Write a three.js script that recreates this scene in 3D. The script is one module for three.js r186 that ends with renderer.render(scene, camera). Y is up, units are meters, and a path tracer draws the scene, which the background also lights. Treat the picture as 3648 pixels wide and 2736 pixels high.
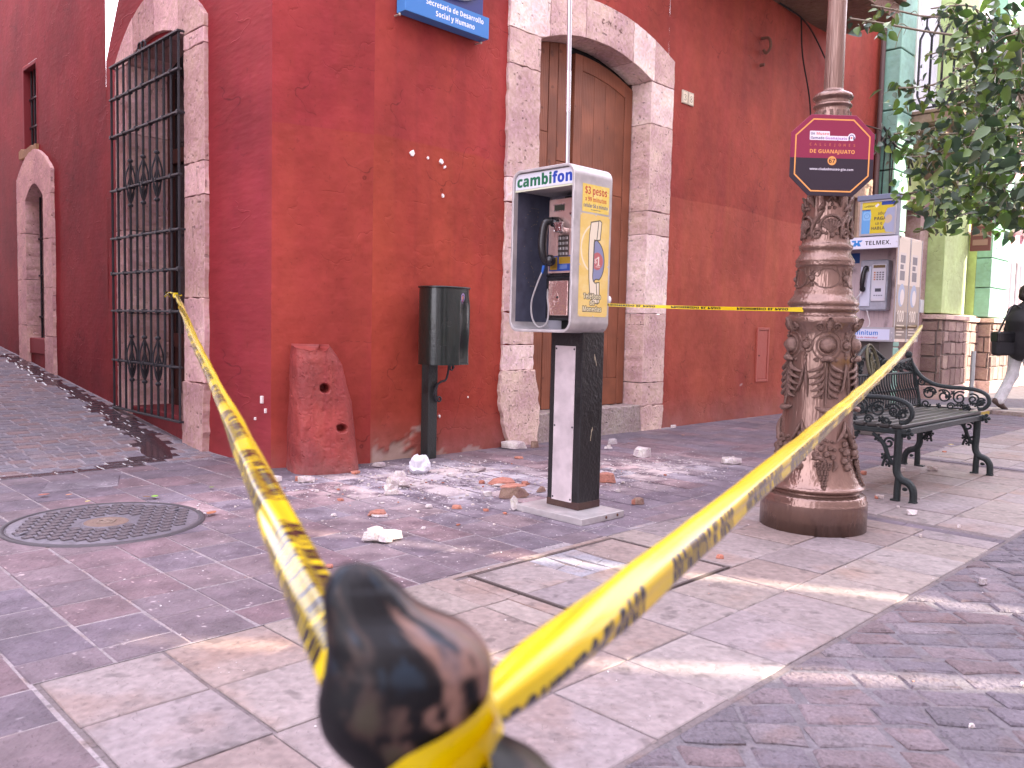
import * as THREE from 'three';
import { mergeGeometries, mergeVertices, toCreasedNormals } from 'three/addons/utils/BufferGeometryUtils.js';
import { RoundedBoxGeometry } from 'three/addons/geometries/RoundedBoxGeometry.js';
import { ConvexGeometry } from 'three/addons/geometries/ConvexGeometry.js';
import { MarchingCubes } from 'three/addons/objects/MarchingCubes.js';

// ---------------------------------------------------------------- camera, sky, sun, exposure
const scene = new THREE.Scene();
const V = (x, y, z) => new THREE.Vector3(x, y, z);
const camera = new THREE.PerspectiveCamera(49.72, 4 / 3, 0.05, 400);
{ // held low over a bollard, tipped down 4 degrees and rolled a little; facade runs along +X, street is +Z
  const pitch = 4.0 * Math.PI / 180, roll = 1.35 * Math.PI / 180, a = Math.SQRT1_2;
  const F = V(a * Math.cos(pitch), -Math.sin(pitch), -a * Math.cos(pitch)), R0 = V(a, 0, a), U0 = V(0, 0, 0).crossVectors(R0, F);
  camera.position.set(-3.32, 0.97, 4.70);
  camera.up.copy(U0).multiplyScalar(Math.cos(roll)).addScaledVector(R0, -Math.sin(roll));
  camera.lookAt(camera.position.clone().add(F));
  camera.focus = 5.0; camera.userData.fStop = 5.8;
}
const SUN = V(0.56, 0, 0.83).normalize().multiplyScalar(Math.cos(0.48)).setY(Math.sin(0.48)); // elevation about 27.5 degrees
{
  const w = 256, h = 128, d = new Float32Array(w * h * 4);
  for (let j = 0; j < h; j++) for (let i = 0; i < w; i++) {
    const el = Math.max(0, (j + 0.5) / h * 180 - 90), t = Math.pow(Math.min(1, el / 75), 0.6), o = (j * w + i) * 4;
    d[o] = 1.58 - 0.42 * t; d[o + 1] = 1.47 - 0.38 * t; d[o + 2] = 1.60 - 0.22 * t; d[o + 3] = 1;
  }
  const sky = new THREE.DataTexture(d, w, h, THREE.RGBAFormat, THREE.FloatType);
  sky.mapping = THREE.EquirectangularReflectionMapping; sky.magFilter = THREE.LinearFilter; sky.needsUpdate = true;
  scene.background = sky; scene.environment = sky;
}
const sun = new THREE.DirectionalLight(0xffefd8, 5.0);
sun.position.copy(SUN).multiplyScalar(40); sun.castShadow = true; sun.shadow.radius = 0.95;
Object.assign(sun.shadow.camera, { left: -25, right: 25, top: 25, bottom: -25, near: 1, far: 90 });
scene.add(sun);
const renderer = new THREE.WebGLRenderer({ antialias: true });
renderer.toneMapping = THREE.LinearToneMapping; renderer.toneMappingExposure = 3.55; renderer.shadowMap.enabled = true;

// ---------------------------------------------------------------- helpers
let seedN = 7;
const rnd = () => { seedN = (seedN + 0x6d2b79f5) | 0; let t = Math.imul(seedN ^ (seedN >>> 15), 1 | seedN); t = (t + Math.imul(t ^ (t >>> 7), 61 | t)) ^ t; return ((t ^ (t >>> 14)) >>> 0) / 4294967296; };
const rr = (a, b) => a + (b - a) * rnd(), pick = (a) => a[Math.floor(rnd() * a.length)];
const clamp = (x, a = 0, b = 1) => Math.min(b, Math.max(a, x)), sst = (a, b, x) => { const t = clamp((x - a) / (b - a)); return t * t * (3 - 2 * t); }, mix = (a, b, t) => a + (b - a) * t;
const hash = (x, y, z) => { let h = Math.imul(x, 374761393) ^ Math.imul(y, 668265263) ^ Math.imul(z, 2147483647 ^ 0x5bd1e995); h = Math.imul(h ^ (h >>> 13), 1274126177); return ((h ^ (h >>> 16)) >>> 0) / 4294967296; };
const md = (a, p) => p ? ((a % p) + p) % p : a;
function vn(x, y, z = 0, p = 0) { // value noise, optional period p in x and y
  const xi = Math.floor(x), yi = Math.floor(y), zi = Math.floor(z), f = (t) => t * t * (3 - 2 * t), u = f(x - xi), v = f(y - yi), w = f(z - zi);
  const h = (a, b, c) => hash(md(xi + a, p), md(yi + b, p), zi + c);
  const L = (c) => mix(mix(h(0, 0, c), h(1, 0, c), u), mix(h(0, 1, c), h(1, 1, c), u), v);
  return mix(L(0), L(1), w);
}
function fbm(x, y, z = 0, oct = 4, p = 0) { let s = 0, a = 0.5, n = 0; for (let i = 0; i < oct; i++) { s += a * vn(x, y, z + i * 17, p); n += a; x *= 2; y *= 2; z *= 2; p *= 2; a *= 0.5; } return s / n; }
const lin = (c) => new THREE.Color().setRGB(...c);
// textures -----------------------------------------------------------
function dataTex(w, h, fn, srgb = true) {
  const d = new Uint8Array(w * h * 4);
  for (let j = 0; j < h; j++) for (let i = 0; i < w; i++) { const c = fn(i / w, j / h), o = (j * w + i) * 4; d[o] = clamp(c[0]) * 255; d[o + 1] = clamp(c[1]) * 255; d[o + 2] = clamp(c[2]) * 255; d[o + 3] = 255; }
  const t = new THREE.DataTexture(d, w, h); t.magFilter = THREE.LinearFilter; t.minFilter = THREE.LinearFilter; t.wrapS = t.wrapT = THREE.RepeatWrapping; if (srgb) t.colorSpace = THREE.SRGBColorSpace; t.needsUpdate = true; return t;
}
const g1 = (v) => [v, v, v];
const rep = (t, s) => { const c = t.clone(); c.repeat.set(s, s); c.needsUpdate = true; return c; };
function canvasTex(w, h, draw) {
  const c = document.createElement('canvas'); c.width = w; c.height = h; draw(c.getContext('2d'), w, h);
  const t = new THREE.CanvasTexture(c); t.colorSpace = THREE.SRGBColorSpace; t.anisotropy = 8; return t;
}
const T = {
  plaster: dataTex(512, 512, (u, v) => { const a = fbm(u * 4, v * 4, 1, 5, 4), b = fbm(u * 32, v * 32, 2, 3, 32), s = vn(u * 128, v * 128, 9, 128) > 0.93 ? -0.07 : 0; const cr = Math.abs(fbm(u * 3, v * 3, 5, 5, 3) - 0.5) < 0.0022 && fbm(u * 5, v * 5, 8, 2, 5) > 0.52 ? -0.16 : 0, tr = fbm(u * 3, v * 18, 15, 3, 1) - 0.5; const k = 0.87 + 0.16 * (a - 0.5) * 1.6 + 0.10 * (b - 0.5) + 0.06 * tr + s + cr; return [k, k * (0.97 + 0.05 * a), k * (0.97 + 0.06 * b)]; }),
  plasterBump: dataTex(512, 512, (u, v) => { const a = fbm(u * 6, v * 6, 3, 4, 6), b = fbm(u * 48, v * 48, 4, 3, 48), c = sst(0.60, 0.66, fbm(u * 5, v * 5, 6, 4, 5)), tr = fbm(u * 4, v * 22, 15, 3, 1), cr = Math.abs(fbm(u * 3, v * 3, 5, 5, 3) - 0.5) < 0.004 && fbm(u * 5, v * 5, 8, 2, 5) > 0.52 ? -0.2 : 0; return g1(0.45 * a + 0.25 * b + 0.14 * c + 0.2 * tr + cr + 0.05); }, false),
  stone: dataTex(512, 512, (u, v) => { const a = fbm(u * 5, v * 5, 11, 5, 5), b = fbm(u * 40, v * 40, 12, 3, 40), pit = fbm(u * 26, v * 26, 13, 2, 26), p = pit > 0.79 ? -0.17 * Math.min(1, (pit - 0.79) * 12) : 0; const k = 0.89 + 0.20 * (a - 0.5) + 0.16 * (b - 0.5) + p; return [k, k * (0.93 + 0.1 * a), k * (0.91 + 0.12 * b)]; }),
  stoneBump: dataTex(512, 512, (u, v) => { const b = fbm(u * 40, v * 40, 12, 3, 40), pit = fbm(u * 26, v * 26, 13, 2, 26); return g1(0.55 + 0.3 * (b - 0.5) - (pit > 0.78 ? Math.min(0.5, (pit - 0.78) * 8) : 0) + 0.25 * (fbm(u * 6, v * 6, 14, 3, 6) - 0.5)); }, false),
  paver: dataTex(512, 512, (u, v) => { const a = fbm(u * 3, v * 3, 21, 5, 3), b = fbm(u * 9, v * 22, 22, 4, 1), c = fbm(u * 64, v * 64, 23, 2, 64), st = fbm(u * 20, v * 20, 25, 4, 20); let k = 0.88 + 0.26 * (a - 0.5) + 0.10 * (b - 0.5) + 0.18 * (c - 0.5); if (st > 0.66) k -= Math.min(0.14, (st - 0.66) * 1.2); const w = sst(0.5, 0.75, fbm(u * 4, v * 4, 27, 5, 4)) * 0.5; return [k, k * (1 - 0.10 * w), k * (1 - 0.17 * w)]; }),
  paverBump: dataTex(512, 512, (u, v) => g1(0.5 + 0.5 * (fbm(u * 20, v * 20, 24, 4, 20) - 0.5) - (fbm(u * 30, v * 30, 29, 2, 30) > 0.76 ? 0.25 : 0)), false),
  rough: dataTex(256, 256, (u, v) => { const a = fbm(u * 5, v * 5, 31, 4, 5); return g1(0.55 + 0.8 * (a - 0.5)); }, false),
  fine: dataTex(256, 256, (u, v) => g1(0.9 + 0.25 * (fbm(u * 8, v * 8, 41, 5, 8) - 0.5))),
  grime: dataTex(512, 512, (u, v) => { const a = fbm(u * 5, v * 5, 61, 5, 5), sp = vn(u * 90, v * 90, 62, 90), sc = fbm(u * 60, v * 4, 63, 2, 4); const k = 0.93 - 0.26 * sst(0.52, 0.75, a) - (sp > 0.95 ? 0.25 : 0) - (sc > 0.75 ? 0.06 : 0); return [k, k * 0.985, k * 0.965]; }),
  fineBump: dataTex(256, 256, (u, v) => g1(fbm(u * 24, v * 24, 42, 3, 24)), false),
  wood: dataTex(512, 512, (u, v) => { const a = fbm(u * 40, v * 3, 51, 4, 1), b = fbm(u * 5, v * 5, 52, 3, 5), c = fbm(u * 14, v * 14, 54, 3, 14); const k = 0.82 + 0.22 * (a - 0.5) + 0.3 * (b - 0.5) - (c > 0.82 ? 0.14 : 0); return [k, k * 0.98, k * 0.95]; }),
  woodBump: dataTex(256, 256, (u, v) => g1(fbm(u * 50, v * 3, 53, 4, 1)), false),
};
// materials ----------------------------------------------------------
const std = (c, o = {}) => new THREE.MeshStandardMaterial({ color: lin(c), roughness: 0.8, side: THREE.DoubleSide, ...o });
const phy = (c, o = {}) => new THREE.MeshPhysicalMaterial({ color: lin(c), side: THREE.DoubleSide, ...o });
const M = {
  wall: phy([1, 1, 1], { vertexColors: true, specularIntensity: 0.35, map: rep(T.plaster, 0.55), bumpMap: rep(T.plasterBump, 0.8), bumpScale: 0.008, roughness: 0.74 }),
  cantera: std([0.98, 0.80, 0.73], { map: rep(T.stone, 1.3), bumpMap: rep(T.stoneBump, 1.3), bumpScale: 0.012, roughness: 0.85 }),
  canteraDark: std([0.80, 0.61, 0.53], { map: rep(T.stone, 1.7), bumpMap: rep(T.stoneBump, 1.7), bumpScale: 0.016, roughness: 0.9 }),
  canteraRed: std([0.90, 0.62, 0.58], { map: rep(T.stone, 1.3), bumpMap: rep(T.stoneBump, 1.3), bumpScale: 0.012, roughness: 0.85 }),
  sill: std([0.42, 0.36, 0.33], { map: rep(T.stone, 1.7), bumpMap: rep(T.stoneBump, 1.7), bumpScale: 0.02, roughness: 0.9 }),
  wood: std([0.40, 0.140, 0.072], { map: rep(T.wood, 0.9), bumpMap: rep(T.woodBump, 0.9), bumpScale: 0.006, roughness: 0.6 }),
  woodB: std([0.385, 0.136, 0.070], { map: rep(T.wood, 1.1), bumpMap: rep(T.woodBump, 1.1), bumpScale: 0.006, roughness: 0.6 }),
  woodDark: std([0.11, 0.04, 0.03], { map: rep(T.wood, 1), roughness: 0.6 }),
  black: std([0.012, 0.012, 0.014], { roughness: 0.45, roughnessMap: rep(T.rough, 2) }),
  dark: std([0.01, 0.009, 0.009], { roughness: 0.9 }),
  iron: std([0.022, 0.022, 0.027], { roughness: 0.5, bumpMap: rep(T.fineBump, 6), bumpScale: 0.002 }),
  benchIron: std([0.028, 0.040, 0.041], { roughness: 0.42, metalness: 0.25, map: rep(T.fine, 3), bumpMap: rep(T.fineBump, 8), bumpScale: 0.002 }),
  bronze: std([0.29, 0.185, 0.150], { roughness: 0.32, metalness: 0.62, map: rep(T.fine, 1.6), roughnessMap: rep(T.rough, 2.5), bumpMap: rep(T.fineBump, 5), bumpScale: 0.0025 }),
  steel: std([0.62, 0.60, 0.60], { roughness: 0.32, metalness: 1 }),
  chrome: std([0.72, 0.70, 0.69], { roughness: 0.12, metalness: 1, bumpMap: rep(T.plasterBump, 2.5), bumpScale: 0.010 }),
  alu: std([0.66, 0.63, 0.62], { roughness: 0.45, metalness: 0.45, map: rep(T.fine, 2.2) }),
  aluSide: std([0.62, 0.58, 0.56], { roughness: 0.5, metalness: 0.25, map: rep(T.grime, 2.5) }),
  panel: std([0.66, 0.58, 0.59], { roughness: 0.42, metalness: 0.1, map: rep(T.fine, 2), bumpMap: rep(T.fineBump, 14), bumpScale: 0.0006 }),
  plasticBlack: std([0.014, 0.014, 0.016], { roughness: 0.25 }),
  greyPlastic: std([0.42, 0.43, 0.50], { roughness: 0.4, map: rep(T.fine, 3) }),
  blue: std([0.02, 0.11, 0.42], { roughness: 0.5 }),
  white: std([0.72, 0.72, 0.72], { roughness: 0.6 }),
  binGreen: phy([0.006, 0.015, 0.012], { roughness: 0.3, clearcoat: 0.45, clearcoatRoughness: 0.1, map: rep(T.fine, 4), bumpMap: rep(T.plasterBump, 1.5), bumpScale: 0.004 }),
  rust: std([0.16, 0.07, 0.045], { roughness: 0.9, map: rep(T.stone, 3) }),
};
// geometry -----------------------------------------------------------
const flat = (g) => { const r = g.index ? g.toNonIndexed() : g; for (const k of Object.keys(r.attributes)) if (!['position', 'normal', 'uv'].includes(k)) r.deleteAttribute(k); if (!r.attributes.uv) r.setAttribute('uv', new THREE.BufferAttribute(new Float32Array(r.attributes.position.count * 2), 2)); if (!r.attributes.normal) r.computeVertexNormals(); r.morphAttributes = {}; return r; };
const merge = (list) => mergeGeometries(list.map(flat));
function triUV(g, s = 1, off = 0) { // uv in metres, by the main direction of each face
  const r = flat(g), p = r.attributes.position, n = r.attributes.normal, u = r.attributes.uv;
  for (let i = 0; i < p.count; i++) { const ax = Math.abs(n.getX(i)), ay = Math.abs(n.getY(i)), az = Math.abs(n.getZ(i)); if (ay > ax && ay > az) u.setXY(i, p.getX(i) * s + off, p.getZ(i) * s + off); else if (ax > az) u.setXY(i, p.getZ(i) * s + off, p.getY(i) * s + off); else u.setXY(i, p.getX(i) * s + off, p.getY(i) * s + off); }
  return r;
}
const mv = (g, x = 0, y = 0, z = 0, rx = 0, ry = 0, rz = 0) => { if (rx) g.rotateX(rx); if (ry) g.rotateY(ry); if (rz) g.rotateZ(rz); return g.translate(x, y, z); };
const bx = (x0, x1, y0, y1, z0, z1, r = 0.004) => { const w = x1 - x0, h = y1 - y0, d = z1 - z0, q = Math.min(r, w * 0.3, h * 0.3, d * 0.3); return triUV(mv(new RoundedBoxGeometry(w, h, d, 1, q), (x0 + x1) / 2, (y0 + y1) / 2, (z0 + z1) / 2)); };
const tube = (pts, r, seg = 24, rs = 6, closed = false) => flat(new THREE.TubeGeometry(new THREE.CatmullRomCurve3(pts, closed, 'centripetal'), seg, r, rs, closed));
function taper(pts, rf, seg = 24, rs = 8) { // tube whose radius follows rf(t)
  const c = new THREE.CatmullRomCurve3(pts, false, 'centripetal'), g = new THREE.TubeGeometry(c, seg, 1, rs, false), p = g.attributes.position;
  for (let i = 0; i <= seg; i++) { const o = c.getPointAt(i / seg), r = rf(i / seg); for (let j = 0; j <= rs; j++) { const k = i * (rs + 1) + j; p.setXYZ(k, o.x + (p.getX(k) - o.x) * r, o.y + (p.getY(k) - o.y) * r, o.z + (p.getZ(k) - o.z) * r); } }
  return flat(g);
}
const cyl = (r0, r1, h, x, y, z, s = 16) => mv(new THREE.CylinderGeometry(r1, r0, h, s), x, y + h / 2, z);
const ball = (r, x, y, z, sx = 1, sy = 1, sz = 1, a = 14, b = 10) => mv(new THREE.SphereGeometry(r, a, b).scale(sx, sy, sz), x, y, z);
const lathe = (prof, seg = 48) => flat(new THREE.LatheGeometry(prof.map(([r, y]) => new THREE.Vector2(r, y)), seg));
const shape = (pts, holes = []) => { const s = new THREE.Shape(pts.map(([x, y]) => new THREE.Vector2(x, y))); for (const h of holes) s.holes.push(new THREE.Path(h.map(([x, y]) => new THREE.Vector2(x, y)))); return s; };
const ext = (s, d, bevel = 0, seg = 1) => flat(new THREE.ExtrudeGeometry(s, { depth: d, bevelEnabled: bevel > 0, bevelThickness: bevel, bevelSize: bevel, bevelOffset: -bevel, bevelSegments: seg, curveSegments: 20 }));
// objects ------------------------------------------------------------
const used = new Map();
const numbered = (n) => { const k = used.get(n) ?? 0; used.set(n, k + 1); return k ? n + '_' + String(k).padStart(3, '0') : n; };
function mesh(name, g, m, parent) { const o = new THREE.Mesh(g, m); o.name = parent ? name : numbered(name); o.castShadow = o.receiveShadow = true; (parent ?? scene).add(o); return o; }
function tag(o, label, category, group, kind) { o.userData = { label, category }; if (group) o.userData.group = group; if (kind) o.userData.kind = kind; return o; }
function thing(name, label, category, pos = [0, 0, 0], ry = 0, group) { const o = new THREE.Group(); o.name = numbered(name); o.position.set(...pos); o.rotation.y = ry; scene.add(o); return tag(o, label, category, group); }
function struct(name, label) { const o = new THREE.Group(); o.name = numbered(name); scene.add(o); o.userData = { kind: 'structure', label }; return o; }
const part = (name, parent, pos = [0, 0, 0], ry = 0) => { const o = new THREE.Group(); o.name = name; o.position.set(...pos); o.rotation.y = ry; parent.add(o); return o; };
// ---------------------------------------------------------------- ground, pavement, alley, road
const elev = (z) => { const t = Math.max(0, -z - 0.95); return t < 0.4 ? 0.13 * t * t : 0.105 * t - 0.0208; };
function slab(poly, top, h, bev, uvs = 1, yf = null) { // convex slab with a bevelled upper edge
  let A = 0; poly.forEach(([x, z], i) => { const [a, b] = poly[(i + 1) % poly.length]; A += x * b - a * z; });
  const P = A > 0 ? [...poly].reverse() : poly, cx = P.reduce((s, p) => s + p[0], 0) / P.length, cz = P.reduce((s, p) => s + p[1], 0) / P.length, n = P.length;
  const Y = (x, z, y) => y + (yf ? yf(x, z) : 0), pos = [], tri = (...q) => q.forEach((v) => pos.push(...v));
  const I = P.map(([x, z]) => { const l = Math.hypot(x - cx, z - cz), k = Math.max(0.2, 1 - 1.5 * bev / l); return [cx + (x - cx) * k, cz + (z - cz) * k]; });
  const t = (q) => [q[0], Y(q[0], q[1], top), q[1]], e = (q) => [q[0], Y(q[0], q[1], top - bev), q[1]], b = (q) => [q[0], Y(q[0], q[1], top - h), q[1]];
  for (let i = 0; i < n; i++) { const j = (i + 1) % n; tri([cx, Y(cx, cz, top), cz], t(I[i]), t(I[j])); tri(t(I[i]), e(P[i]), e(P[j])); tri(t(I[i]), e(P[j]), t(I[j])); tri(e(P[i]), b(P[i]), b(P[j])); tri(e(P[i]), b(P[j]), e(P[j])); }
  const g = new THREE.BufferGeometry(); g.setAttribute('position', new THREE.Float32BufferAttribute(pos, 3)); g.computeVertexNormals();
  return triUV(g, uvs);
}
const clipZ = (poly, z0, keepAbove) => { const out = [], s = keepAbove ? 1 : -1; poly.forEach((p, i) => { const q = poly[(i + 1) % poly.length], a = s * (p[1] - z0), b = s * (q[1] - z0); if (a >= 0) out.push(p); if ((a < 0) !== (b < 0)) { const t = a / (a - b); out.push([mix(p[0], q[0], t), z0]); } }); return out; };
const camD = (x, z) => Math.hypot(x + 3.32, z - 4.7);
const inView = (x, z, m = 0.35) => { const dx = x + 3.32, dz = z - 4.7, d = (dx - dz) * 0.7071, l = (dx + dz) * 0.7071; return d > 0 && Math.abs(l) < 0.64 * d + m; };
function lay(parent, name, list, cap = 290) { // the nearest in view are parts, the rest is one mass
  list.sort((a, b) => (b.v - a.v) || a.d - b.d);
  list.slice(0, cap).forEach((q) => mesh(name, q.g, q.m, parent));
  const by = new Map(); list.slice(cap).forEach((q) => by.set(q.m, [...(by.get(q.m) ?? []), q.g]));
  for (const [m, gs] of by) mesh(name + 's', merge(gs), m, parent).userData = { kind: 'stuff' };
}
function sheet(x0, x1, z0, z1, y, nx, nz, yf) {
  const g = new THREE.PlaneGeometry(x1 - x0, z1 - z0, nx, nz).rotateX(-Math.PI / 2).translate((x0 + x1) / 2, y, (z0 + z1) / 2), p = g.attributes.position;
  if (yf) for (let i = 0; i < p.count; i++) p.setY(i, p.getY(i) + yf(p.getX(i), p.getZ(i)));
  g.computeVertexNormals(); return triUV(g);
}
const groutDark = std([0.20, 0.182, 0.20], { map: rep(T.paver, 2.2), bumpMap: rep(T.paverBump, 5), bumpScale: 0.006, roughness: 0.95 });
{ const o = mesh('ground', sheet(-160, 160, -160, 160, -0.06, 1, 1), groutDark); o.userData = { kind: 'structure', label: 'grey ground below the paving' }; }
// dusty dark tiles: one dust map laid over the whole pavement in metres
const DX0 = -4, DZ0 = -0.9, DW = 12.5, DH = 4.9;
const dustAt = (x, z) => Math.exp(-(((x - 0.0) / 0.62) ** 2) - ((z - 0.85) / 0.55) ** 2) + 0.85 * Math.exp(-(((x - 1.35) / 0.75) ** 2) - ((z - 1.35) / 0.42) ** 2) + 0.45 * Math.exp(-(((x + 0.3) / 1.0) ** 2) - ((z - 0.5) / 0.3) ** 2) + 0.16 * Math.exp(-(((x + 0.6) / 1.6) ** 2) - ((z - 1.6) / 1.0) ** 2) + 0.5 * Math.exp(-(((x + 1.55) / 0.18) ** 2) - ((z - 0.62) / 0.2) ** 2) + 0.04;
const darkMap = dataTex(2048, 800, (u, v) => {
  const x = DX0 + u * DW, z = DZ0 + v * DH, D = dustAt(x, z), a = fbm(x * 2.2, z * 2.2, 3, 4), b = fbm(x * 14, z * 14, 5, 3), c = vn(x * 75, z * 75, 8), c2 = vn(x * 160, z * 160, 12), film = clamp(D * 1.25 * sst(0.22, 0.68, fbm(x * 9, z * 9, 7, 4)));
  let k = 0.445 + 0.15 * (a - 0.5) + 0.15 * (b - 0.5) + 0.05 * (c2 - 0.5); let r = k * 1.04, g = k * 0.935, bb = k * 0.985;
  const sp = c > 1 - 0.03 - 0.30 * D || c2 > 0.99 - 0.14 * D ? 0.85 : 0, w = clamp(Math.max(film * 0.78, sp * (0.35 + 0.65 * b)));
  return [mix(r, 0.98, w), mix(g, 0.95, w), mix(bb, 0.92, w)];
});
darkMap.wrapS = darkMap.wrapT = THREE.ClampToEdgeWrapping; darkMap.repeat.set(1 / DW, 1 / DH); darkMap.offset.set(-DX0 / DW, -DZ0 / DH);
const grout = std([0.38, 0.335, 0.345], { map: rep(T.paver, 2.2), bumpMap: rep(T.paverBump, 5), bumpScale: 0.004, roughness: 0.95 });
const darkM = [[0.707, 0.673, 0.702], [0.660, 0.648, 0.713], [0.614, 0.608, 0.688], [0.778, 0.648, 0.661], [0.671, 0.687, 0.754], [0.802, 0.738, 0.741]].map((c) => std(c, { map: darkMap, bumpMap: rep(T.paverBump, 3), bumpScale: 0.009, roughness: 0.7 }));
const pavement = struct('pavement', 'dark purple-grey tiled pavement in front of the red corner building');
mesh('grout', sheet(-4.2, 8.6, -0.80, 2.32, -0.0022, 40, 10), grout, pavement); mesh('grout', sheet(-4.2, -2.7, 2.32, 4.2, -0.0022, 8, 8), grout, pavement);
{
  const L = [];
  for (let x = -3.575; x < 8.4; x += 0.218) {
    let z = -0.79 - rnd() * 0.12;
    while (z < (x < -2.72 ? 4.0 : 2.31)) {
      const l = rr(0.225, 0.30), x1 = x + 0.218 - rr(0.006, 0.011), zz = z + l - rr(0.006, 0.010); z += l;
      const zend = x < -2.72 ? 4 : 2.315; if (z - l > zend - 0.05) break;
      const j = () => rr(-0.003, 0.003), y = rr(-0.0006, 0.0022), c = (v) => Math.min(zend, Math.max(-0.79, v));
      const poly = [[x + j(), c(z - l + j())], [x1 + j(), c(z - l + j())], [x1 + j(), c(zz + j())], [x + j(), c(zz + j())]], mx = x + 0.1, mz = z - l / 2;
      if (mx > -0.55 && mz < -0.02) continue;
      L.push({ g: slab(poly, y, 0.03, 0.003), m: pick(darkM), d: camD(mx, mz), v: inView(mx, mz) ? 1 : 0 });
    }
  }
  lay(pavement, 'paving_tile', L, 299);
}
// light stone strip
const lightM = [[0.359, 0.300, 0.271], [0.338, 0.284, 0.278], [0.359, 0.305, 0.292], [0.324, 0.275, 0.278], [0.349, 0.275, 0.248], [0.369, 0.320, 0.306], [0.308, 0.239, 0.223]].map((c, i) => { const r = rep(T.paver, 0.9); r.offset.set(i * 0.37, i * 0.21); r.rotation = i * 0.8; return std(c, { map: r, bumpMap: rep(T.paverBump, 2.2), bumpScale: 0.006, roughness: 0.6 }); });
const strip = struct('pavement', 'pale pinkish stone paving strip along the street');
mesh('grout', sheet(-2.70, 9, 2.31, 3.63, -0.0045, 20, 4), std([0.21, 0.175, 0.175], { map: rep(T.paver, 2.2), roughness: 0.95 }), strip);
const HX0 = -1.20, HX1 = -0.30, HZ0 = 2.36, HZ1 = 2.975;
{
  const L = [], zs = [2.325, 2.655, 2.98, 3.275, 3.615];
  const bands = [[1.05, 1.14], [3.58, 3.66]];
  for (let i = 0; i < 37; i++) for (let k = 0; k < 4; k++) {
    let x0 = -2.690 + i * 0.325 + rr(-0.006, 0.006) + 0.004, x1 = -2.690 + (i + 1) * 0.325 - 0.004; const z0 = zs[k] + 0.003, z1 = zs[k + 1] - 0.004, mx = (x0 + x1) / 2, mz = (z0 + z1) / 2;
    if (mz < HZ1 && x1 > HX0 - 0.07 && x0 < HX1 + 0.07 && k < 2) { if (x0 < HX0 - 0.10) x1 = HX0 - 0.074; else if (x1 > HX1 + 0.10) x0 = HX1 + 0.012; else continue; }
    if (mx > 6.7 && mz < 2.4) continue;
    for (const [b0, b1] of bands) { if (x0 < b1 && x1 > b0) { if (b0 - x0 > x1 - b1) x1 = b0 - 0.003; else x0 = b1 + 0.003; } }
    if (x1 - x0 < 0.02) continue;
    const j = () => rr(-0.0025, 0.0025), poly = [[x0 + j(), z0 + j()], [x1 + j(), z0 + j()], [x1 + j(), z1 + j()], [x0 + j(), z1 + j()]];
    L.push({ g: slab(poly, rr(-0.001, 0.003), 0.03, 0.003, 1, null), m: pick(lightM), d: camD(mx, mz), v: inView(mx, mz) ? 1 : 0 });
  }
  for (const [b0, b1] of bands) for (let z = 2.325; z < 3.6; z += 0.21) L.push({ g: slab([[b0, z], [b1, z], [b1, Math.min(3.615, z + 0.206)], [b0, Math.min(3.615, z + 0.206)]], 0, 0.03, 0.003), m: darkM[2], d: camD(b0, z), v: 1 });
  // pale border round the hatch
  const B = (x0, x1, z0, z1) => L.push({ g: slab([[x0, z0], [x1, z0], [x1, z1], [x0, z1]], 0.001, 0.03, 0.003), m: lightM[4], d: 0, v: 1 });
  B(HX0 - 0.07, HX0 - 0.008, HZ0 + 0.02, HZ1 - 0.33); B(HX0 - 0.07, HX0 - 0.008, HZ1 - 0.325, HZ1 + 0.003); B(HX0 - 0.07, -0.83, 2.325, HZ0 - 0.006); B(-0.825, -0.30, 2.325, HZ0 - 0.006);
  lay(strip, 'paving_slab', L, 299);
}
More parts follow.
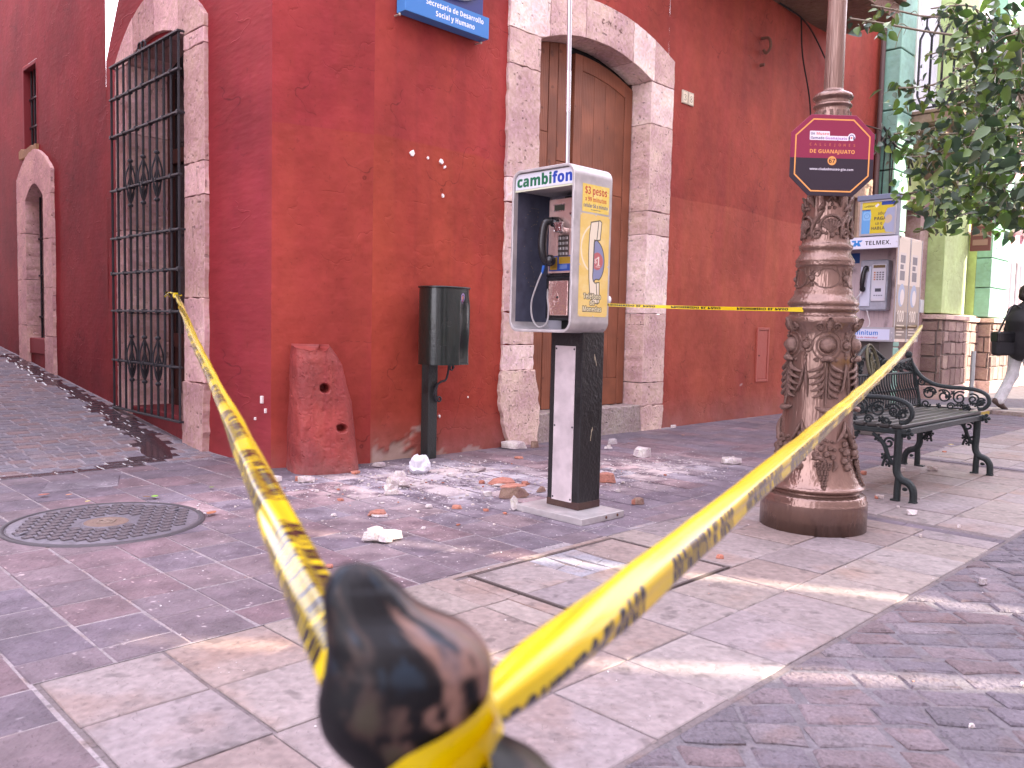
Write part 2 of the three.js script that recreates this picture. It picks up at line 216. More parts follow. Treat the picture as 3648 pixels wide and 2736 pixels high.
{ // inspection hatch set flush in the pale strip: steel frame filled with slabs
  const t = thing('hatch_cover', 'square inspection hatch with slab infill and dark metal rim in the pale strip', 'hatch', [-0.75, 0, 2.667]);
  const x0 = HX0 + 0.75, x1 = HX1 + 0.75, z0 = HZ0 - 2.667, z1 = HZ1 - 2.667, w = 0.011, fr = std([0.10, 0.075, 0.07], { roughness: 0.8, map: T.fine });
  mesh('rim', merge([bx(x0, x1, -0.03, 0.0005, z0, z0 + w, 0.001), bx(x0, x1, -0.03, 0.0045, z1 - w, z1, 0.001), bx(x0, x0 + w, -0.03, 0.0055, z0 + w, z1 - w, 0.001), bx(x1 - w, x1, -0.03, 0.002, z0 + w, z1 - w, 0.001)]), fr, t);
  const crack = std([0.34, 0.33, 0.36], { map: rep(T.paver, 2), bumpMap: rep(T.paverBump, 2), bumpScale: 0.006, roughness: 0.8 });
  const xs = [x0 + w + 0.004, x0 + 0.33, x0 + 0.62, x1 - w - 0.004], zz = [z0 + w + 0.003, z0 + 0.30, z1 - w - 0.006];
  for (let i = 0; i < 3; i++) for (let k = 0; k < 2; k++) {
    if (i && k === 0 && i < 2) { // the cracked cement panel: broken pieces
      const px = [xs[1], xs[1] + 0.10, xs[1] + 0.19, xs[2] - 0.004];
      for (let a = 0; a < 3; a++) { const q = rr(0.1, 0.2), c = 0.0015; mesh('broken_slab', slab([[px[a] + c, zz[0]], [px[a + 1] - c, zz[0]], [px[a + 1] - c - 0.02, zz[0] + q], [px[a] + c, zz[0] + q + 0.02]], rr(-0.002, 0), 0.03, 0.0015), crack, t); mesh('broken_slab', slab([[px[a] + c, zz[0] + q + 0.024], [px[a + 1] - c - 0.02, zz[0] + q + 0.004], [px[a + 1] - c, zz[1] - 0.004], [px[a] + c, zz[1] - 0.004]], rr(-0.002, 0), 0.03, 0.0015), crack, t); }
      continue;
    }
    mesh('infill_slab', slab([[xs[i] + 0.002, zz[k]], [xs[i + 1] - 0.003, zz[k]], [xs[i + 1] - 0.003, zz[k + 1] - 0.004], [xs[i] + 0.002, zz[k + 1] - 0.004]], 0.0005, 0.03, 0.002), pick(lightM.slice(0, 5)), t);
  }
}
// cobbled roadway, rows lie at 45 degrees to the kerb line
const cobM = [[0.198, 0.165, 0.190], [0.178, 0.154, 0.182], [0.225, 0.179, 0.197], [0.164, 0.144, 0.168], [0.232, 0.197, 0.217], [0.205, 0.154, 0.165]].map((c) => std(c, { map: rep(T.paver, 2.5), bumpMap: rep(T.paverBump, 4), bumpScale: 0.012, roughness: 0.8 }));
const road = struct('road', 'purple-grey cobbled roadway beyond the pale stone strip');
mesh('mortar', sheet(-14, 24, 3.63, 9.6, -0.005, 60, 12), groutDark, road); mesh('mortar', sheet(-14, -4.2, -0.8, 3.63, -0.0055, 2, 2), groutDark, road); mesh('mortar', sheet(9, 24, -0.5, 3.63, -0.0055, 2, 2), groutDark, road); mesh('mortar', sheet(-4.2, -2.7, 4.2, 3.63, -0.008, 1, 1), groutDark, road);
{
  const L = []; let b = -9;
  const W = (a, c) => [-3.32 + (a + c) * 0.7071, 4.7 + (a - c) * 0.7071];
  while (b < 4.2) {
    const h = rr(0.095, 0.135); let a = -3 + rnd() * 0.05, ci = 0;
    while (a < 4.6) {
      const l = (0.125 + 0.09 * hash(ci++, 5, 3)) * rr(0.93, 1.07), j = () => rr(-0.010, 0.010), g = 0.019;
      let poly = [[a + g / 2 + j(), b + g / 2 + j()], [a + l * 0.5, b + g / 2 + j()], [a + l - g / 2 + j(), b + g / 2 + j()], [a + l - g / 2 + j(), b + h - g / 2 + j()], [a + l * 0.5, b + h - g / 2 + j()], [a + g / 2 + j(), b + h - g / 2 + j()]].map((q) => W(...q)); a += l;
      const mx = poly.reduce((s, p) => s + p[0], 0) / 6, mz = poly.reduce((s, p) => s + p[1], 0) / 6;
      if (mz < 3.5 || mz > 6.3 || mx > 5 || mx < -5) continue;
      poly = clipZ(poly, 3.634, true); if (poly.length < 3) continue; if (Math.max(...poly.map((p) => p[1])) < 3.67) continue;
      const ty = rr(-0.002, 0.004), sx = rr(-0.03, 0.03), sz = rr(-0.03, 0.03);
      L.push({ g: slab(poly, ty, 0.03, 0.006, 1, (x, z) => (x - mx) * sx + (z - mz) * sz), m: pick(cobM), d: camD(mx, mz), v: inView(mx, mz, 0.2) ? 1 : 0 });
    }
    b += h;
  }
  lay(road, 'cobble', L);
}
// alley setts
const settM = [[0.250, 0.216, 0.240], [0.226, 0.204, 0.240], [0.281, 0.232, 0.248], [0.296, 0.212, 0.212], [0.242, 0.228, 0.264]].map((c) => std(c, { map: rep(T.paver, 2.5), bumpMap: rep(T.paverBump, 4), bumpScale: 0.008, roughness: 0.75 }));
const wetM = std([0.075, 0.055, 0.065], { map: rep(T.paver, 2.5), bumpMap: rep(T.paverBump, 4), bumpScale: 0.003, roughness: 0.2 });
const alley = struct('path', 'narrow sloping alley of small grey setts with a wet gutter');
const groutAlley = std([0.36, 0.325, 0.35], { map: rep(T.paver, 2.2), bumpMap: rep(T.paverBump, 5), bumpScale: 0.006, roughness: 0.9 });
mesh('mortar', sheet(-3.5, -0.55, -12, -0.80, -0.004, 6, 40, (x, z) => elev(z)), groutAlley, alley);
const wetLine = [[-2.9, -0.80], [-2.04, -0.83], [-1.5, -0.87], [-1.25, -0.95], [-1.02, -1.08], [-0.90, -1.4], [-0.82, -2.0], [-0.76, -3.2], [-0.74, -6]];
const wetD = (x, z) => { let m = 9; for (let i = 0; i + 1 < wetLine.length; i++) { const [a, b] = wetLine[i], [c, d] = wetLine[i + 1], t = clamp(((x - a) * (c - a) + (z - b) * (d - b)) / ((c - a) ** 2 + (d - b) ** 2)); m = Math.min(m, Math.hypot(x - mix(a, c, t), z - mix(b, d, t))); } return m; };
{
  const L = []; let z = -0.805;
  while (z > -8) {
    const h = rr(0.08, 0.105); let x = -3.3 + rnd() * 0.1;
    while (x < -0.66) {
      const l = rr(0.10, 0.175), j = () => rr(-0.005, 0.005), g = 0.013, x1 = Math.min(-0.645, x + l - g), mx = x + l / 2, mz = z - h / 2;
      const poly = [[x + j(), z + j()], [x1 + j(), z + j()], [x1 + j(), z - h + g + j()], [x + j(), z - h + g + j()]]; x += l;
      if (!inView(mx, mz, 0.6)) continue;
      const w = wetD(mx, mz) + (mx < -1.5 ? 0.03 : 0) - (mx > -1.3 && mz > -2.6 ? 0.02 : 0) + 0.06 * (vn(mx * 9, mz * 9, 3) - 0.5);
      L.push({ g: slab(poly, rr(0, 0.004), 0.02, 0.006, 1, (a, b) => elev(b)), m: w < 0.085 ? wetM : pick(settM), d: camD(mx, mz), v: inView(mx, mz, 0.1) ? 1 : 0 });
    }
    z -= h;
  }
  lay(alley, 'sett', L);
  const P = []; for (const s of [1, -1]) { const q = wetLine.map(([a, b], i) => { const [c, d] = wetLine[Math.min(i + 1, wetLine.length - 1)], [e, f] = wetLine[Math.max(i - 1, 0)], n = Math.hypot(c - e, d - f), w = (i < 3 ? 0.055 : i > 3 && i < 7 ? 0.085 : 0.065) + 0.03 * vn(i * 1.7, s); return [a + s * w * -(d - f) / n, b + s * w * (c - e) / n]; }); P.push(...(s > 0 ? q : q.reverse())); }
  const g = new THREE.ShapeGeometry(shape(P)).rotateX(Math.PI / 2), p = g.attributes.position; for (let i = 0; i < p.count; i++) p.setY(i, -0.0015 + elev(p.getZ(i))); g.computeVertexNormals();
  mesh('wet_gutter', triUV(g), std([0.055, 0.032, 0.036], { roughness: 0.15 }), alley);
}
{ // rectangular cover stone by the gutter
  const t = thing('cover_stone', 'flat grey rectangular cover stone beside the wet gutter', 'cover', [-1.715, 0, -0.385], 0);
  mesh('stone', slab([[-0.135, -0.165], [0.255, -0.145], [0.13, 0.175], [-0.255, 0.12]], 0.006, 0.03, 0.004), darkM[4], t);
}
{ // round manhole cover
  const t = thing('manhole_cover', 'large round cast iron manhole cover with raised square studs', 'manhole cover', [-1.94, 0, 0.64], 0.12), ci = std([0.26, 0.245, 0.28], { map: rep(T.paver, 2), bumpMap: rep(T.paverBump, 5), bumpScale: 0.003, roughness: 0.5, metalness: 0.35 }), R = 0.43;
  mesh('disc', lathe([[0, 0.005], [0.10, 0.005], [0.105, 0.003], [0.112, 0.003], [0.117, 0.0055], [0.405, 0.0055], [0.409, 0.002], [0.414, 0.002]], 64), ci, t);
  mesh('frame', lathe([[0.414, 0.0], [0.416, 0.008], [0.432, 0.008], [0.438, 0.001]], 64), std([0.11, 0.10, 0.11], { roughness: 0.6, metalness: 0.3, map: rep(T.paver, 2) }), t);
  mesh('hub', lathe([[0, 0.0072], [0.094, 0.0072], [0.098, 0.004]], 32), std([0.26, 0.19, 0.15], { map: rep(T.stone, 6), roughness: 0.7, metalness: 0.2 }), t);
  const sg = slab([[-0.022, -0.015], [0.022, -0.015], [0.022, 0.015], [-0.022, 0.015]], 0.0135, 0.01, 0.003), stud = std([0.17, 0.16, 0.185], { map: rep(T.paver, 3), roughness: 0.45, metalness: 0.35 });
  for (let i = -7; i <= 7; i++) for (let k = -7; k <= 7; k++) { const x = i * 0.066 + (k & 1 ? 0.033 : 0), z = k * 0.049, r = Math.hypot(x, z); if (r < 0.375 && r > 0.148) mesh('stud', sg, stud, t).position.set(x, 0, z); }
  const raised = std([0.24, 0.18, 0.145], { roughness: 0.7, metalness: 0.2 });
  mesh('emblem', merge([bx(-0.05, 0.05, 0.006, 0.011, -0.006, 0.006, 0.002), bx(-0.006, 0.006, 0.006, 0.0112, -0.05, 0.05, 0.002), mv(new THREE.TorusGeometry(0.035, 0.006, 6, 24), 0, 0.008, 0, Math.PI / 2)]), raised, t);
  for (const s of [-1, 1]) mesh('lifting_lug', merge([tube([V(-0.03, 0.006, 0), V(0, 0.014, 0.006), V(0.03, 0.006, 0)], 0.006, 10, 6), ball(0.012, -0.034, 0.007, 0, 1, 0.5, 1, 10, 6), ball(0.012, 0.034, 0.007, 0, 1, 0.5, 1, 10, 6)]), stud, t).position.set(s * 0.345, 0, s * 0.02);
}
// ---------------------------------------------------------------- the red corner building
const red = thing('corner_building', 'red plastered corner building with pink stone door surrounds', 'building');
function wallGrid(us, vs, P, N, colorAt, dispAt, skip = () => false) { // plastered wall with its own unevenness; us, vs are the grid lines
  const pos = [], uv = [], col = [], idx = [], nu = us.length, nv = vs.length;
  for (let j = 0; j < nv; j++) for (let i = 0; i < nu; i++) { const u = us[i], v = vs[j], p = P(u, v), d = dispAt(u, v), c = colorAt(u, v); pos.push(p[0] + N[0] * d, p[1] + N[1] * d, p[2] + N[2] * d); uv.push(u, v); col.push(...c); }
  for (let j = 0; j + 1 < nv; j++) for (let i = 0; i + 1 < nu; i++) { if (skip((us[i] + us[i + 1]) / 2, (vs[j] + vs[j + 1]) / 2)) continue; const a = j * nu + i, b = a + 1, c = a + nu, d = c + 1; idx.push(a, b, d, a, d, c); }
  const g = new THREE.BufferGeometry(); g.setAttribute('position', new THREE.Float32BufferAttribute(pos, 3)); g.setAttribute('uv', new THREE.Float32BufferAttribute(uv, 2)); g.setAttribute('color', new THREE.Float32BufferAttribute(col, 3)); g.setIndex(idx); g.computeVertexNormals(); return g;
}
const lines = (a, b, step, extra = []) => { const n = Math.max(1, Math.round(Math.abs(b - a) / step)), r = []; for (let i = 0; i <= n; i++) r.push(a + (b - a) * i / n); return [...new Set([...r, ...extra.filter((e) => e > Math.min(a, b) && e < Math.max(a, b))].map((v) => +v.toFixed(4)))].sort((x, y) => (a < b ? x - y : y - x)); };
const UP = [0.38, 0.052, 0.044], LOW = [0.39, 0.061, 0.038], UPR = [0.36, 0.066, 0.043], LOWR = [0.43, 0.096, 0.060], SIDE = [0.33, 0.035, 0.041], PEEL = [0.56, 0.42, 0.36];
const mc = (a, b, t) => [mix(a[0], b[0], t), mix(a[1], b[1], t), mix(a[2], b[2], t)];
const blotch = (c, x, y, amt = 0.11, s = 0) => { const k = 1 + amt * (fbm(x * 1.1, y * 1.1, 33 + s, 4) - 0.5) * 2 + 0.06 * (fbm(x * 7, y * 7, 35 + s, 3) - 0.5) * 2, st = fbm(x * 9, y * 0.6, 37 + s, 3); return [c[0] * k * (1 + 0.08 * (st - 0.5)), c[1] * k * (1 + 0.35 * (st - 0.5)), c[2] * k]; };
const facadeCol = (x, y) => {
  const line = 2.235 + 0.012 * Math.sin(x * 3) + (x > 3.4 ? 0.035 : 0), t = y < line ? 1 : 0, rgt = sst(0.9, 4.2, x);
  let c = mc(mc(UP, UPR, rgt), mc(LOW, LOWR, rgt), t); c = blotch(c, x, y);
  if (y < 0.4) { const p = fbm(x * 9, y * 9, 71, 4), w = sst(0.5, 0.62, p + (0.10 - y) * 1.9 + (x > 0.02 && x < 0.6 ? 0.03 : -0.2)) * (x < 1.3 ? 1 : 0); c = mc(c, PEEL, w); c = mc(c, [0.5, 0.30, 0.27], 0.35 * sst(0.35, 0, y) * fbm(x * 4, y * 4, 73, 3)); }
  const gr = sst(0.42, 0, y) * (0.25 + 0.75 * fbm(x * 3, y * 6, 93, 3)); c = mc(c, [0.30, 0.16, 0.14], 0.42 * gr); const dr = fbm(x * 16, y * 0.5, 95, 3); if (y > 0.4) c = mc(c, [c[0] * 0.72, c[1] * 0.8, c[2] * 0.85], 0.28 * sst(0.60, 0.72, dr) * sst(0.4, 1.2, y)); const pt = fbm(Math.floor(x * 1.4) * 7.1 + 3, Math.floor(y * 1.1 + x * 0.2) * 3.3, 97, 2); c = [c[0] * (0.975 + 0.05 * pt), c[1] * (0.96 + 0.08 * pt), c[2]];
  const sc = vn(x * 42, y * 42, 75); if (sc > 0.995) c = mc(c, [0.72, 0.66, 0.6], 0.7);
  return c;
};
const bumpy = (x, y, s) => 0.022 * (fbm(x * 1.3, y * 1.3, 81 + s, 3) - 0.5) + 0.009 * (fbm(x * 6, y * 6, 83 + s, 3) - 0.5) - (y < 0.2 && s === 0 && x < 0.6 ? 0.018 * sst(0.5, 0.62, fbm(x * 9, y * 9, 71, 4) + (0.1 - y) * 1.9 + 0.03) : 0);
const facP = (x, y) => [x, y, 0], vsW = [...lines(0, 0.6, 0.02), ...lines(0.65, 2.2, 0.06), 2.232, 2.236, ...lines(2.25, 2.32, 0.006), ...lines(2.36, 6.2, 0.09)];
const edgeIn = (x, a, b) => sst(0, 0.12, x - a) * sst(0, 0.05, b - x);
const DOOR = { x0: 1.60, x1: 3.10, out0: 1.245, out1: 3.455 };
mesh('wall', wallGrid(lines(0.01, 1.34, 0.026), vsW, facP, [0, 0, 1], facadeCol, (x, y) => bumpy(x, y, 0) * edgeIn(x, 0.01, 9)), M.wall, red);
mesh('wall', wallGrid(lines(1.34, 3.38, 0.08), [3.55, ...lines(3.6, 6.2, 0.1)], facP, [0, 0, 1], facadeCol, (x, y) => bumpy(x, y, 0)), M.wall, red);
mesh('wall', wallGrid(lines(3.38, 8.3, 0.04), vsW, facP, [0, 0, 1], facadeCol, (x, y) => bumpy(x, y, 0) * edgeIn(x, 3, 8.3)), M.wall, red);
// chamfered corner
const E1 = [-0.625, -0.212], E2 = [0.01, 0], cl = Math.hypot(E2[0] - E1[0], E2[1] - E1[1]), cn = [-(E2[1] - E1[1]) / cl, 0, (E2[0] - E1[0]) / cl];
mesh('wall', wallGrid(lines(0, cl, 0.026), vsW, (u, v) => [mix(E1[0], E2[0], u / cl), v, mix(E1[1], E2[1], u / cl)], cn, (u, v) => { let c = blotch(v < 2.235 ? [0.36, 0.053, 0.040] : [0.345, 0.044, 0.043], u, v, 0.16, 5); if (v < 0.3) c = mc(c, [0.40, 0.2, 0.18], 0.5 * sst(0.3, 0, v) * fbm(u * 8, v * 8, 77, 3)); return c; }, (u, v) => bumpy(u + 9, v, 3) * sst(0, 0.06, u) * sst(0, 0.06, cl - u)), M.wall, red);
// alley side: plane X = -0.62, u is -Z
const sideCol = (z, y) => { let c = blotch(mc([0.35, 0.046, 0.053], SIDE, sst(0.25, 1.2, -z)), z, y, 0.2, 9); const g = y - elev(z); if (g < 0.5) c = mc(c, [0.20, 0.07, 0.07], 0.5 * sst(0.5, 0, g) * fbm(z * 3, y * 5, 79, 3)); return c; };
const sideP = (z, y) => [-0.622, y, z];
const edgeZ = (y) => (y < 3.2 ? -3.13 : -3.13 + Math.min(0.86, (y - 3.2) * 0.70));
const nearVs = [...lines(-0.1, 0.9, 0.05), ...lines(0.98, 3.1, 0.08), ...lines(3.15, 4.4, 0.05), ...lines(4.5, 6.2, 0.2)];
{
  const F = lines(0, 1, 0.012), zOf = (u, y) => mix(E1[1], edgeZ(y), u);
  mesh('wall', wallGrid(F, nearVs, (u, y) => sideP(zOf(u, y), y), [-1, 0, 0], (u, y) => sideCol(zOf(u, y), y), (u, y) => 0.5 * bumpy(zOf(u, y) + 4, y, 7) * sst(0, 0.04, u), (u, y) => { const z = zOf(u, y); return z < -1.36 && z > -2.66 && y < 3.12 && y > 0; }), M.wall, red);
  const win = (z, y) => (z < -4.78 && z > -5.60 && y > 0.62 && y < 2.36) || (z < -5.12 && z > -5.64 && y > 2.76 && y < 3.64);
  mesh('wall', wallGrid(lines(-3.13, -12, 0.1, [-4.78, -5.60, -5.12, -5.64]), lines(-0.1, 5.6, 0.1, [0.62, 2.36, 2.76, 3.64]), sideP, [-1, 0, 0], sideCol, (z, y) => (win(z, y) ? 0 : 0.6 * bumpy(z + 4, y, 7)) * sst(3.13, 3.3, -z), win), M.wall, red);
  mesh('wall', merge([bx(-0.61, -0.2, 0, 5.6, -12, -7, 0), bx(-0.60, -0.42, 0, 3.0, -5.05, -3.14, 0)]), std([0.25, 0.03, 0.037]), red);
}
// stone surrounds: block outlines with chipped edges, pushed out a little from the plaster
function stoneBlock(poly, depth, jit = 0.006, step = 0.05) {
  const pts = []; poly.forEach((p, i) => { const q = poly[(i + 1) % poly.length], l = Math.hypot(q[0] - p[0], q[1] - p[1]), n = Math.max(1, Math.round(l / step)); for (let k = 0; k < n; k++) { const t = k / n, j = k ? jit : jit * 0.4; pts.push([mix(p[0], q[0], t) + rr(-j, j), mix(p[1], q[1], t) + rr(-j, j)]); } });
  const g = ext(shape(pts), depth, 0.0035), o = rr(0, 9), u = g.attributes.uv; for (let i = 0; i < u.count; i++) u.setXY(i, u.getX(i) + o, u.getY(i) + o * 0.7); return g;
}
const surround = part('door_surround', red);
const outerY = (x) => 3.745 - 0.215 * ((x - 2.40) / 1.02) ** 2, innerY = (x) => 3.415 - 0.155 * ((x - 2.34) / 0.76) ** 2;
const stonesM = [M.cantera, std([0.70, 0.51, 0.46], { map: rep(T.stone, 1.1), bumpMap: rep(T.stoneBump, 1.1), bumpScale: 0.014, roughness: 0.85 }), std([0.76, 0.56, 0.50], { map: rep(T.stone, 1.5), bumpMap: rep(T.stoneBump, 1.5), bumpScale: 0.012, roughness: 0.85 })];
{
  const ly = [0.62, 0.82, 1.08, 1.94, 2.13, 3.00, innerY(1.60)], ry = [0.24, 0.46, 1.12, 1.86, 2.08, 2.88, innerY(3.10)], D = 0.26, place = (g, m, n = 'stone_block') => mesh(n, g.translate(0, 0, -0.24), m, surround);
  for (let i = 0; i + 1 < ly.length; i++) place(stoneBlock([[DOOR.out0 + rr(-0.008, 0.008), ly[i] + 0.003], [DOOR.x0 + rr(-0.008, 0.008), ly[i] + 0.003], [DOOR.x0, ly[i + 1] - 0.003], [DOOR.out0, ly[i + 1] - 0.003]], D, 0.007), stonesM[i % 3]);
  for (let i = 0; i + 1 < ry.length; i++) place(stoneBlock([[DOOR.x1, ry[i] + 0.003], [DOOR.out1 + rr(-0.006, 0.006), ry[i] + 0.003], [DOOR.out1, ry[i + 1] - 0.003], [DOOR.x1, ry[i + 1] - 0.003]], D, 0.005), stonesM[(i + 1) % 3]);
  place(stoneBlock([[1.36, -0.02], [1.66, -0.02], [1.68, 0.30], [1.61, 0.617], [1.24, 0.617], [1.215, 0.5], [1.235, 0.3], [1.29, 0.12]], D + 0.012, 0.010, 0.04), M.canteraDark);
  place(stoneBlock([[3.12, -0.02], [3.42, -0.02], [3.44, 0.1], [3.45, 0.235], [3.1, 0.235]], D + 0.01, 0.01), M.canteraDark);
  const xs = [1.245, 1.70, 2.14, 2.80, 3.13, 3.455];
  for (let i = 0; i + 1 < xs.length; i++) {
    const a = xs[i] + 0.0025, b = xs[i + 1] - 0.0025, P = [], n = 8;
    for (let k = 0; k <= n; k++) { const x = mix(a, b, k / n); P.push([x, Math.max(innerY(clamp(x, 1.6, 3.1)), i === 0 && x < 1.6 ? innerY(1.6) : 0) + 0.002]); }
    for (let k = n; k >= 0; k--) { const x = mix(a, b, k / n); P.push([x + (i > 2 ? 0.0 : 0), outerY(x)]); }
    place(stoneBlock(P, D + rr(0, 0.006), 0.005, 0.06), stonesM[(i * 2) % 3], 'arch_stone');
  }
  const cm = std([0.10, 0.07, 0.06]); // remains of old iron numbers on the keystone
  const num = (pts, x, y) => mesh('old_number', tube(pts.map(([a, b]) => V(x + a * 0.02, y + b * 0.02, 0.029)), 0.0045, 16, 5), std([0.33, 0.22, 0.19]), surround);
  num([[0.6, 0.6], [-0.4, 0.9], [-0.8, 0], [-0.4, -0.9], [0.6, -0.6]], 2.36, 3.60); num([[-0.8, -0.8], [-0.6, 0.9], [0.2, 0.2], [0.8, 0.8], [0.8, -0.8]], 2.445, 3.605); num([[-0.6, 0.4], [0.4, 0.5], [0, -0.9]], 2.53, 3.595); num([[0.5, -0.8], [-0.7, 0], [0.4, 0.9], [0.5, 0.1], [-0.6, 0]], 2.60, 3.585);
  mesh('sill', stoneBlock([[1.62, -0.01], [3.14, -0.01], [3.13, 0.245], [1.63, 0.245]], 0.46, 0.008).translate(0, 0, -0.45), M.sill, red);
}
{ // weathered double door
  const d = part('door', red), z = -0.20, topY = (x) => innerY(clamp(x, 1.6, 3.1)) + 0.0;
  mesh('recess', bx(1.45, 3.25, 0, 3.6, -0.7, z - 0.06, 0), M.dark, d);
  const plank = (x0, x1, y0, y1f, zz, th, m) => { const P = [[x0, y0], [x1, y0]], n = 4; for (let k = n; k >= 0; k--) { const x = mix(x0, x1, k / n); P.push([x, y1f(x)]); } const g = ext(shape(P), th, 0.003), o = rr(0, 7), u = g.attributes.uv; for (let i = 0; i < u.count; i++) u.setXY(i, u.getX(i) + o, u.getY(i) + o); mesh('plank', g.translate(0, 0, zz), m, d); };
  const leftX = [1.50, 1.685, 1.80, 1.935, 2.05, 2.175];
  for (let i = 0; i + 1 < leftX.length; i++) { const br = [2.05, 2.3, 2.62, 2.05, 2.4][i]; plank(leftX[i] + 0.003, leftX[i + 1] - 0.003, 0.25, () => br, z - 0.035 + rr(-0.003, 0.003), 0.035, M.wood); plank(leftX[i] + 0.003 + (i === 1 ? 0.012 : 0), leftX[i + 1] - 0.003, br + 0.005, topY, z - 0.035 + rr(-0.004, 0.004), 0.035, i % 2 ? M.woodB : M.wood); }
  plank(2.185, 2.245, 0.25, (x) => topY(x) - 0.08, z - 0.055, 0.02, M.woodDark);
  plank(2.255, 2.36, 0.25, (x) => topY(x) - 0.06, z - 0.035, 0.045, M.wood); plank(2.975, 3.085, 0.25, (x) => topY(x) - 0.06, z - 0.035, 0.045, M.wood);
  const rail = (y0, y1) => plank(2.362, 2.973, y0, y1, z - 0.035, 0.044, M.woodB); rail(0.25, () => 0.5);
  { const P = []; for (let k = 0; k <= 8; k++) P.push([mix(2.362, 2.973, k / 8), topY(mix(2.362, 2.973, k / 8)) - 0.19]); for (let k = 8; k >= 0; k--) P.push([mix(2.362, 2.973, k / 8), topY(mix(2.362, 2.973, k / 8)) - 0.06]); mesh('plank', ext(shape(P), 0.044, 0.003).translate(0, 0, z - 0.035), M.wood, d); }
  const px = [2.364, 2.53, 2.69, 2.83, 2.971];
  for (let i = 0; i + 1 < px.length; i++) { plank(px[i] + 0.0008, px[i + 1] - 0.0008, 2.203, (x) => topY(x) - 0.193, z - 0.03 + rr(-0.001, 0.001), 0.035, M.wood); plank(px[i] + 0.0008, px[i + 1] - 0.0008, 0.503, () => 2.20, z - 0.03 + rr(-0.001, 0.001), 0.035, M.wood); }
  mesh('door_frame', merge([bx(3.088, 3.13, 0.25, 3.3, z - 0.05, z - 0.01, 0.003)]), M.woodDark, d);
}
{ // house fittings fixed to the facade
  const p = part('meter_hatch', red);
  mesh('frame', merge([bx(5.27, 5.30, 0.40, 1.02, -0.01, 0.018, 0.004), bx(5.52, 5.55, 0.40, 1.02, -0.01, 0.018, 0.004), bx(5.30, 5.52, 0.40, 0.43, -0.01, 0.0175, 0.004), bx(5.30, 5.52, 0.99, 1.02, -0.01, 0.0175, 0.004)]), std([0.36, 0.075, 0.05], { roughness: 0.6 }), p);
  mesh('door', bx(5.304, 5.516, 0.434, 0.986, -0.01, 0.010, 0.003), std([0.355, 0.07, 0.045], { roughness: 0.6, bumpMap: T.fineBump, bumpScale: 0.003 }), p);
  mesh('keyhole', cyl(0.008, 0.008, 0.006, 0, 0, 0).rotateX(Math.PI / 2).translate(5.33, 0.7, 0.010), M.dark, p);
  const hk = part('wall_hook', red); mesh('hook', tube([V(5.10, 4.16, 0), V(5.10, 4.14, 0.09), V(5.10, 4.04, 0.11), V(5.10, 3.99, 0.06), V(5.10, 4.03, 0.03)], 0.016, 24, 8), M.rust, hk); mesh('stub', cyl(0.02, 0.016, 0.05, 0, 0, 0, 10).rotateX(Math.PI / 2).translate(5.06, 3.86, 0.02), M.rust, hk);
  const chip = std([0.82, 0.76, 0.72], { roughness: 0.9 });
  for (const [x, y, s] of [[0.331, 2.161, 0.022], [0.476, 2.15, 0.011], [0.60, 2.14, 0.02], [0.632, 2.11, 0.012], [0.62, 1.903, 0.014], [0.62, 0.29, 0.012], [0.9, 0.42, 0.008]]) { const P = []; for (let i = 0; i < 6; i++) { const a = i / 6 * 6.28; P.push([x + Math.cos(a) * s * rr(0.5, 1.1), y + Math.sin(a) * s * rr(0.6, 1.3)]); } mesh('plaster_chip', ext(shape(P), 0.012, 0.002).translate(0, 0, -0.002), chip, red); }
  for (const [z, y, w, h] of [[-0.33, 0.42, 0.012, 0.05], [-0.28, 0.36, 0.008, 0.03], [-0.42, 0.3, 0.006, 0.02]]) mesh('plaster_chip', bx(-0.635, -0.615, y, y + h, z - w, z + w, 0.003), chip, red);
  // thick masonry slab of the balcony above the far end of the facade
  const sl = std([0.21, 0.13, 0.085], { map: rep(T.stone, 0.8), bumpMap: rep(T.stoneBump, 0.8), bumpScale: 0.02, roughness: 0.9 });
  mesh('balcony_slab', merge([bx(3.6, 6.85, 4.62, 4.82, -0.05, 0.78, 0.01), bx(3.55, 6.9, 4.825, 4.93, -0.05, 0.84, 0.01)]), sl, red);
  mesh('drain_pipe', tube([V(8.24, 0.1, 0.06), V(8.24, 2, 0.06), V(8.24, 6, 0.06)], 0.035, 8, 10), std([0.10, 0.06, 0.055], { roughness: 0.5 }), red);
  // stone doorway at the far end
  const fd = part('door_surround', red), sand = std([0.46, 0.33, 0.23], { map: rep(T.stone, 1), bumpMap: rep(T.stoneBump, 1), bumpScale: 0.012, roughness: 0.85 });
  for (const [y0, y1] of [[0, 0.62], [0.625, 1.3], [1.305, 2.0], [2.005, 2.75]]) { mesh('stone_block', bx(7.72, 8.16, y0, y1, -0.05, 0.05, 0.008), sand, fd); mesh('stone_block', bx(6.62, 6.95, y0, y1, -0.05, 0.05, 0.008), sand, fd); }
  mesh('lintel', bx(6.62, 8.16, 2.755, 3.06, -0.05, 0.055, 0.01), sand, fd);
  mesh('door_leaf', bx(6.955, 7.715, 0.02, 2.75, -0.04, 0.012, 0.004), M.woodDark, fd);
}
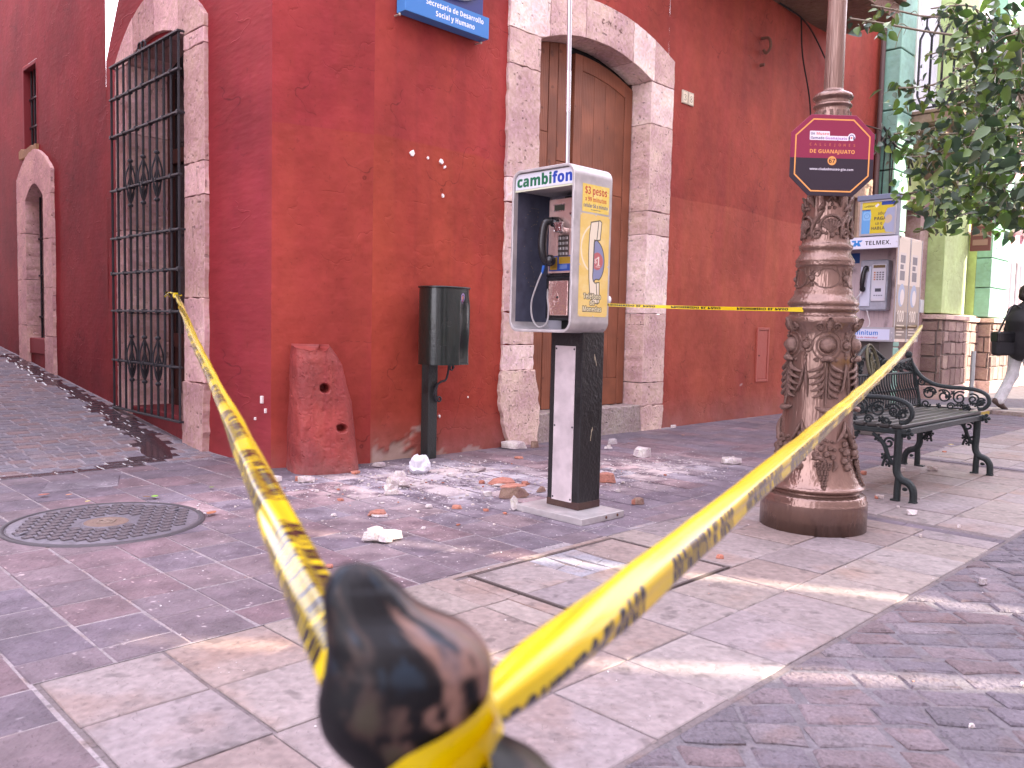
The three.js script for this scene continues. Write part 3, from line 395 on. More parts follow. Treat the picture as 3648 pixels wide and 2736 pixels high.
// alley door with its grille. Local frame: x = Z, y up, z outwards
const side = new THREE.Matrix4().makeRotationY(-Math.PI / 2).setPosition(-0.622, 0, 0), sd = (g) => flat(g).applyMatrix4(side);
{
  const s = part('door_surround', red), A = (z) => 3.50 - 0.40 * (Math.abs(z + 1.96) / 0.86) ** 2.2, I = (z) => 3.17 - 0.14 * (Math.abs(z + 2.02) / 0.58) ** 2, D = 0.34, put = (P, m, n = 'stone_block', d = D, j = 0.006) => mesh(n, sd(stoneBlock(P, d, j).translate(0, 0, -0.31)), m, s);
  const pale = [M.canteraRed, std([0.66, 0.44, 0.40], { map: rep(T.stone, 1.1), bumpMap: rep(T.stoneBump, 1.1), bumpScale: 0.014, roughness: 0.85 })];
  const ry = [0.50, 1.12, 1.86, 2.10, 2.92, I(-1.45)], ly = [0.55, 1.0, 1.7, 2.5, I(-2.56)];
  for (let i = 0; i + 1 < ry.length; i++) put([[-1.45, ry[i] + 0.003], [-1.115 + rr(-0.008, 0.008), ry[i] + 0.003], [-1.115, ry[i + 1] - 0.003], [-1.45, ry[i + 1] - 0.003]], pale[i % 2], 'stone_block', D + rr(0, 0.008));
  for (let i = 0; i + 1 < ly.length; i++) put([[-2.83, ly[i] + 0.003], [-2.56, ly[i] + 0.003], [-2.56, ly[i + 1] - 0.003], [-2.83, ly[i + 1] - 0.003]], pale[(i + 1) % 2]);
  put([[-1.47, -0.05], [-1.13, -0.05], [-1.11, 0.3], [-1.09, 0.497], [-1.47, 0.497]], pale[1], 'stone_block', D + 0.02, 0.012); put([[-2.83, 0.1], [-2.56, 0.1], [-2.56, 0.547], [-2.83, 0.547]], pale[0]);
  const zs = [-2.83, -2.42, -2.0, -1.55, -1.115];
  for (let i = 0; i < 4; i++) { const P = [], a = zs[i] + 0.003, b = zs[i + 1] - 0.003; for (let k = 0; k <= 7; k++) { const z = mix(a, b, k / 7); P.push([z, I(clamp(z, -2.56, -1.45)) + 0.002]); } for (let k = 7; k >= 0; k--) { const z = mix(a, b, k / 7); P.push([z, A(z)]); } put(P, pale[i % 2], 'arch_stone', D + rr(0, 0.008), 0.006); }
  mesh('sill', sd(bx(-2.56, -1.45, -0.05, 0.22, -0.4, 0.012, 0.01)), std([0.26, 0.035, 0.04], { map: rep(T.plaster, 1) }), s);
  const d = part('door', red);
  mesh('recess', sd(bx(-2.8, -1.3, 0, 3.3, -0.9, -0.36, 0)), M.dark, d);
  const fw = std([0.10, 0.028, 0.020], { map: rep(T.wood, 1), roughness: 0.5 });
  for (const [a, b] of [[-2.56, -2.02], [-2.0, -1.45]]) {
    for (const x of [a, b - 0.08]) mesh('stile', sd(bx(x, x + 0.08, 0.22, 3.05, -0.345, -0.30, 0.004)), fw, d);
    for (const [y0, y1] of [[0.22, 0.36], [0.72, 0.84], [2.28, 2.40]]) mesh('rail', sd(bx(a + 0.081, b - 0.081, y0, y1, -0.344, -0.302, 0.004)), fw, d);
    mesh('panel', sd(bx(a + 0.083, b - 0.083, 0.362, 0.718, -0.34, -0.32, 0.004)), fw, d);
    for (const [y0, y1] of [[0.845, 2.275], [2.405, 3.0]]) mesh('pane', sd(bx(a + 0.083, b - 0.083, y0, y1, -0.34, -0.334, 0.0005)), phy([0.02, 0.02, 0.022], { roughness: 0.08, metalness: 0 }), d);
  }
  mesh('handle', sd(tube([V(-1.93, 1.15, -0.30), V(-1.93, 1.17, -0.26), V(-1.93, 1.27, -0.26), V(-1.93, 1.29, -0.30)], 0.008, 10, 6)), M.steel, d);
  // wrought iron grille
  const g = part('window_grille', red), zo = 0.075;
  const bar = (x) => mesh('bar', sd(cyl(0.0105, 0.0105, 2.86, x, 0.2, zo, 8)), M.iron, g), hs = [0.19, 0.60, 1.02, 1.335, 1.63, 2.03, 2.48, 2.79, 3.06];
  for (let i = 0; i < 11; i++) bar(-2.79 + i * 0.1345);
  for (const y of hs) mesh('rail', sd(bx(-2.81, -1.425, y - 0.008, y + 0.008, zo - 0.016, zo + 0.016, 0.003)), M.iron, g);
  for (const y of [0.19, 1.02, 1.63, 2.48, 3.06]) for (const x of [-1.435, -2.8]) mesh('bracket', sd(bx(x - 0.008, x + 0.008, y - 0.007, y + 0.007, -0.02, zo - 0.017, 0.002)), M.iron, g);
  for (const y of [2.06, 0.63]) for (const i of [3, 5, 7]) { const x = -2.79 + i * 0.1345, L = []; for (let k = 0; k < 4; k++) { const a = k * Math.PI / 2 + 0.4, P = []; for (let q = 0; q <= 8; q++) { const t = q / 8, r = 0.04 * Math.sin(Math.PI * t); P.push(V(x + Math.cos(a + t * 2.2) * r, y - 0.17 + t * 0.34, zo + Math.sin(a + t * 2.2) * r)); } L.push(tube(P, 0.0065, 16, 5)); } L.push(ball(0.022, x, y + 0.18, zo, 1, 0.8, 1, 10, 6), ball(0.022, x, y - 0.18, zo, 1, 0.8, 1, 10, 6)); mesh('basket_twist', sd(merge(L)), M.iron, g); }
  for (const y of hs.slice(1, 8)) for (let i = 0; i < 11; i += 1) if ((i + Math.round(y * 10)) % 2) mesh('collar', sd(bx(-2.79 + i * 0.1345 - 0.016, -2.79 + i * 0.1345 + 0.016, y - 0.016, y + 0.016, zo - 0.019, zo + 0.019, 0.004)), M.iron, g);
  const scroll = (x, s) => mesh('scroll', sd(tube([V(x, 3.07, zo), V(x + s * 0.03, 3.13, zo), V(x + s * 0.075, 3.12, zo), V(x + s * 0.08, 3.08, zo), V(x + s * 0.05, 3.075, zo)], 0.008, 20, 6)), M.iron, g); scroll(-2.14, 1); scroll(-2.12, -1);
}
{ // barred window and small upper window further up the alley
  const s = part('window_surround', red), put = (P, n = 'stone_block', d = 0.3) => mesh(n, sd(stoneBlock(P, d, 0.006).translate(0, 0, -0.27)), M.canteraRed, s);
  for (const [y0, y1] of [[0.25, 0.75], [0.755, 1.25], [1.255, 1.75], [1.755, 2.2]]) { put([[-4.88, y0], [-4.6, y0], [-4.6, y1], [-4.88, y1]]); put([[-5.82, y0 + 0.1], [-5.5, y0 + 0.1], [-5.5, Math.min(2.2, y1 + 0.1)], [-5.82, Math.min(2.2, y1 + 0.1)]]); }
  const P = []; for (let k = 0; k <= 10; k++) P.push([mix(-5.5, -4.88, k / 10), 2.2 + 0.15 * Math.sin(Math.PI * k / 10)]); P.push([-4.6, 2.205]); for (let k = 10; k >= 0; k--) P.push([mix(-5.82, -4.6, k / 10), 2.33 + 0.38 * Math.sin(Math.PI * (0.1 + 0.8 * k / 10))]); P.push([-5.82, 2.205]); put(P, 'arch_stone');
  const w = part('window', red); mesh('recess', sd(bx(-5.7, -4.7, 0.5, 2.5, -0.6, -0.29, 0)), M.dark, w);
  for (let i = 0; i < 6; i++) mesh('bar', sd(cyl(0.011, 0.011, 1.6, -5.44 + i * 0.1, 0.72, -0.10, 8)), M.iron, w);
  for (const y of [0.95, 1.4, 1.8]) mesh('rail', sd(bx(-5.5, -4.88, y - 0.01, y + 0.01, -0.112, -0.088, 0.003)), M.iron, w);
  mesh('sill', sd(bx(-5.5, -4.88, 0.55, 0.72, -0.3, 0.01, 0.01)), std([0.26, 0.035, 0.04]), w);
  const u = part('window', red); mesh('recess', sd(bx(-5.7, -5.05, 2.7, 3.7, -0.5, -0.22, 0)), M.dark, u);
  mesh('reveal', sd(merge([bx(-5.64, -5.60, 2.76, 3.64, -0.21, 0.003, 0.004), bx(-5.15, -5.12, 2.76, 3.64, -0.21, 0.003, 0.004), bx(-5.60, -5.15, 3.60, 3.64, -0.21, 0.003, 0.004)])), std([0.25, 0.03, 0.037]), u);
  for (let i = 0; i < 4; i++) mesh('bar', sd(cyl(0.011, 0.011, 0.86, -5.54 + i * 0.11, 2.76, -0.06, 8)), M.iron, u);
  for (const y of [3.0, 3.3]) mesh('rail', sd(bx(-5.6, -5.15, y - 0.01, y + 0.01, -0.072, -0.048, 0.003)), M.iron, u);
  mesh('sill', sd(stoneBlock([[-5.72, 2.66], [-5.1, 2.66], [-5.1, 2.757], [-5.72, 2.757]], 0.225, 0.012).translate(0, 0, -0.2)), std([0.50, 0.33, 0.16], { map: rep(T.stone, 2) }), u);
}
// ---------------------------------------------------------------- unseen houses that shade the street; openings added in one for sun streaks
{
  const ZP = 9.6, proj = (x, z, y = 0) => { const t = (ZP - z) / SUN.z; return [x + SUN.x * t, y + SUN.y * t]; };
  const slit = (a, b, wa, wb) => { const dx = b[0] - a[0], dz = b[1] - a[1], l = Math.hypot(dx, dz), n = [-dz / l, dx / l]; return [[a[0] + n[0] * wa, a[1] + n[1] * wa], [b[0] + n[0] * wb, b[1] + n[1] * wb], [b[0] - n[0] * wb, b[1] - n[1] * wb], [a[0] - n[0] * wa, a[1] - n[1] * wa]].map(([x, z]) => proj(x, z)); };
  const holes = [slit([-2.40, 2.16], [0.1, 5.05], 0.028, 0.052), slit([-1.36, 1.30], [0.22, 4.36], 0.026, 0.050)];
  const q = (x0, x1, y0, y1) => [[x0, y0], [x1, y0], [x1, y1], [x0, y1]];
  { const [x, y] = proj(9.25, 1.52, 0.1); holes.push(q(x - 0.5, x + 0.55, y - 0.28, y + 0.5)); }
  { const [x, y] = proj(9.5, 1.5, 3.7); holes.push(q(x - 0.6, x + 0.9, y - 0.6, y + 0.9)); }
  const cream = std([0.74, 0.66, 0.62], { map: rep(T.plaster, 0.3), roughness: 0.9 });
  const h = thing('sun_slit_wall', 'unseen cream house wall across the street with openings added to shape the sunlight', 'house');
  const hg = ext(shape([[-16, -0.05], [17.6, -0.05], [17.6, 12.2], [-16, 12.2]], holes), 0.25), hp = hg.attributes.position; // openings splayed along the light
  for (let i = 0; i < hp.count; i++) { const z = hp.getZ(i), k = hp.getY(i) > 0 ? z / SUN.z : 0; hp.setX(i, hp.getX(i) + k * SUN.x); hp.setY(i, hp.getY(i) + k * SUN.y); }
  hg.computeVertexNormals(); mesh('wall', hg.translate(0, 0, ZP), cream, h);
  const n = thing('alley_house', 'plain red house on the other side of the alley', 'house');
  mesh('wall', merge([bx(-9, -3.42, -0.1, 6.5, -14, -0.75, 0.02)]), std([0.22, 0.05, 0.05], { map: rep(T.plaster, 0.5), roughness: 0.8 }), n); mesh('roof', bx(-9, -3.3, 6.505, 6.7, -14.1, -0.65, 0.02), M.cantera, n);
}
// ---------------------------------------------------------------- guard stone at the corner
{
  const t = thing('guard_stone', 'red painted tapering guard stone with two holes at the foot of the corner', 'guard stone', [-0.375, 0, -0.06], -0.30);
  const nA = 150, nY = 130, H = 0.80, pos = [], idx = [], col = [], uv = [];
  for (let j = 0; j <= nY; j++) for (let i = 0; i <= nA; i++) {
    const v = j / nY, a = i / nA * Math.PI * 2, y = H * Math.min(1, v * 1.12), cap = v * 1.12 > 1 ? 1 - (v * 1.12 - 1) / 0.12 : 1;
    const ca = Math.cos(a), sa = Math.sin(a), sq = Math.pow(Math.abs(ca) ** 3.2 + Math.abs(sa) ** 2.6, -1 / 2.9);
    const yy = y / H; let rx = ca > 0 ? (yy < 0.55 ? mix(0.25, 0.205, yy / 0.55) : yy < 0.86 ? mix(0.205, 0.135, (yy - 0.55) / 0.31) : mix(0.135, 0.045, (yy - 0.86) / 0.14)) : mix(0.20, 0.18, yy), rz = mix(0.19, 0.14, yy) + 0.03 * sst(0.3, 0, yy);
    const edge = cap < 1 ? Math.sqrt(Math.max(0, cap)) : 1 - 0.05 * sst(0.9, 1, yy), n = 0.028 * (fbm(ca * 2 + 5, y * 4, sa * 2, 3) - 0.5) - 0.004 * sst(0.66, 0.78, fbm(ca * 14 + 5, y * 30, sa * 14, 2)) + 0.007 * (fbm(ca * 9 + 5, y * 20, sa * 9, 3) - 0.5) + 0.012 * Math.exp(-(((a - 1.60) / 0.22) ** 2)) * sst(0.2, 0.6, yy);
    let x = ca * sq * rx * edge + ca * n + 0.0, z = sa * sq * rz * edge + sa * n + 0.05; let hole = 0;
    for (const [ha, hy, hr, dep] of [[1.58, 0.545, 0.026, 0.09], [1.10, 0.285, 0.023, 0.07]]) { const q = ((a - ha) * 0.17) ** 2 + (y - hy) ** 2; hole = Math.max(hole, dep * sst(hr * 1.25, hr * 0.7, Math.sqrt(q))); }
    z -= hole; const cc = blotch([0.32, 0.047, 0.038], x * 3 + 2, y * 3, 0.25, 2), base = mc(cc, [0.42, 0.24, 0.21], 0.55 * sst(0.12, 0, y) * fbm(x * 20, y * 20 + z * 20, 5, 3));
    pos.push(x, y + (0.02 * Math.sin(a * 2 + 1) + 0.02 * (fbm(ca * 3, sa * 3, 2, 2) - 0.5)) * sst(0.8, 1, yy), z); col.push(...base); uv.push(a * 0.2, y);
  }
  for (let j = 0; j < nY; j++) for (let i = 0; i < nA; i++) { const p = j * (nA + 1) + i, q = p + nA + 1; idx.push(p, q, q + 1, p, q + 1, p + 1); }
  const g = new THREE.BufferGeometry(); g.setAttribute('position', new THREE.Float32BufferAttribute(pos, 3)); g.setAttribute('color', new THREE.Float32BufferAttribute(col, 3)); g.setAttribute('uv', new THREE.Float32BufferAttribute(uv, 2)); g.setIndex(idx); g.computeVertexNormals();
  mesh('stone', g, std([1, 1, 1], { vertexColors: true, map: rep(T.plaster, 2), bumpMap: rep(T.stoneBump, 2), bumpScale: 0.008, roughness: 0.62 }), t);
}
// ---------------------------------------------------------------- litter bin on its post
{
  const t = thing('litter_bin', 'dented dark green metal litter bin on a square post against the red wall', 'litter bin', [0.475, 0, 0.065]);
  mesh('post', bx(-0.042, 0.042, 0, 1.05, -0.042, 0.042, 0.006), std([0.028, 0.034, 0.034], { roughness: 0.5, map: rep(T.grime, 2), bumpMap: rep(T.fineBump, 6), bumpScale: 0.002 }), t);
  const prof = (a, y) => { let rx = 0.176, rz = 0.14; const c = Math.cos(a), s = Math.sin(a), k = Math.pow(Math.abs(c) ** 2.6 + Math.abs(s) ** 2.6, -1 / 2.6); let d = 0; const da = a - 1.15; d += 0.022 * Math.exp(-((da / 0.20) ** 2)) * (1 - sst(0.35, 0.54, y)); d += 0.05 * Math.exp(-(((a - 1.05) / 0.24) ** 2) - ((y - 0.10) / 0.085) ** 2); d -= 0.009 * Math.exp(-(((a - 1.42) / 0.10) ** 2)) * (1 - sst(0.4, 0.5, y)); d -= 0.008 * Math.exp(-(((a - 0.72) / 0.09) ** 2)) * (1 - sst(0.4, 0.5, y)); return [c * (k * rx - d), s * (k * rz - d)]; };
  const nA = 120, nY = 50, pos = [], idx = [];
  for (let j = 0; j <= nY; j++) for (let i = 0; i <= nA; i++) { const y = j / nY * 0.535, [x, z] = prof(i / nA * 6.28319, y); pos.push(x, y, z); }
  for (let j = 0; j < nY; j++) for (let i = 0; i < nA; i++) { const p = j * (nA + 1) + i, q = p + nA + 1; idx.push(p, q, q + 1, p, q + 1, p + 1); }
  const g = new THREE.BufferGeometry(); g.setAttribute('position', new THREE.Float32BufferAttribute(pos, 3)); g.setIndex(idx); g.computeVertexNormals();
  const B = part('bin_body', t, [-0.02, 0.69, 0.17]);
  mesh('shell', triUV(g), M.binGreen, B);
  const rim = []; for (let i = 0; i < 40; i++) { const [x, z] = prof(i / 40 * 6.28319, 0.53); rim.push(V(x * 1.02, 0.535, z * 1.02)); }
  mesh('rim', tube(rim, 0.0075, 80, 6, true), M.binGreen, B);
  const sh = shape(rim.map((p) => [p.x * 0.97, p.z * 0.97])); mesh('base', ext(sh, 0.006).rotateX(Math.PI / 2).translate(0, 0.008, 0), M.binGreen, B); mesh('liner', ext(sh, 0.004).rotateX(Math.PI / 2).translate(0, 0.44, 0), M.dark, B);
  const stick = canvasTex(128, 160, (c, w, h) => { c.fillStyle = '#6a4a8a'; c.beginPath(); c.ellipse(w / 2, h / 2, w / 2, h / 2, 0, 0, 7); c.fill(); c.strokeStyle = '#d9c8e0'; c.lineWidth = 8; c.beginPath(); c.ellipse(w / 2, h / 2, w / 2 - 12, h / 2 - 12, 0, 0, 7); c.stroke(); c.fillStyle = '#c88a6a'; c.beginPath(); c.ellipse(w / 2, h * 0.45, 28, 36, 0, 0, 7); c.fill(); c.fillStyle = '#b04468'; c.fillRect(34, 112, 60, 16); });
  { const nn = 10, P = [], U = [], X = []; for (let i = 0; i <= nn; i++) for (let k = 0; k <= nn; k++) { const u = i / nn - 0.5, v = k / nn - 0.5, r = Math.max(Math.abs(u), Math.abs(v)) * 2, l = Math.hypot(u, v) || 1, m = r * 0.5 / l, a = 1.27 - u * m * 0.27, y = 0.462 + v * m * 0.075, [x, z] = prof(a, y); P.push(x * 1.006, y, z * 1.012 + 0.001); U.push(0.5 + u * m, 0.5 + v * m); } for (let i = 0; i < nn; i++) for (let k = 0; k < nn; k++) { const p = i * (nn + 1) + k; X.push(p, p + 1, p + nn + 2, p, p + nn + 2, p + nn + 1); } const q = new THREE.BufferGeometry(); q.setAttribute('position', new THREE.Float32BufferAttribute(P, 3)); q.setAttribute('uv', new THREE.Float32BufferAttribute(U, 2)); q.setIndex(X); q.computeVertexNormals(); mesh('sticker', q, std([0.8, 0.8, 0.8], { map: stick, roughness: 0.5 }), B); }
  const cur = (cx, cy, r, s) => { const P = []; for (let i = 0; i <= 22; i++) { const a = i / 22 * 7.2; P.push(V(cx + s * Math.cos(a) * r * (1 - i / 40), cy + Math.sin(a) * r * (1 - i / 40), 0.06)); } return P; };
  mesh('scroll_bracket', merge([tube([V(0.01, 0.52, 0.05), V(0.05, 0.555, 0.06), V(0.10, 0.57, 0.06), V(0.12, 0.62, 0.06), V(0.13, 0.69, 0.06)], 0.008, 24, 6), tube(cur(0.155, 0.655, 0.022, 1), 0.007, 40, 6), tube([V(0.02, 0.42, 0.05), V(0.0, 0.47, 0.06), V(0.02, 0.53, 0.06)], 0.009, 16, 6), tube(cur(0.04, 0.43, 0.022, -1), 0.007, 40, 6)]), M.iron, t);
}
// ---------------------------------------------------------------- pay phone on a pedestal
{
  const t = thing('pay_phone', 'silver coin pay phone hood on a black pedestal with yellow side posters', 'pay phone', [-0.04, 0, 1.885], -0.01);
  const X = (v) => v + 0.04, Z = (v) => v - 1.885;
  mesh('base_plate', merge([bx(X(-0.245), X(0.085), 0.002, 0.036, Z(1.68), Z(2.135), 0.003)]), M.alu, t);
  for (const [x, z] of [[0.03, 2.1365], [-0.06, 2.1365]]) mesh('bolt', ball(0.008, X(x), 0.02, Z(z), 1, 1, 0.4, 8, 6), M.rust, t);
  mesh('post', bx(X(-0.115), X(0.055), 0.036, 0.95, Z(1.775), Z(1.995), 0.006), std([0.016, 0.016, 0.018], { roughness: 0.42, map: rep(T.grime, 2), bumpMap: rep(T.fineBump, 3), bumpScale: 0.003 }), t);
  mesh('post_foot', bx(X(-0.1165), X(0.0565), 0.0362, 0.075, Z(1.7735), Z(1.9965), 0.003), std([0.07, 0.035, 0.028], { roughness: 0.7, map: rep(T.stone, 3) }), t);
  mesh('front_panel', bx(X(-0.119), X(-0.1155), 0.07, 0.875, Z(1.812), Z(1.950), 0.001), M.panel, t);
  for (const y of [0.085, 0.46, 0.86]) for (const z of [1.82, 1.942]) mesh('screw', ball(0.0055, X(-0.119), y, Z(z), 0.6, 1, 1, 8, 6), M.iron, t);
  const scr = std([0.55, 0.48, 0.33]); for (const [x, y, l, a] of [[-0.01, 0.80, 0.05, 0.3], [-0.02, 0.82, 0.03, 0.1], [-0.03, 0.42, 0.06, -0.12], [-0.02, 0.45, 0.02, 0.2]]) mesh('scratch', mv(new THREE.BoxGeometry(0.0025, l, 0.0006), 0, 0, 0, 0, 0, a).translate(X(x), y, Z(1.9953)), scr, t);
  // hood: rounded tube open to the front
  const rrect = (z0, z1, y0, y1, r) => { const s = new THREE.Shape(); s.moveTo(z0 + r, y0); s.lineTo(z1 - r, y0); s.absarc(z1 - r, y0 + r, r, -Math.PI / 2, 0); s.lineTo(z1, y1 - r); s.absarc(z1 - r, y1 - r, r, 0, Math.PI / 2); s.lineTo(z0 + r, y1); s.absarc(z0 + r, y1 - r, r, Math.PI / 2, Math.PI); s.lineTo(z0, y0 + r); s.absarc(z0 + r, y0 + r, r, Math.PI, Math.PI * 1.5); return s; };
  const z0 = Z(1.605), z1 = Z(2.03), y0 = 0.945, y1 = 1.765, place = (g, xo) => flat(g.rotateY(-Math.PI / 2)).translate(xo, 0, 0);
  const s = rrect(z0, z1, y0, y1, 0.055); s.holes.push(new THREE.Path(rrect(z0 + 0.009, z1 - 0.009, y0 + 0.009, y1 - 0.009, 0.047).getPoints(10)));
  const H = part('hood', t);
  mesh('shell', place(new THREE.ExtrudeGeometry(s, { depth: 0.285, bevelEnabled: true, bevelSize: 0.0025, bevelThickness: 0.003, bevelSegments: 2, curveSegments: 10 }), X(0.032)), M.alu, H);
  mesh('back', place(new THREE.ExtrudeGeometry(rrect(z0 + 0.004, z1 - 0.004, y0 + 0.004, y1 - 0.004, 0.05), { depth: 0.006, bevelEnabled: false }), X(0.028)), std([0.34, 0.33, 0.37], { roughness: 0.5, metalness: 0.3 }), H);
  mesh('side_lining', bx(X(-0.225), X(0.02), y0 + 0.05, y1 - 0.07, z0 + 0.0095, z0 + 0.0125, 0.0005), std([0.12, 0.13, 0.19], { roughness: 0.4, metalness: 0.3, map: rep(T.fine, 3) }), H);
  const dots = []; for (let i = 0; i < 34; i++) { const k = i / 33, out = [[0.05, 0.56], [0.0, 0.5], [0.0, 0.22], [0.05, 0.15], [0.09, 0.15], [0.07, 0.24], [0.05, 0.26], [0.05, 0.47], [0.09, 0.48], [0.10, 0.56], [0.05, 0.56]], f = k * 10, a = Math.floor(Math.min(9.999, f)), q = f - a; dots.push(ball(0.0025, X(-0.17 + mix(out[a][0], out[a + 1][0], q)), y0 + 0.09 + mix(out[a][1], out[a + 1][1], q), z0 + 0.0128, 1, 1, 0.4, 6, 4)); }
  mesh('perforation', merge(dots), std([0.3, 0.24, 0.16]), H);
  const head = canvasTex(512, 104, (c, w, h) => { c.fillStyle = '#dcdde4'; c.fillRect(0, 0, w, h); c.font = 'bold 92px sans-serif'; c.textBaseline = 'middle'; c.save(); c.translate(10, h / 2); c.fillStyle = '#1d6a48'; const wt = c.measureText('cambifon').width; c.scale((w - 16) / wt, 1.08); c.lineWidth = 4; c.strokeStyle = '#1d6a48'; c.strokeText('cambi', 0, 0); c.fillText('cambi', 0, 0); c.fillStyle = c.strokeStyle = '#2144a4'; c.strokeText('fon', c.measureText('cambi').width, 0); c.fillText('fon', c.measureText('cambi').width, 0); c.restore(); });
  const faceX = (g, xo) => g.rotateY(-Math.PI / 2).translate(xo, 0, 0);
  mesh('header_sign', faceX(mv(new THREE.PlaneGeometry(0.398, 0.077), (z0 + z1) / 2, 1.7085, 0), X(-0.2445)), std([0.86, 0.86, 0.86], { map: head, roughness: 0.35 }), H);
  mesh('header_box', bx(X(-0.243), X(0.02), 1.668, 1.752, z0 + 0.010, z1 - 0.010, 0.004), M.alu, H);
  mesh('visor', bx(X(-0.243), X(-0.234), 1.660, 1.669, z0 + 0.010, z1 - 0.010, 0.001), std([0.6, 0.62, 0.45]), H);
  // telephone
  const P = part('telephone', t), px = X(-0.085), pz0 = Z(1.712), pz1 = Z(1.965);
  mesh('housing', bx(px, X(0.02), 1.245, 1.635, pz0, pz1, 0.01), M.plasticBlack, P);
  mesh('backboard', bx(X(0.0), X(0.025), 0.96, 1.66, Z(1.74), Z(2.018), 0.002), M.dark, P);
  mesh('face_plate', bx(px - 0.006, px - 0.0005, 1.25, 1.632, pz0 + 0.004, pz1 - 0.004, 0.003), std([0.78, 0.56, 0.50], { roughness: 0.24, metalness: 0.65, bumpMap: rep(T.plasterBump, 2), bumpScale: 0.002 }), P);
  const fx = px - 0.0065;
  mesh('display', bx(fx - 0.002, fx, 1.573, 1.60, pz0 + 0.042, pz0 + 0.112, 0.001), std([0.05, 0.06, 0.045], { roughness: 0.15 }), P);
  mesh('display_frame', merge([bx(fx - 0.003, fx, 1.601, 1.605, pz0 + 0.036, pz0 + 0.118, 0.001), bx(fx - 0.003, fx, 1.568, 1.5725, pz0 + 0.036, pz0 + 0.118, 0.001)]), M.chrome, P);
  mesh('coin_slot', bx(fx - 0.003, fx, 1.575, 1.625, pz0 + 0.186, pz0 + 0.194, 0.001), std([0.2, 0.06, 0.05]), P); mesh('coin_button', mv(new THREE.TorusGeometry(0.011, 0.003, 6, 18), 0, 0, 0, 0, Math.PI / 2).translate(fx - 0.001, 1.603, pz0 + 0.218), M.steel, P);
  mesh('volume_lever', merge([cyl(0.018, 0.016, 0.008, 0, 0, 0, 20).rotateZ(Math.PI / 2).translate(fx, 1.545, pz0 + 0.175), bx(fx - 0.022, fx - 0.008, 1.542, 1.554, pz0 + 0.165, pz0 + 0.225, 0.003)]), M.chrome, P);
  const kg = bx(-0.006, 0, -0.0075, 0.0075, -0.0085, 0.0085, 0.002), kp = part('keypad', P);
  for (let r = 0; r < 4; r++) for (let c = 0; c < 3; c++) mesh('key', kg, M.steel, kp).position.set(fx - 0.001, 1.428 - r * 0.0265, pz0 + 0.088 + c * 0.0235);
  mesh('key_frame', bx(fx - 0.0012, fx, 1.334, 1.444, pz0 + 0.074, pz0 + 0.149, 0.0005), std([0.12, 0.10, 0.09], { metalness: 0.8, roughness: 0.4 }), kp);
  mesh('key_label', bx(fx - 0.003, fx, 1.452, 1.474, pz0 + 0.082, pz0 + 0.140, 0.001), std([0.75, 0.62, 0.55], { metalness: 0.8, roughness: 0.4 }), kp);
  const lab = canvasTex(256, 128, (c, w, h) => { c.fillStyle = '#22489a'; c.fillRect(0, 0, w, h); c.fillStyle = '#b58f1e'; c.fillRect(6, 10, 60, 108); c.fillRect(78, 10, 172, 58); c.fillStyle = '#6d5514'; for (let i = 0; i < 5; i++) c.fillRect(86, 18 + i * 9, 150 - i * 14, 3); for (let i = 0; i < 8; i++) c.fillRect(12, 20 + i * 11, 46, 3); c.fillStyle = '#9fb4dc'; for (let i = 0; i < 4; i++) c.fillRect(84, 78 + i * 9, 60, 3); c.fillStyle = '#dfe3ee'; c.fillRect(190, 80, 54, 28); c.fillStyle = '#334'; c.fillRect(196, 86, 42, 5); c.fillRect(196, 96, 42, 5); });
  mesh('instruction_label', faceX(mv(new THREE.PlaneGeometry(0.225, 0.078), (pz0 + pz1) / 2, 1.300, 0), fx - 0.001), std([0.7, 0.7, 0.7], { map: lab, roughness: 0.5 }), P);
  mesh('lower_housing', bx(px - 0.012, X(0.02), 1.005, 1.235, pz0 - 0.006, pz1 + 0.004, 0.014), M.plasticBlack, P);
  mesh('shelf', bx(px - 0.008, X(0.02), 1.232, 1.246, pz0 - 0.006, pz1 + 0.004, 0.004), M.plasticBlack, P);
  mesh('vault_door', bx(px - 0.024, px - 0.011, 1.03, 1.21, pz0 + 0.028, pz0 + 0.165, 0.009), std([0.80, 0.56, 0.50], { roughness: 0.14, metalness: 0.8, bumpMap: rep(T.plasterBump, 2), bumpScale: 0.003 }), P);
  mesh('lock', cyl(0.006, 0.006, 0.006, 0, 0, 0, 12).rotateZ(Math.PI / 2).translate(px - 0.022, 1.125, pz0 + 0.095), M.dark, P);
  mesh('coin_return', merge([bx(px - 0.018, px - 0.011, 1.05, 1.17, pz0 + 0.18, pz0 + 0.245, 0.003), bx(px - 0.021, px - 0.018, 1.055, 1.125, pz0 + 0.19, pz0 + 0.245, 0.002)]), std([0.42, 0.25, 0.22], { roughness: 0.3, metalness: 0.6 }), P);
  const hx = fx - 0.062, hz = pz0 + 0.045; // handset hangs on its hook at the left of the plate
  const R = part('handset', P);
  mesh('grip', taper([V(hx + 0.012, 1.515, hz + 0.025), V(hx - 0.012, 1.505, hz + 0.008), V(hx - 0.022, 1.43, hz - 0.004), V(hx - 0.016, 1.34, hz - 0.004), V(hx + 0.004, 1.300, hz + 0.005)], (q) => 0.0195 + 0.004 * Math.sin(q * Math.PI), 30, 14), M.plasticBlack, R);
  mesh('earpiece', merge([ball(0.026, hx + 0.026, 1.506, hz + 0.042, 1, 0.9, 1), cyl(0.026, 0.024, 0.04, 0, 0, 0, 20).rotateZ(-1.4).translate(hx + 0.01, 1.508, hz + 0.035)]), M.plasticBlack, R);
  mesh('mouthpiece', merge([ball(0.029, hx + 0.012, 1.312, hz + 0.022, 1, 1.05, 1)]), M.plasticBlack, R);
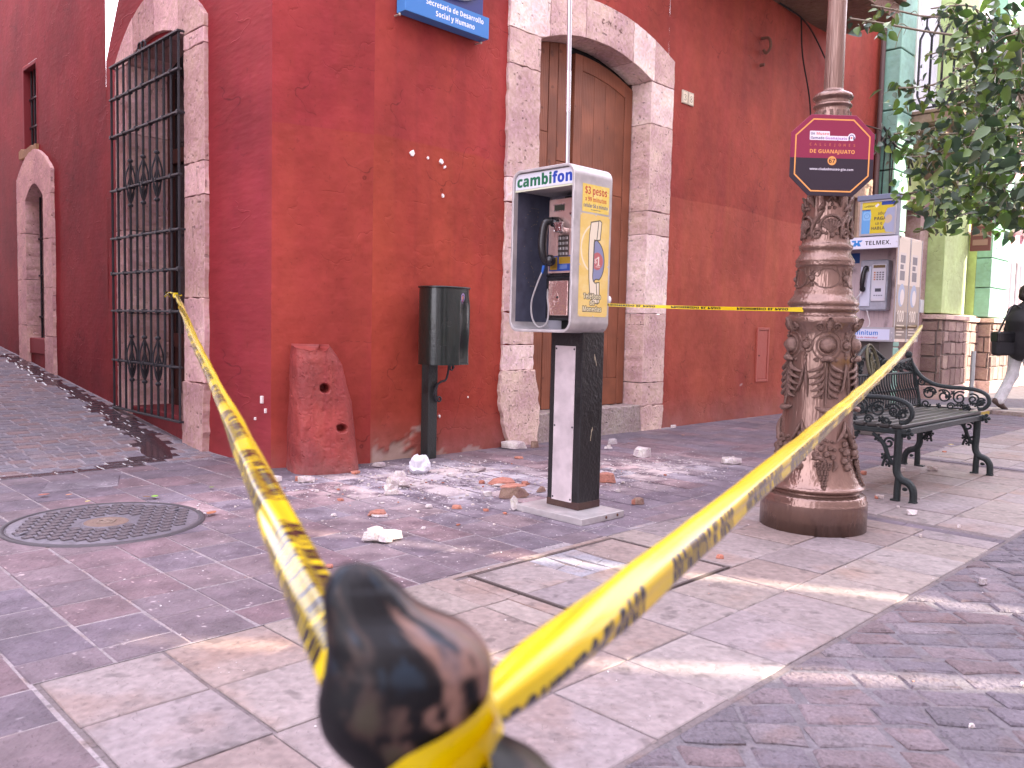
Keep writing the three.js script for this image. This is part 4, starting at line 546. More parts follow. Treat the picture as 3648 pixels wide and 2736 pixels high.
  mesh('cord_boot', mv(new THREE.CylinderGeometry(0.009, 0.006, 0.042, 12), hx - 0.004, 1.266, hz - 0.012, 0.3), M.blue, R);
  mesh('cradle', merge([bx(fx - 0.052, fx, 1.452, 1.478, hz + 0.055, hz + 0.105, 0.008), bx(fx - 0.062, fx - 0.05, 1.455, 1.505, hz + 0.05, hz + 0.11, 0.005)]), M.chrome, P);
  mesh('cord', tube([V(hx - 0.006, 1.252, hz - 0.018), V(hx - 0.012, 1.19, hz - 0.045), V(hx - 0.02, 1.09, hz - 0.075), V(hx - 0.012, 1.0, hz - 0.065), V(hx + 0.005, 0.967, hz - 0.035), V(hx + 0.028, 0.99, hz - 0.008), V(hx + 0.04, 1.06, hz - 0.008), V(hx + 0.045, 1.13, hz - 0.022), V(px + 0.02, 1.22, pz0 - 0.01)], 0.0048, 80, 8), std([0.55, 0.53, 0.52], { metalness: 0.9, roughness: 0.38, bumpMap: rep(T.fineBump, 30), bumpScale: 0.002 }), P);
  // posters on the street side of the hood
  const p1 = canvasTex(384, 256, (c, w, h) => { c.fillStyle = '#f1d45e'; c.fillRect(0, 0, w, h); for (let i = 0; i < 60; i++) { c.fillStyle = `rgba(255,255,235,${0.05 + 0.1 * rnd()})`; c.beginPath(); c.ellipse(rnd() * w, rnd() * h, 20 + rnd() * 40, 8 + rnd() * 16, rnd() * 3, 0, 7); c.fill(); } c.textAlign = 'center'; c.textBaseline = 'middle'; const f = (s, y, sz, col, mw) => { c.fillStyle = col; c.font = `bold ${sz}px sans-serif`; c.save(); c.translate(w / 2, y); c.scale(Math.min(1, mw / c.measureText(s).width), 1.15); c.fillText(s, 0, 0); c.restore(); }; f('$3 pesos', 58, 84, '#c2332a', 320); f('x 99 minutos', 136, 50, '#c4402c', 310); f('celular $4 x minuto', 196, 42, '#35468a', 350); c.fillStyle = '#555'; c.fillRect(w * 0.32, 230, w * 0.36, 5); c.strokeStyle = 'rgba(150,140,40,.6)'; c.lineWidth = 5; c.beginPath(); c.moveTo(270, 20); c.quadraticCurveTo(300, 60, 370, 50); c.stroke(); });
  const p2 = canvasTex(384, 900, (c, w, h) => {
    c.fillStyle = '#efcf72'; c.fillRect(0, 0, w, h); for (let i = 0; i < 90; i++) { c.fillStyle = `rgba(255,246,214,${0.04 + 0.06 * rnd()})`; c.beginPath(); c.ellipse(rnd() * w, rnd() * h, 30 + rnd() * 50, 20 + rnd() * 40, 0, 0, 7); c.fill(); }
    c.strokeStyle = 'rgba(250,240,215,.85)'; c.lineWidth = 16; c.beginPath(); c.arc(250, 300, 230, 2.2, 4.2); c.stroke();
    c.lineWidth = 9; c.strokeStyle = '#4a4636'; c.lineJoin = 'round'; c.fillStyle = '#f3e9cf';
    const hs = [[140, 70], [255, 45], [280, 60], [265, 215], [215, 225], [190, 220], [185, 250], [180, 540], [210, 600], [268, 590], [275, 770], [250, 785], [190, 770], [150, 720], [130, 560], [118, 350], [122, 180]]; c.beginPath(); hs.forEach(([x, y], i) => (i ? c.lineTo(x, y) : c.moveTo(x, y))); c.closePath(); c.fill(); c.stroke(); c.beginPath(); c.moveTo(240, 50); c.lineTo(220, 225); c.moveTo(228, 596); c.lineTo(250, 780); c.stroke();
    c.fillStyle = '#8e95b6'; c.beginPath(); c.moveTo(190, 240); c.quadraticCurveTo(215, 205, 250, 240); c.bezierCurveTo(350, 300, 350, 520, 260, 570); c.quadraticCurveTo(215, 555, 195, 590); c.quadraticCurveTo(170, 560, 182, 500); c.lineTo(190, 300); c.closePath(); c.fill(); c.stroke();
    c.fillStyle = '#c26d6d'; c.beginPath(); c.arc(230, 405, 78, -1.6, 1.7); c.lineTo(192, 470); c.lineTo(194, 340); c.closePath(); c.fill(); c.fillStyle = '#f1e6da'; c.font = 'bold 110px serif'; c.textBaseline = 'middle'; c.textAlign = 'center'; c.fillText('1', 248, 405); c.font = 'bold 62px serif'; c.fillText('$', 212, 405); c.fillRect(214, 452, 60, 5);
    c.font = 'bold 58px sans-serif'; c.lineWidth = 12; c.strokeStyle = '#4d452e'; c.fillStyle = '#f7ecc2'; for (const [s, y, mw] of [['Teléfono', 690 + 30, 230], ['de', 775, 80], ['Monedas', 832, 250]]) { c.save(); c.translate(w / 2 - 10, y); const q = Math.min(1, mw / c.measureText(s).width); c.scale(q, 1.05); c.strokeText(s, 0, 0); c.fillText(s, 0, 0); c.restore(); }
  });
  const pst = part('poster', H); mesh('sheet', mv(new THREE.PlaneGeometry(0.205, 0.135), X(-0.092), 1.607, z1 + 0.0034), std([0.86, 0.86, 0.86], { map: p1, roughness: 0.45 }), pst); mesh('sheet', mv(new THREE.PlaneGeometry(0.225, 0.505), X(-0.093), 1.278, z1 + 0.0034), std([0.86, 0.86, 0.86], { map: p2, roughness: 0.45 }), pst);
  for (const [x, y] of [[-0.2, 1.525], [-0.09, 1.527], [0.015, 1.525], [-0.2, 1.28], [0.015, 1.28], [-0.2, 1.03], [-0.09, 1.028], [0.015, 1.03]]) mesh('rivet', ball(0.004, X(x), y, z1 + 0.0036, 1, 1, 0.5, 8, 5), M.steel, pst);
  mesh('paper_scrap', mv(new THREE.IcosahedronGeometry(0.016, 1).scale(0.7, 1.3, 0.9), X(0.042), 1.115, z1 - 0.004), M.white, t);
  mesh('conduit', tube([V(X(-0.13), 1.76, Z(1.87)), V(X(-0.14), 2.4, Z(1.868)), V(X(-0.16), 3.4, Z(1.86)), V(X(-0.2), 5.2, Z(1.85))], 0.0115, 12, 12), std([0.50, 0.49, 0.51], { roughness: 0.28, metalness: 0.9 }), t);
  mesh('conduit_sleeve', tube([V(X(-0.1345), 2.05, Z(1.8685)), V(X(-0.1375), 2.25, Z(1.8683))], 0.0128, 4, 12), std([0.62, 0.6, 0.62], { roughness: 0.2, metalness: 0.9 }), t);
}
// ---------------------------------------------------------------- cast lamp post
const LX = 0.695, LZ = 2.857, TOCAM = Math.atan2(4.70 - LZ, -3.32 - LX); // angle (x, z) towards the viewer's side of the street corner
{
  const t = thing('street_lamp', 'ornate bronze coloured cast iron lamp post with grapes and leaf relief', 'street lamp', [LX, 0, LZ]);
  const prof = [[0.0, 0], [0.256, 0], [0.256, 0.135], [0.254, 0.142], [0.250, 0.147], [0.246, 0.168], [0.236, 0.176], [0.216, 0.182], [0.212, 0.190], [0.216, 0.198], [0.232, 0.202], [0.240, 0.209], [0.240, 0.216], [0.232, 0.222], [0.224, 0.228], [0.214, 0.245], [0.200, 0.275], [0.190, 0.31], [0.180, 0.36], [0.173, 0.44], [0.168, 0.54], [0.163, 0.64], [0.160, 0.74], [0.157, 0.84], [0.155, 0.91], [0.152, 0.955], [0.155, 0.985], [0.165, 1.01], [0.172, 1.022], [0.173, 1.03], [0.173, 1.047], [0.168, 1.05], [0.158, 1.058], [0.155, 1.066], [0.158, 1.075], [0.167, 1.081], [0.170, 1.089], [0.167, 1.096], [0.158, 1.10], [0.163, 1.106], [0.169, 1.114], [0.165, 1.126], [0.152, 1.142], [0.142, 1.155], [0.137, 1.165], [0.138, 1.178], [0.133, 1.183], [0.129, 1.20], [0.1275, 1.25], [0.1265, 1.292], [0.135, 1.296], [0.139, 1.305], [0.135, 1.314], [0.139, 1.32], [0.138, 1.328], [0.128, 1.344], [0.119, 1.358], [0.116, 1.37], [0.122, 1.378], [0.126, 1.387], [0.126, 1.40], [0.116, 1.405], [0.112, 1.42], [0.108, 1.47], [0.104, 1.54], [0.100, 1.60], [0.092, 1.80], [0.084, 2.03], [0.08, 2.05], [0.077, 2.06], [0.082, 2.066], [0.090, 2.072], [0.091, 2.078], [0.083, 2.086], [0.078, 2.094], [0.082, 2.102], [0.093, 2.110], [0.095, 2.118], [0.088, 2.130], [0.07, 2.140], [0.052, 2.146], [0.046, 2.16], [0.044, 2.5], [0.040, 4.3]];
  mesh('shaft', lathe(prof, 96), M.bronze, t);
  const rAt = (y) => { for (let i = 2; i + 1 < prof.length; i++) if (prof[i][1] <= y && prof[i + 1][1] >= y && prof[i + 1][1] > prof[i][1]) return mix(prof[i][0], prof[i + 1][0], (y - prof[i][1]) / (prof[i + 1][1] - prof[i][1])); return 0.1; };
  // relief pieces: (s across in metres, h up, o out of the surface) on the shaft at angle a
  const on = (a, s, y, o) => { const r = rAt(y), b = a - s / r; return V(Math.cos(b) * (r + o), y, Math.sin(b) * (r + o)); };
  const bead = (a, s, y, r, o = 0) => { const p = on(a, s, y, o); return ball(r, p.x, p.y, p.z, 1, 1, 1, 10, 8); };
  const rib = (a, pts, rf, seg = 24) => taper(pts.map(([s, y, o = 0.003]) => on(a, s, y, o)), rf, seg, 7);
  const curl = (a, s, y, r, dir, turns = 1.4, w = 0.005, o = 0.004) => rib(a, Array.from({ length: 20 }, (_, i) => { const q = i / 19, an = q * turns * 6.283, rad = r * (1 - 0.8 * q); return [s + dir * Math.cos(an) * rad, y + Math.sin(an) * rad, o]; }), () => w, 40);
  const lens = (q) => Math.pow(Math.sin(Math.PI * clamp(q, 0.02, 0.98)), 0.7);
  const leafSpray = (a, s0, y0, dir, n, len, w) => { const L = []; for (let i = 0; i < n; i++) { const y = y0 - i * len * 0.36, k = 1 - i * 0.09; L.push(rib(a, [[s0, y + 0.03, 0.004], [s0 + dir * len * 0.22 * k, y - 0.004, 0.013], [s0 + dir * len * 0.52 * k, y - len * 0.22, 0.015], [s0 + dir * len * 0.86 * k, y - len * 0.33, 0.007], [s0 + dir * len * 0.98 * k, y - len * 0.29, 0.002]], (q) => w * lens(q), 22)); L.push(rib(a, [[s0 + dir * 0.004, y + 0.016, 0.005], [s0 + dir * len * 0.18 * k, y - 0.03, 0.008], [s0 + dir * len * 0.44 * k, y - len * 0.36, 0.009]], (q) => w * 0.6 * lens(q), 14)); } return L; };
  const sides = [0, 1, 2, 3, 4].map((k) => TOCAM - 0.2 + k * Math.PI * 0.4), half = sides.map((a) => a + Math.PI * 0.2);
  for (const a of sides) {
    const B = part('boss_ornament', t); // big domed boss in its ring with two scrolls above
    { const p = on(a, 0, 0.912, -0.006); mesh('boss', merge([ball(0.040, p.x, p.y, p.z, 1, 1, 1, 20, 14)]), M.bronze, B); }
    mesh('ring', merge([rib(a, Array.from({ length: 33 }, (_, i) => [Math.cos(i / 32 * 6.283) * 0.049, 0.912 + Math.sin(i / 32 * 6.283) * 0.049, 0.003]), () => 0.0055, 60), rib(a, Array.from({ length: 33 }, (_, i) => [Math.cos(i / 32 * 6.283) * 0.070, 0.912 + Math.sin(i / 32 * 6.283) * 0.070, 0.0]), () => 0.0045, 60)]), M.bronze, B);
    for (const d of [-1, 1]) mesh('scroll', curl(a, d * 0.037, 1.0, 0.021, d, 1.6, 0.0055), M.bronze, B);
    mesh('stem', rib(a, [[0.004, 0.98, 0.0], [0.004, 1.01, 0.004], [0.004, 1.035, 0.010], [0.0, 1.042, 0.016]], (q) => 0.006 + 0.012 * Math.sin(q * 3.0), 16), M.bronze, B);
    const A = part('acanthus_ornament', t); // two sprays of leaves on either side of a rib
    mesh('shell', merge([rib(a, [[-0.028, 0.838, 0.004], [0, 0.850, 0.02], [0.028, 0.838, 0.004]], (q) => 0.014 * lens(q) + 0.003, 14), curl(a, -0.048, 0.84, 0.012, -1, 1.2, 0.004), bead(a, 0.045, 0.84, 0.009, 0.002)]), M.bronze, A);
    mesh('rib', rib(a, [[0, 0.84, 0.004], [0, 0.75, 0.007], [0, 0.66, 0.007], [0, 0.62, 0.012]], () => 0.006, 16), M.bronze, A);
    for (const d of [-1, 1]) mesh('leaves', merge([...leafSpray(a, d * 0.008, 0.812, d, 5, 0.086, 0.0098)]), M.bronze, A);
    mesh('tip', rib(a, [[-0.045, 0.612, 0.002], [0, 0.60, 0.022], [0.045, 0.612, 0.002]], (q) => 0.011 * lens(q) + 0.003, 14), M.bronze, A);
    const F = part('fruit_ornament', t); // bunch of fruit over hanging grapes
    const g = []; for (let r = 0; r < 10; r++) { const n = Math.max(1, Math.round(6.2 - r * 0.58)); for (let i = 0; i < n; i++) g.push(bead(a, (i - (n - 1) / 2) * 0.0135 + rr(-0.002, 0.002), 0.345 - r * 0.0125, 0.0076, 0.008 + 0.008 * Math.sin(Math.PI * (i + 0.5) / n) * (1 - r / 12))); }
    mesh('grapes', merge(g), M.bronze, F);
    const fr = []; for (const [s, y, r] of [[-0.035, 0.385, 0.019], [0.014, 0.388, 0.017], [0.045, 0.375, 0.014], [-0.012, 0.415, 0.016], [0.03, 0.418, 0.014], [-0.048, 0.42, 0.011], [0.052, 0.41, 0.010], [0.005, 0.355, 0.013]]) fr.push(bead(a, s, y, r, 0.006)); for (let i = 0; i < 16; i++) fr.push(bead(a, rr(-0.05, 0.055), rr(0.425, 0.465), rr(0.005, 0.009), 0.004)); mesh('fruit', merge(fr), M.bronze, F);
    mesh('vine_leaf', merge([rib(a, [[-0.055, 0.36, 0.002], [-0.02, 0.372, 0.014], [0.01, 0.352, 0.010]], (q) => 0.013 * lens(q)), rib(a, [[0.05, 0.36, 0.002], [0.06, 0.335, 0.008], [0.045, 0.305, 0.003]], (q) => 0.010 * lens(q))]), M.bronze, F);
    // scallop shell in its arch near the neck
    const S = part('shell_ornament', t), y = 1.465; mesh('arch', rib(a, Array.from({ length: 25 }, (_, i) => { const an = -0.5 + i / 24 * 4.14; return [Math.cos(an) * 0.050, y + 0.022 + Math.sin(an) * 0.052, 0.006]; }), () => 0.0065, 48), M.bronze, S);
    const fl = []; for (let i = 0; i < 8; i++) { const an = 0.25 + i / 7 * 2.64; fl.push(rib(a, [[0.002, y - 0.012, 0.003], [Math.cos(an) * 0.022, y + 0.01 + Math.sin(an) * 0.016, 0.012], [Math.cos(an) * 0.041, y + 0.018 + Math.sin(an) * 0.038, 0.009]], (q) => 0.0035 + 0.0045 * q, 12)); } mesh('flutes', merge(fl), M.bronze, S); mesh('pearl', merge([bead(a, 0.004, y - 0.022, 0.013, 0.006), bead(a, -0.022, y - 0.012, 0.008, 0.004), bead(a, 0.028, y - 0.014, 0.008, 0.004)]), M.bronze, S);
    mesh('crest', merge([bead(a, -0.012, 1.575, 0.009, 0.003), bead(a, 0.012, 1.575, 0.009, 0.003), bead(a, 0, 1.59, 0.008, 0.003), rib(a, [[-0.02, 1.60, 0.002], [0, 1.625, 0.008], [0.02, 1.60, 0.002]], (q) => 0.006 * lens(q) + 0.002), rib(a, [[0, 1.60, 0.004], [0, 1.66, 0.004]], () => 0.005)]), M.bronze, S);
    const C = part('cartouche', t); // plain oval between two chains on the middle drum
    mesh('frame', rib(a + 0.1, Array.from({ length: 33 }, (_, i) => { const an = i / 32 * 6.283; return [Math.cos(an) * 0.066, 1.237 + Math.sin(an) * 0.046, 0.0015]; }), () => 0.0032, 60), M.bronze, C);
  }
  for (const a of half) {
    const m = part('medallion', t); mesh('boss', merge([bead(a, 0, 0.912, 0.021, 0.003)]), M.bronze, m); mesh('ring', merge([rib(a, Array.from({ length: 25 }, (_, i) => [Math.cos(i / 24 * 6.283) * 0.030, 0.912 + Math.sin(i / 24 * 6.283) * 0.032, 0.002]), () => 0.005, 40), bead(a, 0, 0.955, 0.009, 0.003), bead(a, 0, 0.972, 0.006, 0.002), bead(a, 0, 0.865, 0.008, 0.003), bead(a, 0, 0.849, 0.006, 0.002)]), M.bronze, m);
    const d = part('drop_ornament', t); mesh('pendant', merge([rib(a, [[0, 0.83, 0.003], [-0.012, 0.76, 0.010], [-0.026, 0.68, 0.004]], (q) => 0.007 * lens(q)), rib(a, [[0, 0.83, 0.003], [0.012, 0.74, 0.010], [0.02, 0.66, 0.004]], (q) => 0.007 * lens(q)), rib(a, [[-0.005, 0.75, 0.003], [-0.028, 0.70, 0.012], [-0.044, 0.675, 0.002]], (q) => 0.006 * lens(q)), bead(a, 0, 0.48, 0.017, 0.003), rib(a, [[0, 0.55, 0.003], [0.014, 0.50, 0.012], [0.055, 0.43, 0.006], [0.075, 0.40, 0.003]], (q) => 0.012 * lens(q)), rib(a, [[0, 0.55, 0.003], [-0.014, 0.50, 0.012], [-0.05, 0.44, 0.006]], (q) => 0.010 * lens(q)), bead(a, 0.0, 0.435, 0.017, 0.004), bead(a, 0.004, 0.395, 0.020, 0.006), bead(a, -0.006, 0.355, 0.018, 0.005), bead(a, 0.008, 0.325, 0.020, 0.006), bead(a, -0.02, 0.41, 0.012, 0.002), bead(a, 0.024, 0.36, 0.012, 0.002)]), M.bronze, d);
    const k = part('vine_scroll', t); mesh('scroll', merge([curl(a, 0.006, 1.45, 0.026, 1, 1.5, 0.007), curl(a, 0.0, 1.515, 0.016, -1, 1.3, 0.006), rib(a, [[-0.022, 1.43, 0.003], [-0.018, 1.49, 0.006], [0.012, 1.54, 0.005], [0.034, 1.572, 0.004]], (q) => 0.008 * lens(q) + 0.002), rib(a, [[0.0, 1.56, 0.003], [0.026, 1.59, 0.012], [0.03, 1.61, 0.02]], (q) => 0.010 * lens(q) + 0.002), rib(a, [[-0.02, 1.58, 0.003], [-0.028, 1.625, 0.014], [-0.016, 1.645, 0.026]], (q) => 0.010 * lens(q) + 0.002)]), M.bronze, k);
    const q2 = part('rosette', t); mesh('flower', merge([bead(a, 0, 1.237, 0.015, 0.003), bead(a, 0, 1.275, 0.008, 0.002), bead(a, -0.01, 1.262, 0.006, 0.002), bead(a, 0.01, 1.262, 0.006, 0.002), rib(a, [[-0.045, 1.288, 0.001], [-0.026, 1.245, 0.003], [0, 1.258, 0.004], [0.026, 1.245, 0.003], [0.045, 1.288, 0.001]], () => 0.003, 30), rib(a, [[-0.03, 1.205, 0.001], [0, 1.222, 0.004], [0.03, 1.205, 0.001]], () => 0.0035), bead(a, 0, 1.205, 0.009, 0.002)]), M.bronze, q2);
  }
  for (let i = 0; i < 16; i++) mesh('flute', rib(i / 16 * 6.283, [[0, 1.66, -0.002], [0, 1.85, -0.001], [0, 2.045, -0.001]], () => 0.008, 8), M.bronze, t);
  mesh('lantern', merge([lathe([[0.05, 4.3], [0.09, 4.36], [0.06, 4.4], [0.16, 4.45], [0.22, 4.95], [0.24, 4.97], [0.05, 5.2], [0, 5.3]], 8)]), M.bronze, t);
  // octagonal plate clipped to the post
  const sgn = thing('museum_sign', 'maroon and black octagonal alley sign numbered 67 clipped to the lamp post', 'sign', [0.547, 1.808, 2.933], Math.PI * 1.25 + Math.PI + 0.0);
  sgn.rotation.y = -Math.PI / 4 + 0.03;
  const W2 = 0.199, HH = 0.188, cx = 0.0915, cy = 0.086, oct = (k) => [[-W2 + cx, -HH], [W2 - cx, -HH], [W2, -HH + cy], [W2, HH - cy], [W2 - cx, HH], [-W2 + cx, HH], [-W2, HH - cy], [-W2, -HH + cy]].map(([x, y]) => [x * k, y * k]);
  const art = canvasTex(1024, 968, (c, w, h) => {
    const px = (x) => (x / (2 * W2) + 0.5) * w, py = (y) => (0.5 - y / (2 * HH)) * h, P = (k) => { c.beginPath(); oct(k).forEach(([x, y], i) => (i ? c.lineTo(px(x), py(y)) : c.moveTo(px(x), py(y)))); c.closePath(); };
    c.fillStyle = '#8e1f45'; c.fillRect(0, 0, w, h); c.fillStyle = '#2a1d2c'; c.fillRect(0, h * 0.535, w, h);
    c.strokeStyle = '#eda559'; c.lineWidth = 17; P(0.885); c.stroke();
    c.textAlign = 'center'; c.textBaseline = 'middle'; const f = (s, x, y, sz, col, mw, bold = 'bold', al = 'center') => { c.fillStyle = col; c.font = `${bold} ${sz}px sans-serif`; c.textAlign = al; c.save(); c.translate(x, y); c.scale(mw / c.measureText(s).width, 1); c.fillText(s, 0, 0); c.restore(); };
    c.fillStyle = '#efe7ef'; const rrct = (x, y, a, b, r) => { c.beginPath(); c.moveTo(x + r, y); c.arcTo(x + a, y, x + a, y + b, r); c.arcTo(x + a, y + b, x, y + b, r); c.arcTo(x, y + b, x, y, r); c.arcTo(x, y, x + a, y, r); c.fill(); };
    rrct(226, 196, 244, 62, 8); rrct(226, 250, 478, 54, 8); c.beginPath(); c.arc(740, 258, 45, 0, 7); c.fill();
    f('Un', 236, 227, 46, '#2b2350', 56, 'bold', 'left'); f('Museo', 304, 227, 46, '#cf5a48', 158, 'bold', 'left'); f('llamado', 236, 277, 44, '#2b2350', 172, 'bold', 'left'); f('Guanajuato', 416, 277, 44, '#8a3fa0', 272, 'bold', 'left');
    c.strokeStyle = '#3b3370'; c.lineWidth = 9; c.beginPath(); c.arc(740, 262, 28, Math.PI * 0.95, Math.PI * 2.05); c.stroke(); c.fillStyle = '#2b2350'; c.fillRect(702, 258, 18, 32); c.fillRect(760, 258, 18, 32); c.fillStyle = '#c8553e'; c.beginPath(); c.arc(740, 268, 11, 0, 7); c.fill();
    c.fillStyle = '#d9864a'; c.font = '44px sans-serif'; c.textAlign = 'center'; 'CALLEJONES'.split('').forEach((ch, i) => c.fillText(ch, 242 + i * 59.5, 355)); f('DE GUANAJUATO', 510, 437, 60, '#eda559', 562);
    c.fillStyle = '#eda559'; c.beginPath(); c.arc(512, 546, 54, 0, 7); c.fill(); f('67', 512, 548, 72, '#1d1418', 82); f('www.ciudadmuseo-gto.com', 512, 648, 40, '#e4dfe6', 540);
  });
  const og = ext(shape(oct(1)), 0.004, 0.001), u = og.attributes.uv, p = og.attributes.position; for (let i = 0; i < u.count; i++) u.setXY(i, p.getX(i) / (2 * W2) + 0.5, p.getY(i) / (2 * HH) + 0.5);
  mesh('plate', og, std([0.82, 0.82, 0.82], { map: art, roughness: 0.42 }), sgn);
  mesh('bracket', merge([bx(-0.10, 0.10, 0.07, 0.09, -0.03, -0.001, 0.002), bx(-0.10, 0.10, -0.11, -0.09, -0.03, -0.001, 0.002), bx(-0.02, 0.02, 0.06, 0.1, -0.075, -0.031, 0.002), bx(-0.02, 0.02, -0.12, -0.08, -0.07, -0.031, 0.002)]), M.iron, sgn);
  for (const [x, y] of [[-0.155, 0.12]]) mesh('screw', ball(0.006, x, y, -0.004, 1, 1, 1, 8, 6), M.steel, sgn);
}
// ---------------------------------------------------------------- office sign and house number on the facade
{
  const t = thing('office_sign', 'blue projecting wall sign with white lettering high above the litter bin', 'sign', [0.565, 3.06, 0], 0);
  const blue = std([0.055, 0.22, 0.52], { roughness: 0.45 }), navy = std([0.016, 0.03, 0.16], { roughness: 0.45 });
  const strip2 = canvasTex(1024, 220, (c, w, h) => { c.fillStyle = '#2f7cc4'; c.fillRect(0, 0, w, h); c.fillStyle = '#f2f4f8'; c.textAlign = 'center'; c.textBaseline = 'middle'; c.font = 'bold 74px sans-serif'; const f = (s, y, mw) => { c.save(); c.translate(w * 0.58, y); c.scale(mw / c.measureText(s).width, 1); c.fillText(s, 0, 0); c.restore(); }; f('Secretaría de Desarrollo', 62, 720); f('Social y Humano', 150, 490); });
  mesh('box', bx(-0.395, 0.375, 0.005, 0.16, 0.02, 0.115, 0.004), blue, t);
  mesh('lettering', mv(new THREE.PlaneGeometry(0.764, 0.150), -0.010, 0.083, 0.1157), std([0.85, 0.85, 0.85], { map: strip2, roughness: 0.42 }), t);
  mesh('back_panel', bx(-0.36, 0.335, 0.162, 0.95, 0.03, 0.09, 0.004), navy, t);
  mesh('emblem_plate', ext(shape(Array.from({ length: 30 }, (_, i) => { const a = Math.PI + i / 29 * Math.PI; return [0.045 + Math.cos(a) * 0.235, 0.33 + Math.sin(a) * 0.12]; }).concat([[0.28, 0.9], [-0.19, 0.9]])), 0.02, 0.004).translate(0, 0, 0.091), std([0.62, 0.66, 0.60], { roughness: 0.35, metalness: 0.2 }), t);
  mesh('emblem_band', tube(Array.from({ length: 20 }, (_, i) => { const a = Math.PI + 0.25 + i / 19 * (Math.PI - 0.5); return V(0.045 + Math.cos(a) * 0.225, 0.345 + Math.sin(a) * 0.115, 0.116); }), 0.008, 40, 6), std([0.42, 0.62, 0.18], { roughness: 0.4 }), t);
  for (const x of [-0.40, 0.345]) mesh('fixing_screw', merge([cyl(0.006, 0.006, 0.06, 0, 0, 0, 8).rotateX(Math.PI / 2).translate(x, -0.012, 0.0), ball(0.011, x, -0.012, 0.062, 1, 1, 0.7, 8, 6)]), std([0.5, 0.45, 0.38], { metalness: 0.7, roughness: 0.5 }), t);
  const h = thing('house_number', 'two small cream tiles numbered 38 on the wall right of the wooden door', 'house number', [3.712, 3.235, 0.008]);
  ['3', '8'].forEach((ch, i) => { const tx = canvasTex(96, 128, (c, w, hh) => { c.fillStyle = '#d8c9a8'; c.fillRect(0, 0, w, hh); c.strokeStyle = '#8a7454'; c.lineWidth = 5; c.strokeRect(5, 5, w - 10, hh - 10); c.fillStyle = '#4a3a30'; c.font = '88px serif'; c.textAlign = 'center'; c.textBaseline = 'middle'; c.fillText(ch, w / 2, hh / 2 + 4); }); const x = i ? 0.052 : -0.052; mesh('tile', bx(x - 0.046, x + 0.046, -0.062, 0.062, -0.012, 0.006, 0.003), std([0.55, 0.48, 0.37], { roughness: 0.4 }), h); mesh('numeral', mv(new THREE.PlaneGeometry(0.086, 0.118), x, 0, 0.0067), std([0.85, 0.85, 0.85], { map: tx, roughness: 0.35 }), h); });
}
